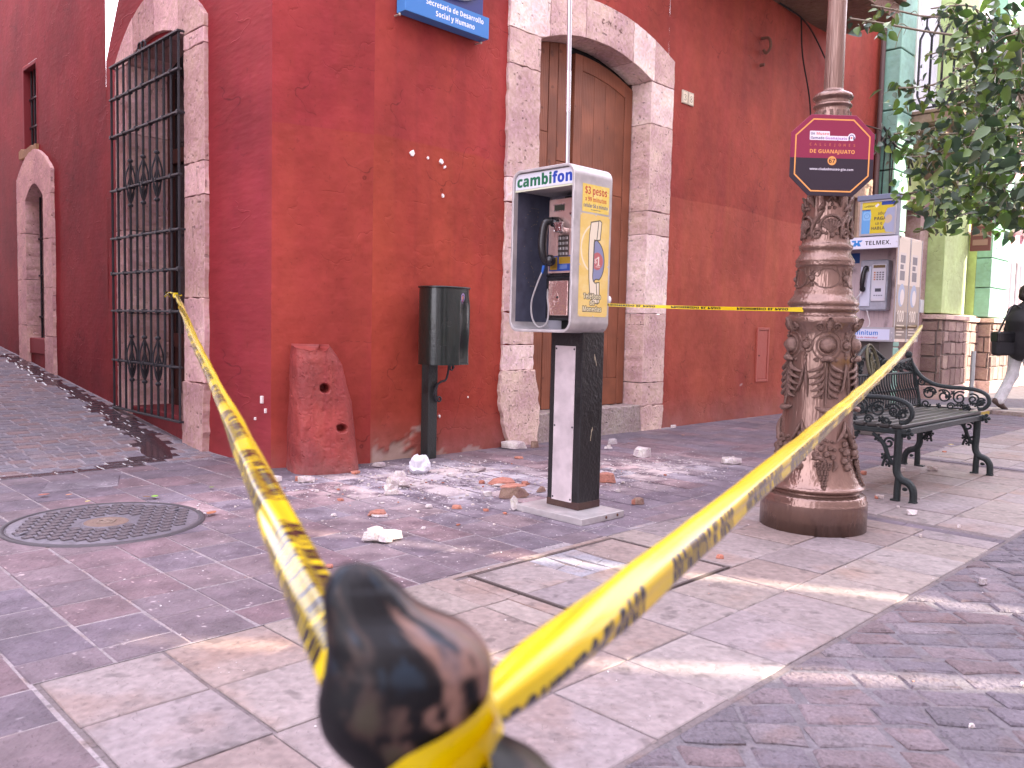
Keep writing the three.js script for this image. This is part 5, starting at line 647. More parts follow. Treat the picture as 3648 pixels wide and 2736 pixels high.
// ---------------------------------------------------------------- cast iron bench
{
  const t = thing('park_bench', 'dark green cast iron bench with scrolled arms and oval back medallion', 'bench', [2.42, 0, 2.70]);
  const m = M.benchIron, W = 0.735, L = 0.70; // x along the seat, z towards the street
  for (let i = 0; i < 6; i++) mesh('seat_slat', bx(-W - 0.02, W + 0.02, 0.425, 0.447, -0.20 + i * 0.072, -0.20 + i * 0.072 + 0.058, 0.006), std([0.075, 0.075, 0.075], { roughness: 0.42, metalness: 0.2, map: rep(T.wood, 1.5) }), t);
  mesh('front_beam', bx(-W, W, 0.385, 0.423, 0.20, 0.235, 0.006), m, t); mesh('rear_beam', bx(-W, W, 0.385, 0.423, -0.215, -0.18, 0.006), m, t);
  const spiral = (x, y, z, r, turns, dir, a0 = 0, w = 0.007) => tube(Array.from({ length: 22 }, (_, i) => { const q = i / 21, a = a0 + dir * q * turns * 6.283, rad = r * (1 - 0.75 * q); return V(x, y + Math.sin(a) * rad, z + Math.cos(a) * rad); }), w, 44, 6);
  const flower = (x, y, z, r) => merge([ball(r * 0.5, x, y, z, 1.2, 1, 1, 8, 6), ...[0, 1, 2, 3, 4].map((k) => ball(r * 0.42, x, y + Math.sin(k * 1.257) * r * 0.75, z + Math.cos(k * 1.257) * r * 0.75, 0.8, 1, 1, 7, 5))]);
  for (const s of [-1, 1]) {
    const x = s * W, e = part('end_frame', t);
    for (const [zf, d] of [[0.20, 1], [-0.18, -1]]) { // legs sweep out and split into two feet
      const P = [V(x, 0.42, zf), V(x, 0.27, zf - 0.0 * d), V(x, 0.17, zf + 0.0), V(x, 0.13, zf + 0.025 * d), V(x, 0.112, zf + 0.07 * d), V(x, 0.075, zf + 0.095 * d), V(x, 0.0, zf + 0.10 * d)];
      const g = [taper(P, (q) => 0.025 - 0.003 * q, 30, 8), taper([V(x, 0.14, zf + 0.012 * d), V(x, 0.08, zf + 0.008 * d), V(x, 0.0, zf + 0.008 * d)], () => 0.021, 12, 8), ball(0.016, x, 0.075, zf + 0.05 * d, 1, 0.7, 1, 8, 6), bx(x - 0.022, x + 0.022, 0, 0.012, zf - 0.012 * d - 0.012, zf - 0.012 * d + 0.032, 0.003), bx(x - 0.022, x + 0.022, 0, 0.0115, zf + 0.10 * d - 0.02, zf + 0.10 * d + 0.02, 0.003)];
      mesh('leg', merge(g), m, e);
      mesh('leg_bracket', merge([taper([V(x, 0.20, zf - 0.01 * d), V(x, 0.25, zf - 0.05 * d), V(x, 0.33, zf - 0.085 * d), V(x, 0.385, zf - 0.15 * d)], (q) => 0.010 + 0.004 * Math.sin(q * 3.1), 20, 7), spiral(x, 0.335, zf - 0.055 * d, 0.034, 1.3, d, 0.5), flower(x, 0.255, zf - 0.075 * d, 0.022), flower(x, 0.215, zf - 0.05 * d, 0.02), taper([V(x, 0.26, zf - 0.02 * d), V(x, 0.24, zf - 0.07 * d), V(x, 0.195, zf - 0.085 * d)], () => 0.008, 12, 6), flower(x, 0.36, zf - 0.12 * d, 0.022)]), m, e);
    }
    mesh('end_rail', merge([bx(x - 0.016, x + 0.016, 0.392, 0.424, -0.20, 0.25, 0.006), flower(x, 0.40, 0.25, 0.03)]), m, e);
    const A = part('armrest', t), arm = [V(x, 0.80, -0.285), V(x, 0.745, -0.255), V(x, 0.665, -0.19), V(x, 0.618, -0.10), V(x, 0.603, 0.0), V(x, 0.602, 0.10), V(x, 0.593, 0.19), V(x, 0.56, 0.253), V(x, 0.51, 0.268), V(x, 0.465, 0.235), V(x, 0.462, 0.20)];
    mesh('arm_rail', taper(arm, (q) => 0.0165 - 0.003 * q, 50, 9), m, A);
    mesh('arm_core', taper([V(x, 0.80, -0.275), V(x, 0.66, -0.235), V(x, 0.52, -0.205), V(x, 0.43, -0.19)], () => 0.014, 18, 8), m, A);
    const sc = []; for (const [y, z, r, d, a] of [[0.55, -0.13, 0.048, 1, 0.3], [0.535, -0.03, 0.05, -1, 2.4], [0.53, 0.075, 0.048, 1, 0.9], [0.525, 0.165, 0.042, -1, 2.2], [0.63, -0.185, 0.032, 1, 1], [0.47, -0.15, 0.032, -1, 0], [0.465, 0.02, 0.028, 1, 0], [0.465, 0.125, 0.026, -1, 0], [0.51, 0.215, 0.03, 1, 0.4]]) sc.push(spiral(x, y, z, r, 1.5, d, a, 0.0065)); mesh('scrollwork', merge(sc), m, A);
    const fl = []; for (let i = 0; i < 13; i++) { const z = -0.16 + i * 0.032; fl.push(flower(x, 0.455 + 0.11 * rnd() + (i < 3 ? 0.05 : 0), z, rr(0.014, 0.022))); } mesh('leafwork', merge(fl), m, A);
    mesh('finial', merge([ball(0.026, x, 0.825, -0.29, 1, 1.1, 1, 10, 8), cyl(0.012, 0.016, 0.03, x, 0.79, -0.288, 8)]), m, A);
  }
  // back: leaning lattice with a leaf crest and an oval medallion
  const B = part('backrest', t), zb = (y) => -0.195 - (y - 0.44) * 0.235, bp = (x, y, o = 0) => V(x, y, zb(y) + o);
  const top = (x) => 0.775 + 0.115 * Math.exp(-((x / 0.26) ** 2)) - 0.02 * Math.sin(Math.abs(x) * 6);
  mesh('top_rail', tube(Array.from({ length: 25 }, (_, i) => { const x = -W + i / 24 * 2 * W; return bp(x, top(x)); }), 0.012, 60, 8), m, B);
  for (const y of [0.46, 0.695]) mesh('cross_rail', tube([bp(-W, y), bp(0, y), bp(W, y)], 0.010, 12, 8), m, B);
  for (let i = 0; i < 32; i++) { const x = -W + 0.022 + i * (2 * W - 0.044) / 31; if (Math.abs(x) < 0.0) continue; mesh('lattice_bar', merge([tube([bp(x - 0.024, 0.46, 0.004), bp(x + 0.014, 0.53, 0.006), bp(x - 0.014, 0.62, 0.006), bp(x + 0.02, 0.695, 0.004)], 0.0062, 18, 5), ball(0.011, bp(x, 0.578).x, 0.578, zb(0.578) + 0.006, 1, 1, 1, 7, 5)]), m, B); }
  const cr = []; for (let i = 0; i < 34; i++) { const x = -W + 0.03 + i / 33 * (2 * W - 0.06); if (Math.abs(x) < 0.11) continue; const y = mix(0.705, top(x) - 0.005, rr(0.1, 0.9)), p = bp(x, y); cr.push(mv(flower(0, 0, 0, rr(0.016, 0.026)), 0, 0, 0, 0, Math.PI / 2).translate(p.x, p.y, p.z)); const y2 = mix(0.71, top(x), 0.5), q = bp(x, y2); cr.push(mv(spiral(0, 0, 0, Math.min(0.045, (top(x) - 0.70) * 0.5), 1.3, i % 2 ? 1 : -1, i, 0.006), 0, 0, 0, 0, Math.PI / 2).translate(q.x, q.y, q.z)); }
  mesh('crest', merge(cr), m, B);
  const O = part('medallion', t), ov = (rx, ry, o, w) => tube(Array.from({ length: 30 }, (_, i) => { const a = i / 30 * 6.283; return bp(Math.cos(a) * rx, 0.765 + Math.sin(a) * ry, o); }), w, 60, 7, true), mm = std([0.15, 0.14, 0.085], { metalness: 0.5, roughness: 0.4, bumpMap: rep(T.fineBump, 8), bumpScale: 0.002 });
  mesh('rim', merge([ov(0.092, 0.135, 0.012, 0.0085), ov(0.072, 0.112, 0.012, 0.005)]), mm, O);
  mesh('plate', ext(shape(Array.from({ length: 30 }, (_, i) => [Math.cos(i / 30 * 6.283) * 0.09, Math.sin(i / 30 * 6.283) * 0.133])), 0.008).rotateX(-0.235).translate(0, 0.765, zb(0.765)), m, O);
  const rel = []; for (let i = 0; i < 9; i++) rel.push(tube([bp(rr(-0.05, 0.05), rr(0.68, 0.85), 0.014), bp(rr(-0.05, 0.05), rr(0.68, 0.85), 0.016), bp(rr(-0.04, 0.04), rr(0.68, 0.85), 0.014)], 0.006, 12, 5)); mesh('relief', merge(rel), mm, O);
}
// ---------------------------------------------------------------- second telephone booth
{
  const t = thing('phone_booth', 'grey back-to-back public telephone booth with white header behind the lamp post', 'phone booth', [4.60, 0, 1.44]);
  const grey = std([0.66, 0.66, 0.74], { roughness: 0.45, metalness: 0.05, map: rep(T.fine, 1.5) }), z0 = -0.335, z1 = 0.315, y0 = 0.905, y1 = 1.885;
  mesh('pedestal', bx(0.12, 0.48, 0, y0, -0.2, 0.14, 0.01), std([0.11, 0.095, 0.085], { roughness: 0.6 }), t);
  for (const [x0, x1, f] of [[0, 0.30, -1], [0.306, 0.60, 1]]) {
    const s = part('booth_shell', t); mesh('side_wall', bx(x0, x1, y0, y1, z1 - 0.016, z1, 0.002), std([0.62, 0.54, 0.46], { roughness: 0.25, metalness: 0.35, map: rep(T.grime, 1.5) }), s); mesh('side_wall', bx(x0, x1, y0, y1, z0, z0 + 0.016, 0.002), grey, s);
    mesh('roof', bx(x0, x1, y1 - 0.016, y1 + 0.001, z0 + 0.0165, z1 - 0.0165, 0.002), grey, s); mesh('shelf', bx(x0 + 0.005, x1 - 0.005, y0 + 0.03, y0 + 0.115, z0 + 0.0165, z1 - 0.0165, 0.01), grey, s); mesh('back', bx(f < 0 ? x1 - 0.02 : x0, f < 0 ? x1 : x0 + 0.02, y0 + 0.116, y1 - 0.0165, z0 + 0.0165, z1 - 0.0165, 0.002), std([0.58, 0.46, 0.49], { roughness: 0.6, map: rep(T.grime, 1.5) }), s);
  }
  const faceX = (g, x) => g.rotateY(-Math.PI / 2).translate(x, 0, 0), rim = std([0.42, 0.42, 0.45], { metalness: 0.6, roughness: 0.4 });
  const hd = canvasTex(640, 110, (c, w, h) => { const g = '#e3e5f0'; c.fillStyle = g; c.fillRect(0, 0, w, h); c.fillStyle = '#2f86cf'; c.beginPath(); c.moveTo(206, 26); c.lineTo(314, 26); c.lineTo(300, 44); c.lineTo(282, 44); c.lineTo(300, 84); c.lineTo(270, 84); c.quadraticCurveTo(260, 58, 250, 84); c.lineTo(220, 84); c.lineTo(238, 44); c.lineTo(218, 44); c.closePath(); c.fill(); c.fillStyle = g; c.fillRect(252, 26, 14, 22); c.fillStyle = '#23242c'; c.font = 'bold 58px sans-serif'; c.textBaseline = 'middle'; c.save(); c.translate(338, 57); c.scale(225 / c.measureText('TELMEX').width, 0.95); c.fillText('TELMEX', 0, 0); c.restore(); c.beginPath(); c.arc(572, 74, 4, 0, 7); c.fill(); });
  mesh('header_sign', faceX(mv(new THREE.PlaneGeometry(0.636, 0.105), (z0 + z1) / 2, 1.828, 0), -0.0035), std([0.88, 0.88, 0.9], { map: hd, roughness: 0.35 }), t);
  mesh('header_box', bx(-0.003, 0.05, 1.772, y1, z0, z1, 0.003), rim, t);
  const ft = canvasTex(640, 120, (c, w, h) => { c.fillStyle = '#d6dbec'; c.fillRect(0, 0, w, h); c.fillStyle = '#2173c8'; c.font = 'bold 70px sans-serif'; c.textBaseline = 'middle'; c.save(); c.translate(250, 44); c.scale(280 / c.measureText('Infinitum').width, 1); c.fillText('Infinitum', 0, 0); c.restore(); c.fillStyle = '#b8454a'; c.font = 'italic bold 26px sans-serif'; c.save(); c.translate(312, 96); c.scale(210 / c.measureText('Lo de Velocidad').width, 1); c.fillText('Lo de Velocidad', 0, 0); c.restore(); });
  mesh('footer_sign', faceX(mv(new THREE.PlaneGeometry(0.60, 0.10), (z0 + z1) / 2 - 0.012, 0.972, 0), -0.0035), std([0.85, 0.85, 0.9], { map: ft, roughness: 0.4 }), t);
  mesh('footer_box', bx(-0.003, 0.03, y0, 1.04, z0, z1, 0.003), rim, t);
  for (const y of [1.83, 0.94, 0.99]) mesh('screw', ball(0.006, -0.0045, y, z1 - 0.018, 0.6, 1, 1, 8, 6), M.steel, t);
  const ph = part('telephone', t), X = 0.17; mesh('body', bx(X, 0.279, 1.20, 1.685, -0.10, 0.17, 0.02), M.greyPlastic, ph); mesh('left_plate', bx(X - 0.012, X - 0.001, 1.24, 1.62, -0.085, 0.012, 0.006), std([0.55, 0.57, 0.68], { roughness: 0.4 }), ph); mesh('keypad_plate', bx(X - 0.011, X - 0.001, 1.29, 1.64, 0.022, 0.155, 0.006), std([0.56, 0.55, 0.60], { roughness: 0.4 }), ph);
  mesh('display', bx(X - 0.016, X - 0.0115, 1.605, 1.632, 0.035, 0.145, 0.002), std([0.15, 0.11, 0.06], { roughness: 0.2 }), ph);
  for (let r = 0; r < 4; r++) for (let c = 0; c < 4; c++) mesh('key', bx(X - 0.016, X - 0.0115, 1.555 - r * 0.022, 1.568 - r * 0.022, 0.042 + c * 0.026, 0.058 + c * 0.026, 0.002), c ? std([0.16, 0.15, 0.17]) : std([0.5, 0.2, 0.1]), ph);
  const card = canvasTex(128, 128, (c) => { c.fillStyle = '#d8d8e4'; c.fillRect(0, 0, 128, 128); c.fillStyle = '#4d4d58'; c.fillRect(28, 26, 70, 34); c.fillStyle = '#8a8a98'; for (let i = 0; i < 4; i++) c.fillRect(14 + i * 27, 92, 20, 12); }); mesh('card_label', faceX(mv(new THREE.PlaneGeometry(0.105, 0.12), 0.088, 1.375, 0), X - 0.0118), std([0.8, 0.8, 0.8], { map: card }), ph);
  mesh('handset', merge([taper([V(X - 0.05, 1.60, -0.03), V(X - 0.062, 1.55, -0.037), V(X - 0.062, 1.46, -0.045), V(X - 0.045, 1.40, -0.05)], (q) => 0.019 + 0.004 * Math.sin(q * 3.1), 20, 10), ball(0.028, X - 0.035, 1.60, -0.028), ball(0.028, X - 0.035, 1.405, -0.05)]), M.plasticBlack, ph); mesh('cradle', bx(X - 0.03, X - 0.0125, 1.57, 1.63, -0.055, 0.0, 0.005), M.chrome, ph);
  mesh('cord', tube([V(X - 0.045, 1.38, -0.055), V(X - 0.07, 1.25, -0.12), V(X - 0.06, 1.08, -0.10), V(X - 0.06, 1.03, 0.0), V(X - 0.05, 1.06, 0.04), V(X - 0.03, 1.2, 0.0)], 0.005, 40, 6), M.steel, ph);
  mesh('blue_sticker', faceX(mv(new THREE.PlaneGeometry(0.17, 0.10), -0.235, 1.715, 0), 0.2785), std([0.02, 0.06, 0.2]), t);
  // side posters on the street side
  const ad = (seed) => canvasTex(192, 640, (c, w, h) => { seedN = seed; c.fillStyle = '#d9cdb8'; c.fillRect(0, 0, w, h); c.fillStyle = '#6d5b4d'; c.fillRect(0, h * 0.72, w, h); c.fillStyle = '#a0917f'; c.fillRect(0, h * 0.46, w, h * 0.27); c.fillStyle = 'rgba(0,0,0,0)'; c.fillRect(0, h * 0.1, w, h); c.fillStyle = '#cfc7c0'; c.fillRect(24, 90, 110, 200); c.fillStyle = '#474250'; c.fillRect(36, 105, 86, 50); c.fillRect(36, 165, 60, 30); c.fillRect(36, 205, 86, 60); c.fillStyle = '#8fa4c8'; c.beginPath(); c.ellipse(80, 360, 56, 74, 0.2, 0, 7); c.fill(); c.fillStyle = '#d8d4d2'; c.beginPath(); c.ellipse(96, 372, 36, 50, 0, 0, 7); c.fill(); c.fillStyle = '#e0d8cc'; c.font = 'bold 92px sans-serif'; c.save(); c.translate(18, 530); c.scale(0.85, 1.1); c.fillText('100', 0, 0); c.restore(); for (let i = 0; i < 4; i++) c.fillRect(22, 550 + i * 20, 140 - (i % 2) * 40, 8); });
  for (const [x, s] of [[0.15, 11], [0.453, 23]]) mesh('side_poster', mv(new THREE.PlaneGeometry(0.262, 0.93), x, 1.40, z1 + 0.0012), std([0.75, 0.72, 0.7], { map: ad(s), roughness: 0.3, metalness: 0.2 }), t);
  seedN = 991;
  mesh('edge_trim', merge([bx(-0.006, 0.004, y0, y1, z1 - 0.004, z1 + 0.004, 0.002), bx(0.298, 0.3075, y0, y1, z1 - 0.006, z1 + 0.005, 0.002), bx(0.598, 0.606, y0, y1, z1 - 0.004, z1 + 0.004, 0.002)]), rim, t);
  const b = thing('notice_box', 'small framed yellow and blue card advert box standing on the telephone booth', 'sign', [4.62, 1.89, 1.545], 0);
  mesh('case', bx(0.0, 0.10, 0.005, 0.335, -0.17, 0.17, 0.006), std([0.22, 0.24, 0.30], { roughness: 0.5, metalness: 0.3 }), b); mesh('cap', bx(-0.02, 0.12, 0.3355, 0.385, -0.195, 0.195, 0.006), std([0.17, 0.20, 0.28], { roughness: 0.5, metalness: 0.3 }), b);
  const la = canvasTex(320, 320, (c, w, h) => { c.fillStyle = '#d9c433'; c.fillRect(0, 0, w, h); c.fillStyle = '#274a9c'; c.fillRect(190, 0, 130, 36); c.fillRect(0, 74, 84, 10); c.fillStyle = '#6aa9e0'; c.fillRect(0, 84, 84, 236); c.fillStyle = '#8fc3ec'; rrf(c, 12, 96, 78, 86); c.strokeStyle = '#5a93cc'; c.lineWidth = 5; c.beginPath(); c.arc(50, 138, 26, 0, 7); c.stroke(); c.beginPath(); c.moveTo(50, 138); c.lineTo(50, 122); c.stroke(); c.fillStyle = '#e4d44a'; c.fillRect(10, 14, 150, 48); c.fillStyle = '#3a3a2a'; c.font = 'italic bold 28px sans-serif'; c.fillText('Ladatel', 18, 48); c.fillStyle = '#e8e8f0'; c.save(); c.translate(146, 34); c.rotate(-0.7); c.fillRect(-18, -10, 36, 22); c.restore(); c.fillStyle = '#2a2f4a'; c.font = 'bold 34px sans-serif'; c.fillText('SÓLO', 158, 132); c.font = 'bold 46px sans-serif'; c.fillText('PAGA', 120, 186); c.font = 'bold 30px sans-serif'; c.fillText('LO Q', 136, 232); c.font = 'bold 42px sans-serif'; c.fillText('HABLAS', 96, 284); const pts = [[250, 70], [320, 60], [320, 320], [240, 310], [215, 240], [240, 190], [218, 140]]; c.fillStyle = '#a8b0c8'; c.beginPath(); pts.forEach(([x, y], i) => (i ? c.lineTo(x, y) : c.moveTo(x, y))); c.fill(); c.fillStyle = 'rgba(214,190,150,.8)'; c.beginPath(); c.ellipse(262, 180, 34, 46, 0.4, 0, 7); c.fill(); });
  function rrf(c, x, y, a, d) { c.beginPath(); c.moveTo(x + 14, y); c.arcTo(x + a, y, x + a, y + d, 14); c.arcTo(x + a, y + d, x, y + d, 14); c.arcTo(x, y + d, x, y, 14); c.arcTo(x, y, x + a, y, 14); c.fill(); }
  mesh('advert', faceX(mv(new THREE.PlaneGeometry(0.30, 0.29), 0.002, 0.172, 0), -0.0015), std([0.85, 0.85, 0.85], { map: la, roughness: 0.3 }), b);
  mesh('frame', merge([bx(-0.006, 0.0, 0.006, 0.026, -0.168, 0.168, 0.002), bx(-0.006, 0.0, 0.318, 0.334, -0.168, 0.168, 0.002), bx(-0.0055, 0.0, 0.026, 0.318, 0.152, 0.169, 0.002), bx(-0.0055, 0.0, 0.026, 0.318, -0.169, -0.148, 0.002)]), rim, b);
}
// ---------------------------------------------------------------- bollard in front of the lens, with the tape tied round it
const BX = -3.009, BZ = 4.356, RT = [Math.SQRT1_2, Math.SQRT1_2]; // across (to the right) in x, z
const bs = [[-0.0622, -0.0608, 0.8340], [-0.0665, -0.0580, 0.8330], [-0.0707, -0.0537, 0.8320], [-0.0750, -0.0495, 0.8300], [-0.0778, -0.0467, 0.8270], [-0.0792, -0.0424, 0.8230], [-0.0806, -0.0382, 0.8200], [-0.0820, -0.0339, 0.8150], [-0.0806, -0.0283, 0.8100], [-0.0806, -0.0226, 0.8060], [-0.0792, -0.0141, 0.8030], [-0.0792, -0.0071, 0.8000], [-0.0792, -0.0014, 0.7970], [-0.0792, 0.0057, 0.7930], [-0.0778, 0.0099, 0.7880], [-0.0778, 0.0141, 0.7830], [-0.0792, 0.0156, 0.7790], [-0.0792, 0.0170, 0.7720], [-0.0820, 0.0156, 0.7650], [-0.0834, 0.0156, 0.7580], [-0.0834, 0.0156, 0.7530], [-0.0820, 0.0141, 0.7470], [-0.0806, 0.0141, 0.7410], [-0.0792, 0.0141, 0.7360], [-0.0735, 0.0156, 0.7300], [-0.0665, 0.0226, 0.7250], [-0.0608, 0.0325, 0.7210], [-0.0552, 0.0509, 0.7150], [-0.0495, 0.0622, 0.7040], [-0.0467, 0.0651, 0.6880], [-0.0470, 0.0600, 0.66], [-0.056, 0.052, 0.62], [-0.062, 0.058, 0.58], [-0.052, 0.048, 0.56], [-0.050, 0.046, 0.30], [-0.062, 0.058, 0.27], [-0.07, 0.066, 0.24], [-0.07, 0.066, 0.06], [-0.085, 0.081, 0.04], [-0.085, 0.081, 0.0]];
for (let p = 0; p < 2; p++) { const o = bs.map((b) => [...b]); for (let i = 2; i < 29; i++) for (const k of [0, 1]) bs[i][k] = 0.25 * o[i - 1][k] + 0.5 * o[i][k] + 0.25 * o[i + 1][k]; }
const headAt = (y) => { for (let i = 0; i + 1 < bs.length; i++) if (bs[i][2] >= y && bs[i + 1][2] <= y) { const q = (bs[i][2] - y) / Math.max(1e-6, bs[i][2] - bs[i + 1][2]); return [mix(bs[i][0], bs[i + 1][0], q), mix(bs[i][1], bs[i + 1][1], q)]; } return [bs[0][0], bs[0][1]]; };
const headP = (a, y, o = 0) => { const [l, r] = headAt(y), c = (l + r) / 2, w = (r - l) / 2, d = w * (y > 0.7 ? 0.82 : 1), k = Math.pow(Math.abs(Math.cos(a)) ** 2.2 + Math.abs(Math.sin(a)) ** 2.2, -1 / 2.2), s = c + Math.cos(a) * k * (w + o), f = Math.sin(a) * k * (d + o); return V(BX + RT[0] * s - RT[1] * f, y, BZ + RT[1] * s + RT[0] * f); };
{
  const t = thing('bollard', 'dark worn cast iron bollard with a lopsided bud-shaped top wrapped in yellow tape', 'bollard');
  const ys = []; for (let i = 0; i + 1 < 30; i++) for (let k = 0; k < 4; k++) ys.push(mix(bs[i][2], bs[i + 1][2], k / 5)); for (let i = 29; i + 1 < bs.length; i++) for (let k = 0; k < 3; k++) ys.push(mix(bs[i][2], bs[i + 1][2], k / 3)); ys.push(0);
  const nA = 96, pos = [], col = [], idx = []; ys.forEach((y, j) => { for (let i = 0; i <= nA; i++) { const a = i / nA * 6.28319, n = 0.003 * (fbm(Math.cos(a) * 2 + 3, y * 24, Math.sin(a) * 2, 3) - 0.5), p = headP(a, y, n); pos.push(p.x, p.y, p.z);
    const [l, r] = headAt(y), s = (Math.cos(a) + 1) / 2, wr = fbm(Math.cos(a) * 3 + 7, y * 42, Math.sin(a) * 3 + 2, 4), z1 = sst(0.42, 0.8, s) * sst(0.735, 0.75, y) * sst(0.822, 0.80, y), wearLit = sst(0.44, 0.54, wr + 0.16 * z1 - 0.09), w2 = sst(0.55, 0.66, fbm(Math.cos(a) * 5 + 1, y * 60, Math.sin(a) * 5, 3)) * 0.5;
    let c = mc([0.004, 0.004, 0.005], [0.19, 0.11, 0.085], clamp(wearLit * (0.15 + 0.85 * z1) + (y < 0.72 ? 0.5 * w2 : 0))); c = mc(c, [0.035, 0.07, 0.11], w2 * 0.6 * sst(0.77, 0.79, y)); c = mc(c, [0.05, 0.05, 0.03], 0.4 * sst(0.6, 0.7, wr)); col.push(...c); } });  // brown wear held to the lit right side; blue sky reflection painted near the top
  for (let j = 0; j + 1 < ys.length; j++) for (let i = 0; i < nA; i++) { const p = j * (nA + 1) + i, q = p + nA + 1; idx.push(p, p + 1, q + 1, p, q + 1, q); }
  const g = new THREE.BufferGeometry(); g.setAttribute('position', new THREE.Float32BufferAttribute(pos, 3)); g.setAttribute('color', new THREE.Float32BufferAttribute(col, 3)); g.setIndex(idx); g.computeVertexNormals();
  const gg = g; gg.setAttribute('uv', new THREE.Float32BufferAttribute(new Float32Array(pos.length / 3 * 2).map((_, i) => (i % 2 ? pos[(i >> 1) * 3 + 1] : (i >> 1) % (nA + 1) / nA * 0.4)), 2));
  mesh('post', gg, phy([1, 1, 1], { vertexColors: true, specularIntensity: 0.45, roughness: 0.42 }), t);
}
// ---------------------------------------------------------------- caution tape
const tapeArt = canvasTex(2048, 128, (c, w, h) => { c.fillStyle = '#f0d400'; c.fillRect(0, 0, w, h); c.fillStyle = '#f4dc20'; for (let i = 0; i < 40; i++) c.fillRect(0, rnd() * h, w, 1.5); c.fillStyle = c.strokeStyle = '#1c1a12'; c.lineWidth = 9; c.textBaseline = 'middle'; c.font = 'bold 104px sans-serif'; const f = (s, x, mw) => { c.save(); c.translate(x, h * 0.53); c.scale(mw / c.measureText(s).width, 1); c.strokeText(s, 0, 0); c.fillText(s, 0, 0); c.restore(); }; f('PROHIBIDO EL PASO', 60, 780); f('PROHIBIDO EL PASO', 1084, 780); });
tapeArt.wrapS = THREE.RepeatWrapping; tapeArt.wrapT = THREE.ClampToEdgeWrapping;
const tapeM = phy([0.94, 0.94, 0.85], { map: tapeArt, roughness: 0.24, clearcoat: 0.3, clearcoatRoughness: 0.12, transmission: 0.32, thickness: 0, side: THREE.DoubleSide });
const tapePlain = phy([0.80, 0.60, 0.0], { roughness: 0.24, clearcoat: 0.3, clearcoatRoughness: 0.12, transmission: 0.32, thickness: 0 });
// ribbon along a path; section(t) gives [arc in radians, radius, turn], the tape being 7.5 cm wide when flat
function ribbon(pts, section, seg = 160, nv = 14, uvScale = 0.9, flip = false, squeeze = 1, fold = 0) {
  const c = new THREE.CatmullRomCurve3(pts, false, 'centripetal'), pos = [], uv = [], idx = [], len = c.getLength(); let up = V(0, 1, 0);
  for (let i = 0; i <= seg; i++) {
    const q = i / seg, p = c.getPointAt(q), tg = c.getTangentAt(q), sx = V(0, 0, 0).crossVectors(tg, up).normalize(), sy = V(0, 0, 0).crossVectors(sx, tg).normalize(); const [arc, r, turn, wob = 0] = section(q, len);
    for (let k = 0; k <= nv; k++) { const v = k / nv, a = turn + (v - 0.5) * arc, rr2 = r * (1 + wob * (vn(q * len * 7, v * 6, 5) - 0.5) + fold * (0.7 * Math.sin(v * 19 + q * len * 0.8) + 0.5 * Math.sin(v * 31 - q * len * 1.3 + 2))); const ox = arc < 0.05 ? 0 : Math.cos(a) * rr2, oy = Math.sin(a) * rr2; let x = ox, y = oy; if (arc < 0.05) { const w = 0.0375 * (r || 1) * (v - 0.5) * 2; x = Math.cos(turn) * w; y = Math.sin(turn) * w; } pos.push(p.x + sx.x * x + sy.x * y, p.y + sx.y * x + sy.y * y, p.z + sx.z * x + sy.z * y); const vv = (v - 0.5) * squeeze + 0.5; uv.push(q * len / uvScale, flip ? 1 - vv : vv); }
  }
  for (let i = 0; i < seg; i++) for (let k = 0; k < nv; k++) { const a = i * (nv + 1) + k, b = a + nv + 1; idx.push(a, b, b + 1, a, b + 1, a + 1); }
  const g = new THREE.BufferGeometry(); g.setAttribute('position', new THREE.Float32BufferAttribute(pos, 3)); g.setAttribute('uv', new THREE.Float32BufferAttribute(uv, 2)); g.setIndex(idx); g.computeVertexNormals(); return g;
}
const sag = (a, b, s, n = 12, wob = 0) => Array.from({ length: n + 1 }, (_, i) => { const q = i / n; return V(mix(a.x, b.x, q), mix(a.y, b.y, q) - 4 * s * q * (1 - q) + wob * (vn(q * 9, 3) - 0.5), mix(a.z, b.z, q)); });
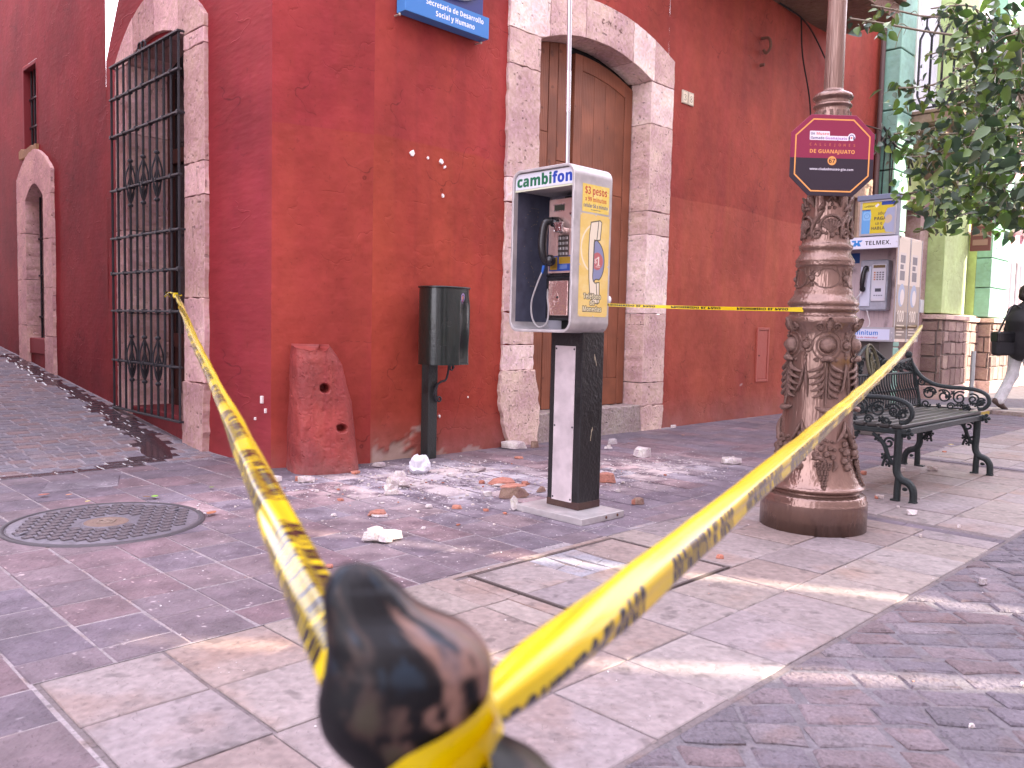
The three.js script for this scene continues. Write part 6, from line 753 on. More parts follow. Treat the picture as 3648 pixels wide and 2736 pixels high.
{
  const t = thing('caution_tape', 'yellow caution tape running from the bollard to the iron door grille on the left', 'caution tape', [0, 0, 0], 0, 'caution tapes');
  const A = headP(-2.75, 0.762, -0.012), B = V(-0.725, 1.135, -1.43);
  mesh('strip', ribbon(sag(A, B, 0.012, 14), (q, len) => [4.6 + 0.6 * Math.sin(q * 11), 0.0150 + 0.002 * Math.sin(q * 17 + 1), 2.0 + q * 5 + 0.5 * Math.sin(q * 9), 0.2], 320, 36, 0.66, false, 1, 0.10), tapeM, t);
  mesh('knot', merge([tube([V(-0.71, 1.13, -1.43), V(-0.68, 1.14, -1.46), V(-0.72, 1.15, -1.475), V(-0.735, 1.125, -1.45), V(-0.71, 1.12, -1.425)], 0.011, 24, 6), ribbon([V(-0.72, 1.14, -1.46), V(-0.74, 1.155, -1.50), V(-0.735, 1.15, -1.55), V(-0.745, 1.13, -1.585)], (q) => [2.2, 0.010, 1 + q * 2], 20, 6), ribbon([V(-0.72, 1.14, -1.46), V(-0.75, 1.16, -1.53), V(-0.73, 1.145, -1.60), V(-0.72, 1.12, -1.56)], (q) => [2.0, 0.009, q * 2], 20, 6)]), tapeM, t);
  const t2 = thing('caution_tape', 'glossy yellow caution tape running from the bollard past the lamp post and bench', 'caution tape', [0, 0, 0], 0, 'caution tapes');
  const A2 = headP(0.35, 0.740, -0.014), B2 = V(5.205, 1.06, 1.785);
  mesh('strip', ribbon(sag(A2, B2, 0.055, 20), (q, len) => [6.3, (0.0185 + 0.001 * Math.sin(q * 15) - 0.003 * sst(0.5, 1, q)) * (0.62 + 0.38 * sst(0, 0.012, q)), -0.42 + 0.2 * Math.sin(q * 9 + 1) - 0.7 * sst(0.035, 0.008, q), 0.2], 520, 48, 0.66, false, 2.0, 0.12), tapeM, t2);
  const wrap = (y0, y1, a0, a1, o) => Array.from({ length: 30 }, (_, i) => { const q = i / 29, a = mix(a0, a1, q), front = Math.sin(a); return headP(a, mix(y0, y1, (Math.cos(a) + 1) / 2) - 0.006 * Math.max(0, front), o); });
  mesh('wrapped_loop', merge([ribbon(wrap(0.713, 0.752, 0.2, 6.5, 0.0035), (q) => [0.02, 0.42, 1.45 + 0.2 * Math.sin(q * 12), 0], 90, 6, 0.72), ribbon(wrap(0.703, 0.744, 0.1, 3.4, 0.006), (q) => [0.02, 0.34, 1.65 + 0.15 * Math.sin(q * 9), 0], 60, 6, 0.72)]), tapePlain, t2);
  mesh('knot_tail', ribbon([A2, V(A2.x + 0.006, A2.y - 0.014, A2.z + 0.012), V(A2.x + 0.004, A2.y - 0.034, A2.z + 0.014)], (q) => [0.02, 0.5 - 0.15 * q, 0.4 + q, 0], 20, 6, 0.72), tapeM, t2);
  const t3 = thing('caution_tape', 'thin yellow caution tape stretched level between the pay phone and the lamp post', 'caution tape', [0, 0, 0], 0, 'caution tapes');
  const A3 = V(0.012, 1.09, 2.015), B3 = V(LX - 0.165, 1.083, LZ - 0.02);
  mesh('strip', ribbon(sag(A3, B3, 0.004, 10), (q) => [0.02, 0.20 + 0.05 * q + 0.06 * sst(0.1, 0, 1 - q), 1.50 + 0.12 * Math.sin(q * 7), 0], 80, 6, 0.64, true), tapeM, t3);
  mesh('knot', mv(new THREE.IcosahedronGeometry(0.012, 1).scale(0.8, 1, 1), 0.012, 1.09, 2.012), tapeM, t3);
}
// ---------------------------------------------------------------- fallen plaster, brick pieces, litter
const plW = [[0.74, 0.69, 0.68], [0.68, 0.62, 0.60], [0.78, 0.74, 0.73]].map((c) => std(c, { map: rep(T.stone, 4), bumpMap: rep(T.stoneBump, 5), bumpScale: 0.014, roughness: 0.95 })), plG = [[0.52, 0.48, 0.50], [0.58, 0.52, 0.52]].map((c) => std(c, { map: rep(T.stone, 4), bumpMap: rep(T.stoneBump, 5), bumpScale: 0.014, roughness: 0.95 })), teM = [[0.56, 0.24, 0.17], [0.60, 0.28, 0.20], [0.50, 0.22, 0.16]].map((c) => std(c, { map: rep(T.paver, 4), bumpMap: rep(T.stoneBump, 5), bumpScale: 0.004, roughness: 0.9 })), brM = [[0.30, 0.19, 0.155], [0.36, 0.24, 0.19]].map((c) => std(c, { map: rep(T.stone, 5), bumpMap: rep(T.stoneBump, 6), bumpScale: 0.012, roughness: 0.95 }));
function shard(w, h, d, flatness = 0.3) { // irregular broken lump resting on y = 0
  const P = [], n = 38; for (let i = 0; i < n; i++) { const a = rnd() * 6.283, top = rnd() < 0.5, r = top ? rr(0.62, 0.95) : rr(0.75, 1.05); P.push(V(Math.cos(a) * r * w / 2 * (0.85 + 0.2 * Math.sin(a * 3)), top ? h * rr(1 - flatness, 1) : h * rr(0, 0.25), Math.sin(a) * r * d / 2)); }
  const g = new ConvexGeometry(P); return g;
}
function lumpy(w, h, d) { const g = new THREE.IcosahedronGeometry(0.5, 4), p = g.attributes.position, o = rr(0, 50); for (let i = 0; i < p.count; i++) { const x = p.getX(i), y = p.getY(i), z = p.getZ(i), n = 0.40 + 1.2 * fbm(x * 2.6 + o, y * 2.6, z * 2.6, 3) + 0.4 * (fbm(x * 9 + o, y * 9, z * 9, 2) - 0.5); const f = (v) => Math.sign(v) * Math.pow(Math.abs(v) * 2, 0.85) / 2; p.setXYZ(i, f(x) * n * w, Math.max(0, (f(y) * n + 0.40) * h * 0.95), f(z) * n * d); } g.computeVertexNormals(); return flat(g); }
const RUB = [[-0.83, 0.23, 0.073, 0.043, 'w'], [-0.68, 0.32, 0.135, 0.037, 'w'], [-0.03, 0.16, 0.096, 0.034, 'g'], [-0.16, 0.56, 0.090, 0.058, 'w'], [-0.34, 0.78, 0.157, 0.072, 'w'], [-0.49, 0.93, 0.127, 0.035, 'w'], [1.33, 0.09, 0.234, 0.057, 'w'], [1.48, 0.17, 0.073, 0.057, 'b'], [1.00, 0.47, 0.075, 0.021, 't'], [0.21, 1.12, 0.187, 0.050, 't'], [0.30, 1.21, 0.056, 0.035, 't'], [0.12, 1.02, 0.044, 0.031, 't'], [-0.02, 1.43, 0.196, 0.069, 'b'], [0.21, 1.43, 0.060, 0.036, 'b'], [-0.24, 1.67, 0.048, 0.065, 'w'], [-0.11, 1.31, 0.069, 0.029, 'w'], [-0.87, 1.32, 0.113, 0.040, 't'], [-0.46, 1.45, 0.064, 0.030, 't'], [-0.38, 1.59, 0.037, 0.021, 't'], [-0.35, 1.70, 0.026, 0.015, 't'], [-0.56, 1.34, 0.048, 0.019, 'w'], [-1.14, 1.72, 0.191, 0.062, 'w'], [-1.05, 1.19, 0.030, 0.015, 'w'], [-0.87, 1.68, 0.029, 0.013, 'w'], [-1.54, 1.92, 0.044, 0.014, 't'], [0.77, 1.47, 0.13, 0.095, 't'], [1.80, 0.99, 0.147, 0.077, 'w'], [2.17, 0.42, 0.094, 0.048, 'g'], [1.92, 0.57, 0.082, 0.026, 'w'], [0.39, 2.00, 0.073, 0.039, 'b'], [3.58, 0.07, 0.070, 0.032, 'w'], [0.13, 0.73, 0.065, 0.026, 'w'], [0.39, 0.69, 0.121, 0.030, 'g'], [-0.17, 0.80, 0.031, 0.022, 'w'], [-0.80, 0.63, 0.032, 0.016, 'w'], [-0.82, 0.90, 0.044, 0.017, 't'], [-0.29, 0.27, 0.078, 0.024, 't'], [0.58, 1.71, 0.036, 0.019, 'w'], [3.03, 2.66, 0.083, 0.044, 'w'], [1.66, 2.82, 0.054, 0.025, 'w'], [1.37, 3.10, 0.079, 0.023, 'w'], [1.48, 2.99, 0.021, 0.014, 'w'], [0.87, 3.32, 0.022, 0.015, 'w'], [1.23, 3.38, 0.023, 0.017, 'w'], [2.43, 2.41, 0.047, 0.042, 't'], [2.79, 2.54, 0.054, 0.033, 'w'], [4.11, 2.40, 0.038, 0.020, 't'], [0.26, 3.76, 0.041, 0.026, 'g'], [-1.09, 4.11, 0.018, 0.013, 'w'], [-0.71, 4.13, 0.020, 0.012, 'w'], [-0.22, 2.88, 0.035, 0.028, 't'], [2.09, 1.58, 0.161, 0.058, 'w']];
const RLAB = ['small white plaster lump left of the guard stone foot', 'long white and buff plaster piece in front of the guard stone', 'flat grey plaster flake at the wall between guard stone and bin', 'rounded white plaster lump beside the crumpled plastic bag', 'heap-like white plaster lump in front of the plastic bag', 'thin white plaster flake before the white heap', 'long flat white plaster slab at the stone door jamb foot', 'brown stone chunk beside the long white slab by the door', 'thin terracotta sliver left of the phone pedestal on dusty ground', 'large flat terracotta tile piece with white underside left of the pedestal', 'blocky terracotta bit at the right end of the flat tile piece', 'small terracotta bit at the left end of the flat tile piece', 'biggest brick chunk with rough brown side left of the phone base', 'brownish brick bit touching the phone pedestal', 'white plaster piece standing against the phone base corner', 'flat white plaster chip beside the biggest brick chunk', 'flat pale terracotta piece alone on the dark tiles', 'oval terracotta chip between the alone piece and phone base', 'small terracotta chip just left of the phone base', 'tiny terracotta chip nearest the phone base corner', 'white chip behind the oval terracotta chip', 'large rough white plaster chunk nearest the pale strip', 'small white chip left of the flat pale terracotta piece', 'small white chip beside the large rough white chunk', 'pinkish broken chip lying nearest the bollard tip', 'terracotta lump half hidden behind the phone pedestal', 'white angular plaster block right of the phone pedestal', 'grey white lump behind the angular white block', 'small white flake in front of the grey white lump', 'half white half brick piece right of the phone base', 'white lump at the foot of the red wall past the door', 'white chip in the dust in front of the bin', 'flat blue-grey plaster flake right of the bin foot', 'small white chip right of the white heap', 'tiny white chip on the tiles before the buff plaster piece', 'pinkish chip left of the thin white flake', 'flat terracotta flake beside the guard stone foot', 'small white chip right of the phone pedestal foot', 'pink and white lump under the far end of the bench', 'white lump beside the near bench leg', 'long pale flake on the strip right of the lamp base', 'small white chip beside the long pale flake', 'tiny pale chip on the strip right of the lamp', 'small pale chip near the edge of the cobbled road', 'terracotta lump behind the lamp base', 'pinkish lump between the bench legs', 'small terracotta chip on the tiles beyond the bench', 'pinkish grey stone lying on the cobbled road', 'small white chip on the cobbles near the frame corner', 'white chip on the sunlit cobbles', 'terracotta chip at the hatch under the tape', 'long white plaster piece on the tiles between phone and lamp'];
RUB.forEach(([x, z, w0, h0, k], i) => {
  const e = 1.05, w = w0 * e, h = h0 * e;
  seedN = 4000 + i * 77; const big = w > 0.085, m = k === 'w' ? pick(plW) : k === 'g' ? pick(plG) : k === 't' ? pick(teM) : pick(brM), nm = k === 't' ? 'brick_piece' : k === 'b' ? 'brick_chunk' : 'plaster_piece', cat = k === 't' || k === 'b' ? 'brick' : 'plaster';
  const hh = k === 't' ? h * 0.6 : h * 0.95, d = w * (k === 't' ? rr(0.7, 1) : rr(0.5, 0.75));
  const o = thing(nm, RLAB[i], cat, [x, 0.001, z], -0.785 + rr(-0.5, 0.5), 'fallen plaster and brick pieces');
  if (i === 14) { mesh('lump', triUV(shard(w, h * 1.1, w * 0.6, 0.35).rotateZ(0.25).translate(0, 0.004, 0)), m, o); }
  else if (k === 'w' && big && i !== 6 && i !== 26) { mesh('lump', triUV(shard(w, hh * 0.8, d, 0.6)), m, o); for (let q = 0; q < (i === 4 ? 6 : 3); q++) { const s2 = w * rr(0.3, 0.55); mesh('fragment', triUV(shard(s2, s2 * rr(0.35, 0.7), s2 * 0.8, 0.6)).translate(rr(-0.32, 0.32) * w, rr(0, 0.3) * hh, rr(-0.3, 0.45) * d), pick(plW), o); } }
  else mesh('lump', triUV(shard(w, hh, d, k === 't' ? 0.15 : 0.35)), m, o);
  if (i === 9 || i === 16) mesh('mortar_side', triUV(shard(w * 0.99, hh * 0.55, d * 1.01, 0.2)).translate(0.004, 0, 0.004), plW[0], o);
  if (i === 12) mesh('brick_face', triUV(shard(w * 0.86, 0.012, d * 0.8, 0.3)).translate(0, hh * 0.90, 0), teM[1], o);
  if (i === 1 || i === 29 || i === 39) mesh('brick_face', triUV(shard(w * 0.45, hh * 0.8, d * 0.7, 0.3)).translate(-w * 0.33, 0, 0.004), teM[2], o);
});
seedN = 555;
{ // crumpled white plastic bag
  const sB = 1.3, t = thing('plastic_bag', 'crumpled translucent white plastic bag on the rubble before the bin', 'plastic bag', [0.05, 0, 0.50], 0.4), g = new THREE.IcosahedronGeometry(0.5, 16), p = g.attributes.position;
  for (let i = 0; i < p.count; i++) { const x = p.getX(i), y = p.getY(i), z = p.getZ(i), r1 = 1 - Math.abs(fbm(x * 2.2 + 4, y * 2.2, z * 2.2, 2) - 0.5) * 4, r2 = 1 - Math.abs(fbm(x * 7 + 4, y * 7, z * 7, 3) - 0.5) * 4, n = 0.72 + 0.30 * r1 + 0.05 * r2; p.setXYZ(i, sB * x * n * 0.16 * (1 - 0.35 * (y + 0.5)), Math.max(0.001, (y + 0.42) * n * 0.105 * sB), sB * z * n * 0.115 * (1 - 0.3 * (y + 0.5))); }
  g.computeVertexNormals(); mesh('film', triUV(flat(g)), phy([0.86, 0.86, 0.90], { roughness: 0.35, transmission: 0.35, thickness: 0 }), t);
}
{ // leaves and paper bits near the manhole
  const leafG = (l, w, c) => { const s = shape([[-l / 2, 0], [-l * 0.2, w * 0.5], [l * 0.2, w * 0.42], [l / 2, 0], [l * 0.2, -w * 0.42], [-l * 0.2, -w * 0.5]]), g = ext(s, 0.0015).rotateX(-Math.PI / 2), p = g.attributes.position; for (let i = 0; i < p.count; i++) p.setY(i, p.getY(i) + c * (p.getX(i) / l) ** 2 + c * 0.6 * Math.abs(p.getZ(i)) / w); g.computeVertexNormals(); return g; };
  for (const [n, lab, x, z, l, w, c, r] of [['dry_leaf', 'curled orange brown dry leaf on the manhole rim', -1.50, 0.80, 0.075, 0.04, [0.36, 0.13, 0.06], 0.6], ['green_leaf', 'small bright green leaf at the far edge of the manhole', -1.56, 0.25, 0.05, 0.035, [0.22, 0.42, 0.06], 1.2], ['dry_leaf', 'reddish dry leaf on the setts beyond the manhole', -1.99, -0.14, 0.06, 0.03, [0.34, 0.12, 0.08], 0.1], ['dry_leaf', 'small orange leaf beside the reddish one', -1.89, -0.06, 0.04, 0.02, [0.45, 0.22, 0.13], 0.3], ['paper_scrap', 'yellow paper scrap on the manhole edge', -1.87, 0.17, 0.035, 0.02, [0.5, 0.42, 0.16], 0.5], ['dry_leaf', 'dark brown leaf behind the green leaf', -1.60, 0.24, 0.05, 0.025, [0.16, 0.09, 0.05], 2.1], ['green_leaf', 'dusty olive leaf near the wall side of the manhole', -1.22, 0.20, 0.045, 0.025, [0.16, 0.19, 0.07], 0.9], ['dry_leaf', 'yellowish leaf on the pale strip beyond the bench', 4.6, 2.3, 0.07, 0.045, [0.42, 0.33, 0.14], 0.2], ['dry_leaf', 'brown leaf on the tiles below the red wall right of the door', 3.1, 0.5, 0.05, 0.03, [0.30, 0.15, 0.09], 1.0]]) { const t = thing(n, lab, n === 'paper_scrap' ? 'paper' : 'leaf', [x, 0.012, z], r); mesh('blade', leafG(l, w, 0.012), std(c, { roughness: 0.7 }), t); }
}
{ // countless crumbs of plaster and brick dust
  const N = 3600, gs = [[], []], dummy = new THREE.Object3D();
  const crumb = new THREE.IcosahedronGeometry(1, 0), im = [new THREE.InstancedMesh(crumb, std([0.62, 0.58, 0.58], { roughness: 0.95 }), N), new THREE.InstancedMesh(crumb, std([0.52, 0.26, 0.19], { roughness: 0.95 }), 900)]; let n = [0, 0], tries = 0;
  while (n[0] < N && tries++ < 400000) { const x = rr(-2.4, 4.6), z = rr(-0.4, 4.6), D = dustAt(x, z) - 0.025; if (x < -0.6 && z < 0 || (x > -0.62 && z < 0.03 + (x < 0 ? -x * 0.3 - 0.03 : 0)) || rnd() > D * 0.75) continue; if (Math.hypot(x - LX, z - LZ) < 0.27) continue; const k = rnd() < 0.09 && n[1] < 900 ? 1 : 0, s = 0.0012 + 0.0045 * Math.pow(rnd(), 5) * (D > 0.3 ? 1.4 : 0.6); dummy.position.set(x, s * 0.4 + 0.001, z); dummy.scale.set(s * rr(0.8, 1.6), s * rr(0.25, 0.6), s * rr(0.7, 1.2)); dummy.rotation.set(0, rnd() * 6, 0); dummy.updateMatrix(); im[k].setMatrixAt(n[k]++, dummy.matrix); }
  im[0].count = n[0]; im[1].count = n[1]; im[0].name = 'plaster_crumbs'; im[1].name = 'brick_crumbs'; for (const o of im) { o.castShadow = o.receiveShadow = true; scene.add(o); }
  const chips = [plW[0], plG[0], teM[0]].map((m, k) => { const n = [480, 260, 45][k], o = new THREE.InstancedMesh(flat(shard(1, 0.45, 0.75, 0.5)), m, n); let c = 0; while (c < n) { const x = rr(-1.6, 2.6), z = rr(0.05, 2.2), D = dustAt(x, z); if (rnd() > D * D * 1.1 || (x < 0 && z < 0.12)) continue; const s = 0.007 + 0.022 * Math.pow(rnd(), 2.5); dummy.position.set(x, 0.001, z); dummy.scale.set(s, s * rr(0.5, 1), s); dummy.rotation.set(0, rnd() * 6, 0); dummy.updateMatrix(); o.setMatrixAt(c++, dummy.matrix); } o.name = ['plaster_chips', 'grey_chips', 'brick_chips'][k]; o.castShadow = o.receiveShadow = true; scene.add(o); return tag(o, ['sharp white plaster chips strewn round the phone pedestal', 'small grey mortar chips strewn over the dusty tiles', 'small terracotta chips strewn between the bin and phone'][k], 'debris', null, 'stuff'); });
  tag(im[0], 'white plaster crumbs and dust scattered over the dark tiles', 'debris', null, 'stuff'); tag(im[1], 'tiny terracotta brick crumbs among the plaster dust', 'debris', null, 'stuff');
}
// ---------------------------------------------------------------- houses further along the street
const paint = (c, s = 0.6) => std(c, { map: rep(T.plaster, s), bumpMap: rep(T.plasterBump, s), bumpScale: 0.01, roughness: 0.7 });
const flagM = [[0.34, 0.235, 0.20], [0.40, 0.29, 0.25], [0.28, 0.19, 0.165], [0.43, 0.31, 0.26]].map((c) => std(c, { map: rep(T.stone, 2), bumpMap: rep(T.stoneBump, 2), bumpScale: 0.01, roughness: 0.85 })), mortarM = std([0.36, 0.30, 0.27], { roughness: 0.95, map: T.stone });
function flagPanel(parent, x0, x1, y0, y1, z, faceLeft) { // irregular flagstones proud of their mortar, on the street face or on the end face
  let y = y0; while (y < y1 - 0.05) { const h = Math.min(rr(0.17, 0.3), y1 - y); let x = x0; while (x < x1 - 0.03) { const w = Math.min(rr(0.16, 0.38), x1 - x), j = () => rr(-0.018, 0.018), g = 0.012, P = [[x + g, y + g + j() * 0.5], [x + w / 2, y + g + j()], [x + w - g + j() * 0.4, y + g], [x + w - g + j() * 0.4, y + h - g], [x + w / 2, y + h - g + j()], [x + g, y + h - g]]; let q = ext(shape(P), 0.02, 0.005); if (faceLeft) q = flat(q.rotateY(-Math.PI / 2)).translate(z - 0.0, 0, 0); else q.translate(0, 0, z - 0.004); mesh('flagstone', q, pick(flagM), parent); x += w; } y += h; }
}
{
  const t = thing('townhouse', 'pale green house with teal pilaster, stone plinths and iron balcony', 'house');
  const teal = paint([0.29, 0.54, 0.42]), lime = paint([0.52, 0.66, 0.24]), limeP = paint([0.55, 0.70, 0.30]);
  mesh('wall', merge([bx(8.30, 9.16, 0, 7.5, -0.6, 0.02, 0.002), bx(9.16, 10.32, 3.02, 7.5, -0.6, 0.015, 0.002), bx(10.32, 11.5, 0, 7.5, -0.6, 0.012, 0.002), bx(12.9, 14.2, 0, 7.5, -0.6, 0.014, 0.002), bx(11.5, 12.9, 0, 1.2, -0.6, 0.0125, 0.002), bx(11.5, 12.9, 2.78, 7.5, -0.6, 0.0135, 0.002)]), lime, t);
  const block = (x0, x1, y0, y1, z, m) => mesh('pilaster_block', bx(x0, x1, y0, y1, -0.05, z, 0.018), m, t);
  for (let y = 0; y < 7.2; y += 0.80) block(8.31, 8.82, y + 0.006, y + 0.794, 0.27, teal);
  for (let y = 0; y < 3.5; y += 0.80) mesh('darker_side', bx(8.300, 8.3095, y + 0.012, Math.min(3.53, y + 0.788), 0.0, 0.255, 0.001), paint([0.16, 0.33, 0.25]), t);  // thin darker green sheets over the left side of the pilaster
  mesh('cornice', merge([bx(8.27, 8.88, 3.62, 3.70, -0.05, 0.33, 0.01), bx(8.29, 8.85, 3.54, 3.615, -0.05, 0.30, 0.01)]), teal, t);
  mesh('pilaster', bx(10.36, 11.44, 1.32, 7.3, -0.05, 0.30, 0.015), limeP, t);
  for (let y = 1.32; y < 7.2; y += 0.52) block(12.92, 13.98, y + 0.005, y + 0.515, 0.26, teal);
  for (const [x0, x1, z] of [[10.30, 11.5, 0.36], [11.505, 12.9, 0.10], [12.905, 14.05, 0.32]]) { const p = part('stone_plinth', t); mesh('core', bx(x0 + 0.02, x1 - 0.02, 0.2, 1.22, -0.05, z - 0.01, 0.004), mortarM, p); flagPanel(p, x0 + 0.01, x1 - 0.01, 0.205, 1.21, z, false); if (z > 0.2) flagPanel(p, 0.0, z, 0.205, 1.21, x0 + 0.004, true); mesh('cap', bx(x0 - 0.04, x1 + 0.02, 1.225, 1.30, -0.05, z + 0.05, 0.012), M.canteraDark, p); mesh('foot', bx(x0 - 0.03, x1 + 0.02, -0.02, 0.20, -0.05, z + 0.04, 0.015), M.canteraDark, p); }
  { // arched doorway between the pilasters
    const d = part('door', t), pk = std([0.50, 0.37, 0.34], { map: rep(T.stone, 1), roughness: 0.8 });
    mesh('jamb', bx(9.98, 10.34, 0, 2.86, -0.5, 0.06, 0.01), pk, d); mesh('jamb', bx(9.17, 9.36, 0, 2.86, -0.5, 0.05, 0.01), pk, d); mesh('lintel', bx(9.17, 10.34, 2.865, 3.02, -0.5, 0.055, 0.01), pk, d); mesh('arch_band', tube(Array.from({ length: 13 }, (_, i) => V(9.76 + Math.cos(i / 12 * Math.PI) * 0.5, 3.02 + Math.sin(i / 12 * Math.PI) * 0.32, 0.03)), 0.035, 30, 6), limeP, d);
    mesh('leaf', bx(9.365, 9.975, 0.02, 2.3, -0.36, -0.30, 0.006), std([0.62, 0.52, 0.48], { roughness: 0.45 }), d); mesh('transom', bx(9.365, 9.975, 2.36, 2.86, -0.36, -0.30, 0.006), std([0.58, 0.52, 0.5], { roughness: 0.3 }), d); mesh('stile', merge([bx(9.86, 9.972, 0.021, 2.3, -0.299, -0.26, 0.006), bx(9.37, 9.86, 2.302, 2.358, -0.36, -0.27, 0.004)]), std([0.34, 0.22, 0.19], { roughness: 0.5 }), d); mesh('pane', bx(9.42, 9.82, 1.5, 2.2, -0.299, -0.292, 0.002), std([0.72, 0.66, 0.62], { roughness: 0.2 }), d); mesh('lock', bx(9.88, 9.95, 1.42, 1.55, -0.259, -0.22, 0.006), M.iron, d);
    mesh('intercom', bx(10.06, 10.2, 1.32, 1.52, 0.062, 0.10, 0.008), std([0.55, 0.55, 0.57], { roughness: 0.4 }), d);
  }
  { const w = part('window', t); mesh('recess', bx(11.5, 12.9, 1.2, 2.78, -0.6, -0.12, 0.002), paint([0.36, 0.44, 0.24]), w); mesh('sill', bx(11.47, 12.93, 1.3, 1.34, -0.1, 0.08, 0.006), M.canteraDark, w); mesh('head_band', bx(11.48, 12.92, 2.74, 2.79, -0.05, 0.06, 0.006), M.canteraDark, w); }
  { // balcony with long-hexagon iron railing and white shuttered doors
    const b = part('balcony', t, [0.17, 0.25, 0]); mesh('slab', merge([bx(8.68, 11.3, 3.64, 3.76, 0.0, 0.78, 0.01), bx(8.66, 11.34, 3.765, 3.81, 0.0, 0.82, 0.008)]), std([0.30, 0.22, 0.15], { map: T.stone, roughness: 0.85 }), b);
    for (const x of [9.1, 10.1, 11.1]) mesh('corbel', ext(shape([[0, 3.10], [0.14, 3.25], [0.3, 3.42], [0.6, 3.5], [0.6, 3.635], [0, 3.635]]), 0.14, 0.01).rotateY(-Math.PI / 2).translate(x, 0, 0.02), std([0.30, 0.22, 0.15], { map: T.stone, roughness: 0.85 }), b);
    const hexes = (f, a0, a1, n) => { for (let i = 0; i < n; i++) { const a = mix(a0, a1, i / n), c = mix(a0, a1, (i + 1) / n), m = (a + c) / 2, pts = [[m, 3.84], [c, 4.02], [c, 4.78], [m, 4.94], [a, 4.78], [a, 4.02], [m, 3.84]]; for (let k = 0; k < 6; k++) mesh('rail_bar', tube([f(...pts[k]), f(...pts[k + 1])], 0.016, 2, 5), M.iron, b); mesh('rail_bar', tube([f(m, 4.94), f(m, 5.05)], 0.014, 2, 5), M.iron, b); } mesh('hand_rail', tube([f(a0, 5.06), f(a1, 5.06)], 0.02, 2, 6), M.iron, b); mesh('bottom_rail', tube([f(a0, 3.84), f(a1, 3.84)], 0.014, 2, 5), M.iron, b); };
    hexes((z, y) => V(8.69, y, z), 0.31, 0.76, 3); hexes((x, y) => V(x, y, 0.76), 8.69, 11.27, 9);
    const sh = std([0.74, 0.75, 0.80], { roughness: 0.5 }); for (const x0 of [9.3, 10.2]) { mesh('shutter', bx(x0, x0 + 0.88, 3.82, 6.2, 0.02, 0.05, 0.006), sh, b); for (let i = 0; i < 14; i++) mesh('slat', bx(x0 + 0.06 + i * 0.055, x0 + 0.085 + i * 0.055, 3.9, 6.1, 0.05, 0.062, 0.003), sh, b); }
    mesh('pale_upper_wall', bx(11.35, 12.9, 3.9, 7.4, 0.013, 0.03, 0.004), paint([0.70, 0.72, 0.70]), b);
  }
  const sg = part('hanging_sign', t); mesh('board', bx(11.46, 11.50, 2.35, 2.92, 0.32, 0.62, 0.006), std([0.16, 0.05, 0.04], { roughness: 0.5 }), sg); for (let i = 0; i < 3; i++) mesh('letter_row', bx(11.453, 11.459, 2.44 + i * 0.15, 2.53 + i * 0.15, 0.36, 0.58, 0.001), std([0.34, 0.20, 0.14]), sg);
  mesh('door_post', cyl(0.035, 0.035, 0.75, 10.95, 0, 0.62, 10), std([0.42, 0.44, 0.44], { roughness: 0.4, metalness: 0.4 }), t);
}
{
  const t = thing('townhouse', 'pink house with arched windows and ornate white cornice further down the street', 'house'), pink = paint([0.72, 0.36, 0.42]), wt = std([0.72, 0.66, 0.66], { roughness: 0.6 });
  mesh('wall', bx(14.2, 20, 0, 6.8, -0.6, 0.06, 0.004), pink, t);
  for (const x of [14.4, 15.05, 15.7, 16.4, 17.2]) { const w = part('window', t), P = [[x - 0.17, 0.9], [x + 0.17, 0.9], ...Array.from({ length: 9 }, (_, i) => [x + Math.cos(i / 8 * Math.PI) * 0.17, 2.3 + Math.sin(i / 8 * Math.PI) * 0.17])]; mesh('pane', ext(shape(P), 0.02, 0).translate(0, 0, 0.05), std([0.10, 0.10, 0.13], { roughness: 0.15 }), w); mesh('frame', tube(P.slice(1).map(([a, b]) => V(a * 1.0, b, 0.08)).concat([V(x - 0.17, 0.9, 0.08)]), 0.045, 40, 6), wt, w); mesh('mullion', bx(x - 0.015, x + 0.015, 0.9, 2.45, 0.072, 0.09, 0.003), wt, w); }
  mesh('cornice', merge([bx(14.18, 20, 3.45, 3.6, 0.05, 0.35, 0.02), bx(14.14, 20, 3.605, 3.78, 0.05, 0.55, 0.03), bx(14.1, 20, 3.785, 3.9, 0.05, 0.75, 0.03)]), wt, t); for (let i = 0; i < 8; i++) mesh('cornice_bracket', bx(14.3 + i * 0.6, 14.48 + i * 0.6, 2.95, 3.445, 0.05, 0.30, 0.04), wt, t);
  mesh('plinth', bx(14.1, 20, 0, 0.7, 0.0, 0.14, 0.01), M.canteraDark, t);
  const l = thing('wall_lamp_bracket', 'thin scrolled iron bracket sticking out between teal and pink houses', 'bracket', [13.7, 3.05, 0.26]); mesh('arm', merge([tube([V(0, 0, 0), V(0.02, 0.02, 0.5), V(0.03, 0.06, 0.95), V(0.03, 0.16, 0.98), V(0.03, 0.13, 0.9)], 0.014, 24, 6), tube([V(0, -0.25, 0), V(0.01, -0.12, 0.25), V(0.02, 0.0, 0.5)], 0.011, 16, 6)]), M.iron, l);
  const e = thing('far_house', 'terracotta house closing the end of the street', 'house'); mesh('wall', bx(25, 26, 0, 6, -2, 9.6, 0.01), paint([0.55, 0.34, 0.28], 0.3), e); for (const z of [0, 1.6, 3.2]) for (const y of [1, 3.4]) { mesh('window', bx(24.97, 24.998, y, y + 1.4, z, z + 0.7, 0.004), std([0.06, 0.06, 0.07], { roughness: 0.2 }), e); mesh('window_frame', merge([bx(24.95, 24.969, y, y + 1.4, z, z + 0.06, 0.003), bx(24.95, 24.969, y, y + 1.4, z + 0.64, z + 0.7, 0.003)]), wt, e); }
}
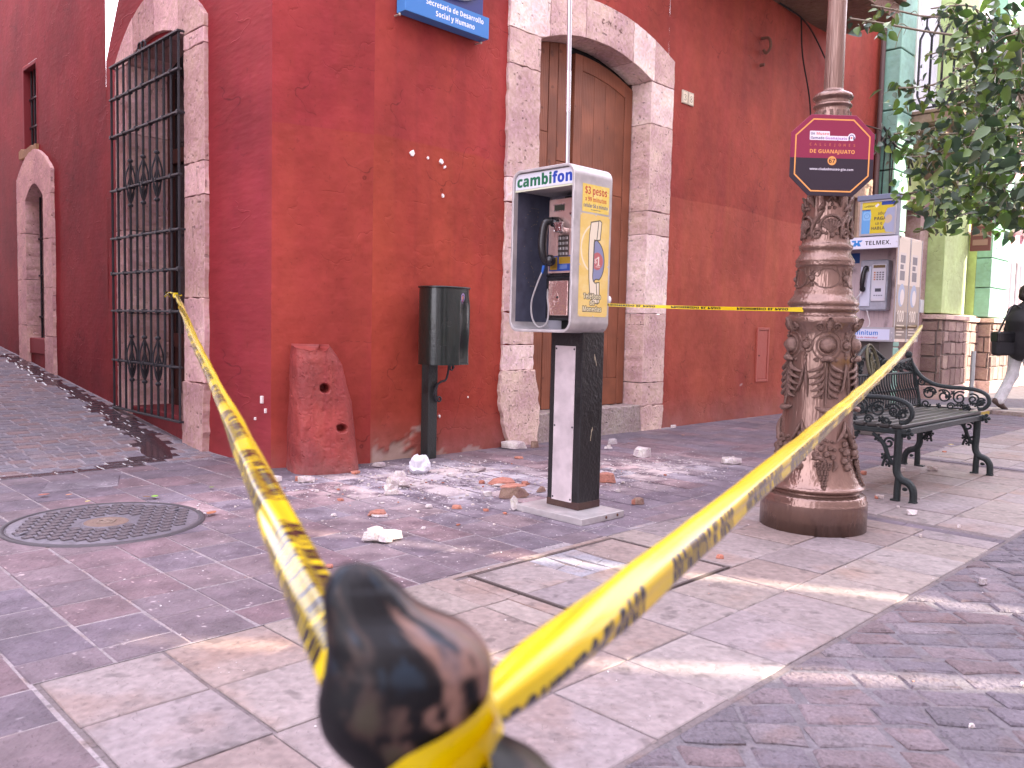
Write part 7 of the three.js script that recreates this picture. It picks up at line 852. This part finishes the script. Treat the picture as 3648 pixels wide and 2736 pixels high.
{ // planting pit by the kerb
  const t = thing('tree_pit', 'square planting pit with stone kerb and yellow painted edge near the pedestrian', 'planter', [7.55, -0.055, 2.02]);
  mesh('soil', bx(-0.80, 0.80, -0.02, 0.012, -0.42, 0.42, 0.004), std([0.13, 0.075, 0.05], { map: rep(T.stone, 4), bumpMap: rep(T.stoneBump, 5), bumpScale: 0.03, roughness: 1 }), t);
  const ks = M.sill; mesh('kerb_stone', bx(-0.92, 0.92, -0.02, 0.115, -0.55, -0.425, 0.012), ks, t); mesh('kerb_stone', bx(0.805, 0.92, -0.02, 0.11, -0.42, 0.54, 0.012), ks, t); mesh('kerb_stone', bx(-0.92, -0.805, -0.02, 0.05, -0.42, 0.54, 0.012), ks, t); mesh('yellow_edge', bx(-0.6, 0.75, 0.02, 0.10, -0.424, -0.418, 0.001), std([0.55, 0.42, 0.06], { roughness: 0.7, map: T.stone }), t);
}
// cables along the facade and down the green pilaster
[[[5.93, 4.60, 0.03], [5.98, 4.2, 0.04], [6.19, 3.73, 0.05], [6.3, 3.3, 0.04]], [[5.4, 4.62, 0.03], [6.0, 4.55, 0.06], [6.6, 4.25, 0.05], [7.3, 3.75, 0.06], [8.2, 3.72, 0.1]], [[6.9, 4.1, 0.04], [7.4, 3.45, 0.06], [7.9, 3.30, 0.08], [8.25, 3.75, 0.2]], [[8.28, 3.78, 0.10], [8.29, 3.5, 0.28], [8.6, 3.46, 0.32], [8.85, 3.3, 0.31]], [[8.28, 3.7, 0.05], [8.27, 3.42, 0.24], [8.4, 3.40, 0.31], [8.65, 3.42, 0.30], [8.84, 3.05, 0.29]], [[8.285, 3.7, 0.14], [8.28, 2.8, 0.12], [8.285, 1.8, 0.15], [8.28, 0.9, 0.13]], [[8.285, 3.68, 0.2], [8.28, 2.9, 0.22], [8.285, 2.0, 0.19], [8.28, 1.0, 0.24]], [[8.285, 3.6, 0.27], [8.275, 3.0, 0.24], [8.285, 2.3, 0.21], [8.28, 1.0, 0.23]]].forEach((p, i) => {
  const lab = ['thin black cable hanging from the balcony slab behind the lamp pole', 'thin cable sagging from the balcony slab to the green pilaster', 'loose grey cable loop on the red wall beside the pilaster', 'cable bundle strand crossing the pilaster cornice', 'lower cable strand draped over the pilaster front', 'cable running down beside the drain pipe', 'second cable running down the dark side of the pilaster', 'curved cable down the middle of the pilaster side'][i];
  const t = thing('cable', lab, 'cable', [0, 0, 0], 0, 'loose cables on the facades'); mesh('wire', tube(p.map((q) => V(...q)), i > 2 && i < 5 ? 0.016 : 0.009, 40, 5), M.dark, t);
});
// ---------------------------------------------------------------- pedestrian at the right edge
function sdfMesh(caps, k, lo, hi, cell) {
  const size = Math.ceil(Math.max(hi[0] - lo[0], hi[1] - lo[1], hi[2] - lo[2]) / cell) + 4, S = size * cell, c = lo.map((v, i) => (v + hi[i]) / 2), mcs = new MarchingCubes(size, M.white, false, false, 200000); mcs.isolation = 0;
  const d = (p) => { let r = 9; for (const [a, b, ra, rb, sx = 1] of caps) { const ab = [b[0] - a[0], b[1] - a[1], b[2] - a[2]], ap = [p[0] - a[0], p[1] - a[1], p[2] - a[2]], t = clamp((ap[0] * ab[0] + ap[1] * ab[1] + ap[2] * ab[2]) / Math.max(1e-9, ab[0] ** 2 + ab[1] ** 2 + ab[2] ** 2)), q = Math.hypot(ap[0] - t * ab[0], ap[1] - t * ab[1], (ap[2] - t * ab[2]) * sx) - mix(ra, rb, t), h = clamp(0.5 + 0.5 * (r - q) / k); r = mix(r, q, h) - k * h * (1 - h); } return r; };
  for (let z = 0; z < size; z++) for (let y = 0; y < size; y++) for (let x = 0; x < size; x++) mcs.field[x + y * size + z * size * size] = -d([c[0] + (x - size / 2) * cell, c[1] + (y - size / 2) * cell, c[2] + (z - size / 2) * cell]);
  mcs.update(); const n = mcs.count, g = new THREE.BufferGeometry(), P = new Float32Array(n * 3); for (let i = 0; i < n; i++) { P[i * 3] = c[0] + mcs.positionArray[i * 3] * S / 2; P[i * 3 + 1] = c[1] + mcs.positionArray[i * 3 + 1] * S / 2; P[i * 3 + 2] = c[2] + mcs.positionArray[i * 3 + 2] * S / 2; }
  g.setAttribute('position', new THREE.BufferAttribute(P, 3)); g.setAttribute('normal', new THREE.BufferAttribute(mcs.normalArray.slice(0, n * 3), 3)); return triUV(g);
}
{ // walks to the right and glances down; x forward, z to the right-hand side
  const t = thing('person', 'pedestrian in dark jacket and pale grey trousers walking past the planting pit', 'person', [9.49, 0, 1.63], -0.55); t.scale.setScalar(0.95);
  const skin = std([0.36, 0.17, 0.11], { roughness: 0.6 }), jk = std([0.022, 0.022, 0.026], { roughness: 0.75, map: rep(T.fine, 4) }), tr = std([0.78, 0.78, 0.80], { roughness: 0.85, map: rep(T.fine, 4) });
  const hd = [0.06, 1.62, 0];
  const hand = (x, y, z, s) => { const L = [[[x, y, z], [x + 0.02, y - 0.07, z], 0.030, 0.028]]; for (let i = 0; i < 4; i++) L.push([[x + 0.02, y - 0.07, z - 0.024 + i * 0.016], [x + 0.045 + i * 0.003, y - 0.125 + Math.abs(i - 1.4) * 0.008, z - 0.022 + i * 0.015], 0.0095, 0.008]); L.push([[x + 0.02, y - 0.03, z - s * 0.02], [x + 0.06, y - 0.075, z - s * 0.035], 0.011, 0.009]); return L; };
  mesh('body', merge([sdfMesh([[hd, [0.075, 1.66, 0], 0.085, 0.088], [[0.10, 1.57, 0], [0.085, 1.60, 0], 0.055, 0.065], [[0.165, 1.605, 0], [0.15, 1.635, 0], 0.017, 0.013], [[0.045, 1.61, 0.085], [0.045, 1.64, 0.088], 0.014, 0.016], [[0.045, 1.61, -0.085], [0.045, 1.64, -0.088], 0.014, 0.016], [[0.0, 1.42, 0], [0.04, 1.55, 0], 0.062, 0.055]], 0.02, [-0.1, 1.35, -0.14], [0.22, 1.8, 0.14], 0.010), sdfMesh(hand(0.16, 0.94, -0.20, -1), 0.008, [0.08, 0.74, -0.28], [0.28, 1.0, -0.12], 0.006), sdfMesh(hand(-0.10, 0.92, 0.25, 1), 0.008, [-0.18, 0.72, 0.17], [0.05, 0.98, 0.33], 0.006)]), skin, t);
  mesh('eyes', merge([ball(0.010, 0.150, 1.645, 0.032), ball(0.010, 0.150, 1.645, -0.032)]), M.plasticBlack, t); mesh('mouth', bx(0.148, 0.154, 1.567, 1.574, -0.022, 0.022, 0.002), std([0.22, 0.08, 0.07]), t);
  mesh('hair', sdfMesh([[[0.03, 1.69, 0], [0.07, 1.71, 0], 0.098, 0.088], [[-0.01, 1.62, 0], [0.02, 1.68, 0], 0.082, 0.095]], 0.02, [-0.12, 1.5, -0.13], [0.18, 1.84, 0.13], 0.012).applyMatrix4(new THREE.Matrix4()), std([0.018, 0.013, 0.011], { roughness: 0.6 }), t);
  mesh('jacket', sdfMesh([[[0, 0.98, 0], [-0.01, 1.25, 0], 0.175, 0.185, 0.85], [[-0.01, 1.25, 0], [0, 1.40, 0], 0.18, 0.10, 0.75], [[0, 1.40, -0.16], [0, 1.40, 0.16], 0.085, 0.085], [[0.0, 1.38, 0.21], [-0.09, 1.13, 0.27], 0.072, 0.062], [[-0.09, 1.13, 0.27], [-0.10, 0.93, 0.25], 0.060, 0.048], [[0.0, 1.38, -0.21], [0.02, 1.14, -0.265], 0.072, 0.062], [[0.02, 1.14, -0.265], [0.155, 0.95, -0.21], 0.060, 0.048], [[0, 0.86, 0], [0, 0.98, 0], 0.172, 0.178, 0.88], [[0.01, 1.46, 0], [0.02, 1.49, 0], 0.075, 0.07]], 0.05, [-0.3, 0.65, -0.4], [0.3, 1.6, 0.4], 0.02), jk, t);
  mesh('trousers', sdfMesh([[[0, 0.90, 0], [0, 0.98, 0], 0.16, 0.155, 0.9], [[0.0, 0.88, 0.09], [0.11, 0.50, 0.10], 0.105, 0.078], [[0.11, 0.50, 0.10], [0.16, 0.09, 0.10], 0.076, 0.078], [[0.0, 0.88, -0.09], [-0.03, 0.50, -0.10], 0.105, 0.078], [[-0.03, 0.50, -0.10], [-0.24, 0.13, -0.10], 0.076, 0.076]], 0.035, [-0.4, 0.0, -0.3], [0.4, 1.15, 0.3], 0.02), tr, t);
  const shoe = (x, y, z, r) => mv(sdfMesh([[[-0.06, 0.045, 0], [0.03, 0.05, 0], 0.045, 0.048], [[0.03, 0.045, 0], [0.16, 0.03, 0], 0.045, 0.032]], 0.02, [-0.12, 0, -0.08], [0.22, 0.12, 0.08], 0.012), 0, 0, 0, 0, 0, r).translate(x, y, z), bt = std([0.09, 0.06, 0.05], { roughness: 0.5 }); mesh('shoe', shoe(0.16, 0, 0.10, 0), bt, t); mesh('shoe', shoe(-0.27, 0.045, -0.10, -0.5), bt, t);
  const b = thing('shoulder_bag', 'black shoulder bag hanging behind the pedestrian in dark jacket', 'bag', [9.26, 0.75, 1.46], -0.55); mesh('pouch', new RoundedBoxGeometry(0.30, 0.30, 0.13, 3, 0.04).translate(0, 0.13, 0), jk, b); mesh('flap', new RoundedBoxGeometry(0.31, 0.15, 0.15, 3, 0.03).translate(0, 0.225, 0), M.plasticBlack, b); mesh('strap', tube([V(-0.1, 0.26, 0), V(0.0, 0.5, 0.02), V(0.16, 0.66, -0.02), V(0.24, 0.5, 0.2)], 0.014, 24, 5), M.plasticBlack, b);
}
// ---------------------------------------------------------------- trees
function leafGeo(l, w) { // pointed blade folded along the midrib, tip drooping
  const xs = [0, 0.18, 0.45, 0.75, 1], ws = [0.02, 0.38, 0.5, 0.30, 0], P = [], I = []; xs.forEach((x, i) => { const dz = -0.18 * x * x; P.push(x * l, dz * l, 0, x * l, dz * l + 0.16 * w * ws[i] * 2, ws[i] * w, x * l, dz * l + 0.16 * w * ws[i] * 2, -ws[i] * w); });
  for (let i = 0; i < 4; i++) { const a = i * 3, b = a + 3; I.push(a, b, b + 1, a, b + 1, a + 1, a, b + 2, b, a, a + 2, b + 2); } const g = new THREE.BufferGeometry(); g.setAttribute('position', new THREE.Float32BufferAttribute(P, 3)); g.setIndex(I); g.computeVertexNormals(); return flat(g);
}
const leafM = [[0.085, 0.17, 0.030], [0.05, 0.105, 0.045], [0.14, 0.25, 0.04], [0.045, 0.09, 0.05], [0.24, 0.36, 0.07]].map((c) => phy(c, { roughness: 0.42, transmission: 0.48, thickness: 0 })), leafV = [leafGeo(0.11, 0.066), leafGeo(0.135, 0.082), leafGeo(0.085, 0.05)], barkM = std([0.22, 0.17, 0.13], { map: rep(T.stone, 3), bumpMap: rep(T.stoneBump, 3), bumpScale: 0.02, roughness: 0.95 }), twigM = std([0.20, 0.16, 0.11], { roughness: 0.9 });
{
  const t = thing('leafy_tree', 'street tree with drooping pointed green leaves hanging over the pavement', 'tree'), TX = 8.0, TZ = 2.35;
  mesh('trunk', taper([V(TX, -0.05, TZ), V(TX + 0.03, 0.8, TZ), V(TX - 0.03, 1.8, TZ + 0.03), V(TX - 0.05, 2.7, TZ + 0.05)], (q) => 0.14 - 0.03 * q + 0.05 * Math.pow(1 - q, 6), 40, 14), barkM, t);
  const tips = [[3.14, 2.47, 2.22, 0.7], [3.00, 2.26, 2.39, 0.8], [3.16, 2.02, 2.28, 0.45], [2.86, 1.92, 2.57, 0.7], [2.57, 1.95, 2.84, 1], [2.87, 1.84, 2.87, 0.9], [2.20, 1.87, 3.18, 1], [2.60, 1.84, 3.16, 1], [3.70, 2.85, 2.18, 0.35], [1.75, 2.88, 2.45, 0.25], [2.43, 3.19, 2.29, 0.15], [4.18, 3.33, 2.05, 0.3], [3.26, 3.23, 2.55, 0.5], [2.08, 2.84, 3.11, 1.1], [1.75, 2.61, 3.37, 1.1], [1.97, 2.33, 3.33, 1.1], [2.09, 2.12, 3.20, 1.1], [2.09, 2.03, 3.06, 1.1], [3.74, 2.77, 2.37, 0.5], [3.59, 2.86, 2.63, 1.1], [3.01, 1.72, 2.45, 0.10], [1.73, 1.95, 3.41, 1.1], [2.36, 2.64, 3.12, 1.2], [2.73, 2.33, 2.68, 1], [3.53, 1.84, 2.97, 0.8], [3.49, 2.90, 2.10, 0.5], [2.71, 2.41, 2.93, 1.1], [4.13, 3.16, 2.29, 0.25], [3.69, 3.53, 2.24, 0.3], [4.6, 3.0, 2.4, 1.2], [5.2, 3.6, 1.9, 0.25], [6.2, 3.9, 1.7, 0.25], [7.2, 3.7, 1.5, 0.5], [8.2, 3.9, 1.4, 1.2], [9.2, 3.7, 1.5, 1.2], [5.6, 3.3, 2.6, 1], [8.8, 4.3, 2.6, 1], [6.8, 4.5, 2.8, 1], [4.8, 2.7, 2.9, 1], [3.9, 2.4, 3.2, 1.1], [8.9, 3.3, 1.2, 1], [7.6, 3.3, 1.3, 0.4], [6.4, 3.3, 1.5, 0.3], [2.9, 2.75, 3.0, 1.2], [3.3, 2.5, 2.8, 1.1]];
  const sp = [], forks = [[TX - 0.5, 3.1, TZ - 0.05], [TX - 0.3, 3.4, TZ - 0.3], [TX - 0.6, 2.95, TZ + 0.3], [TX + 0.3, 3.4, TZ - 0.2]].map((q) => V(...q));
  forks.forEach((f) => mesh('limb', taper([V(TX - 0.05, 2.66, TZ + 0.05), V(mix(TX, f.x, 0.5), mix(2.66, f.y, 0.55), mix(TZ, f.z, 0.5)), f], (q) => 0.075 - 0.025 * q, 14, 8), barkM, t));
  tips.forEach(([x, y, z, dens], i) => {
    const e = V(x, y, z), f = forks[i % 3 === 0 ? 0 : x > 7 ? 3 : i % 3], far = f.distanceTo(e), c = new THREE.CatmullRomCurve3([f, V(mix(f.x, x, 0.4), Math.max(f.y, y) + 0.25 + 0.1 * (i % 4), mix(f.z, z, 0.4) + rr(-0.15, 0.15)), V(mix(f.x, x, 0.8), y + 0.22, mix(f.z, z, 0.8) + rr(-0.1, 0.1)), e]);
    for (let k = 0; k < 5; k++) { const q = rr(0.62, 0.95), a = c.getPoint(q), b = a.clone().add(V(rr(-1, 1), rr(-0.9, 0.3), rr(-1, 1)).normalize().multiplyScalar(rr(0.15, 0.32) * Math.min(1, dens + 0.3))); mesh('twig', taper([a, a.clone().lerp(b, 0.5).add(V(0, 0.03, 0)), b], (s) => 0.004 - 0.0025 * s, 8, 4), twigM, t); }
    mesh('branch', taper(c.getPoints(6), (q) => 0.016 * (1 - 0.75 * q) + 0.002, 26, 5), twigM, t);
    const n = Math.round(80 * dens) + 4, R = 0.26 * Math.min(1.1, 0.45 + dens * 0.55);
    for (let k = 0; k < n; k++) { const q = 1 - rnd() * Math.min(0.30, 1.1 / far), p = c.getPoint(q), o = V(rr(-1, 1), rr(-1.1, 0.5), rr(-1, 1)).normalize().multiplyScalar(R * Math.pow(rnd(), 0.6) * (dens < 0.5 ? 0.6 : 1)); sp.push(p.add(o)); }
  });
  const dm = new THREE.Object3D(), items = sp.map((p) => { dm.position.copy(p); dm.rotation.set(rr(-1.3, 1.3), rnd() * 6.283, -rr(-0.1, 1.45), 'YXZ'); const s = rr(0.6, 1.15) * mix(1.15, 0.75, sst(4.2, 6.5, p.distanceTo(camera.position))); dm.scale.setScalar(s); dm.updateMatrix(); return { m: dm.matrix.clone(), p, d: p.distanceTo(camera.position), v: inView(p.x, p.z, 0) ? 1 : 0, k: Math.floor(rnd() * 3), c: pick([0, 0, 1, 1, 2, 2, 3, 3, 4]) }; });
  items.sort((a, b) => b.v - a.v || a.d - b.d);
  const crown = part('crown', t);
  items.slice(0, 290).forEach((q) => { const o = mesh('leaf', leafV[q.k], leafM[q.c], crown); q.m.decompose(o.position, o.quaternion, o.scale); });
  leafM.forEach((m, c) => { const L = items.slice(290).filter((q) => q.c === c); if (L.length) mesh('leaves', merge(L.map((q) => leafV[q.k].clone().applyMatrix4(q.m))), m, crown).userData = { kind: 'stuff' }; });
}
{
  const t = thing('dark_tree', 'dense dark evergreen tree at the far end of the street behind the pedestrian', 'tree', [19.5, 0, 1.6]); mesh('trunk', taper([V(0, 0, 0), V(0.05, 1, 0), V(0, 2.2, 0)], (q) => 0.16 - 0.04 * q, 14, 8), barkM, t);
  const dk = [[0.025, 0.05, 0.028], [0.04, 0.07, 0.035]].map((c) => phy(c, { roughness: 0.6, transmission: 0.3, thickness: 0 })), dm = new THREE.Object3D(), L = [[], []], big = leafGeo(0.22, 0.13); for (let i = 0; i < 2600; i++) { const a = rnd() * 6.28, b = Math.acos(rr(-1, 1)), r = Math.pow(rnd(), 0.4) * (1 + 0.25 * Math.sin(a * 3)); dm.position.set(Math.cos(a) * Math.sin(b) * r * 1.5, 3.0 + Math.cos(b) * r * 1.9, Math.sin(a) * Math.sin(b) * r * 1.5); dm.rotation.set(rr(-1, 1), rnd() * 6.28, rr(-1.4, 0.4), 'YXZ'); dm.scale.setScalar(rr(0.7, 1.3)); dm.updateMatrix(); L[i & 1].push(big.clone().applyMatrix4(dm.matrix)); }
  const cr = part('crown', t); L.forEach((g, i) => { mesh('foliage', merge(g), dk[i], cr).userData = { kind: 'stuff' }; });
}
renderer.render(scene, camera);
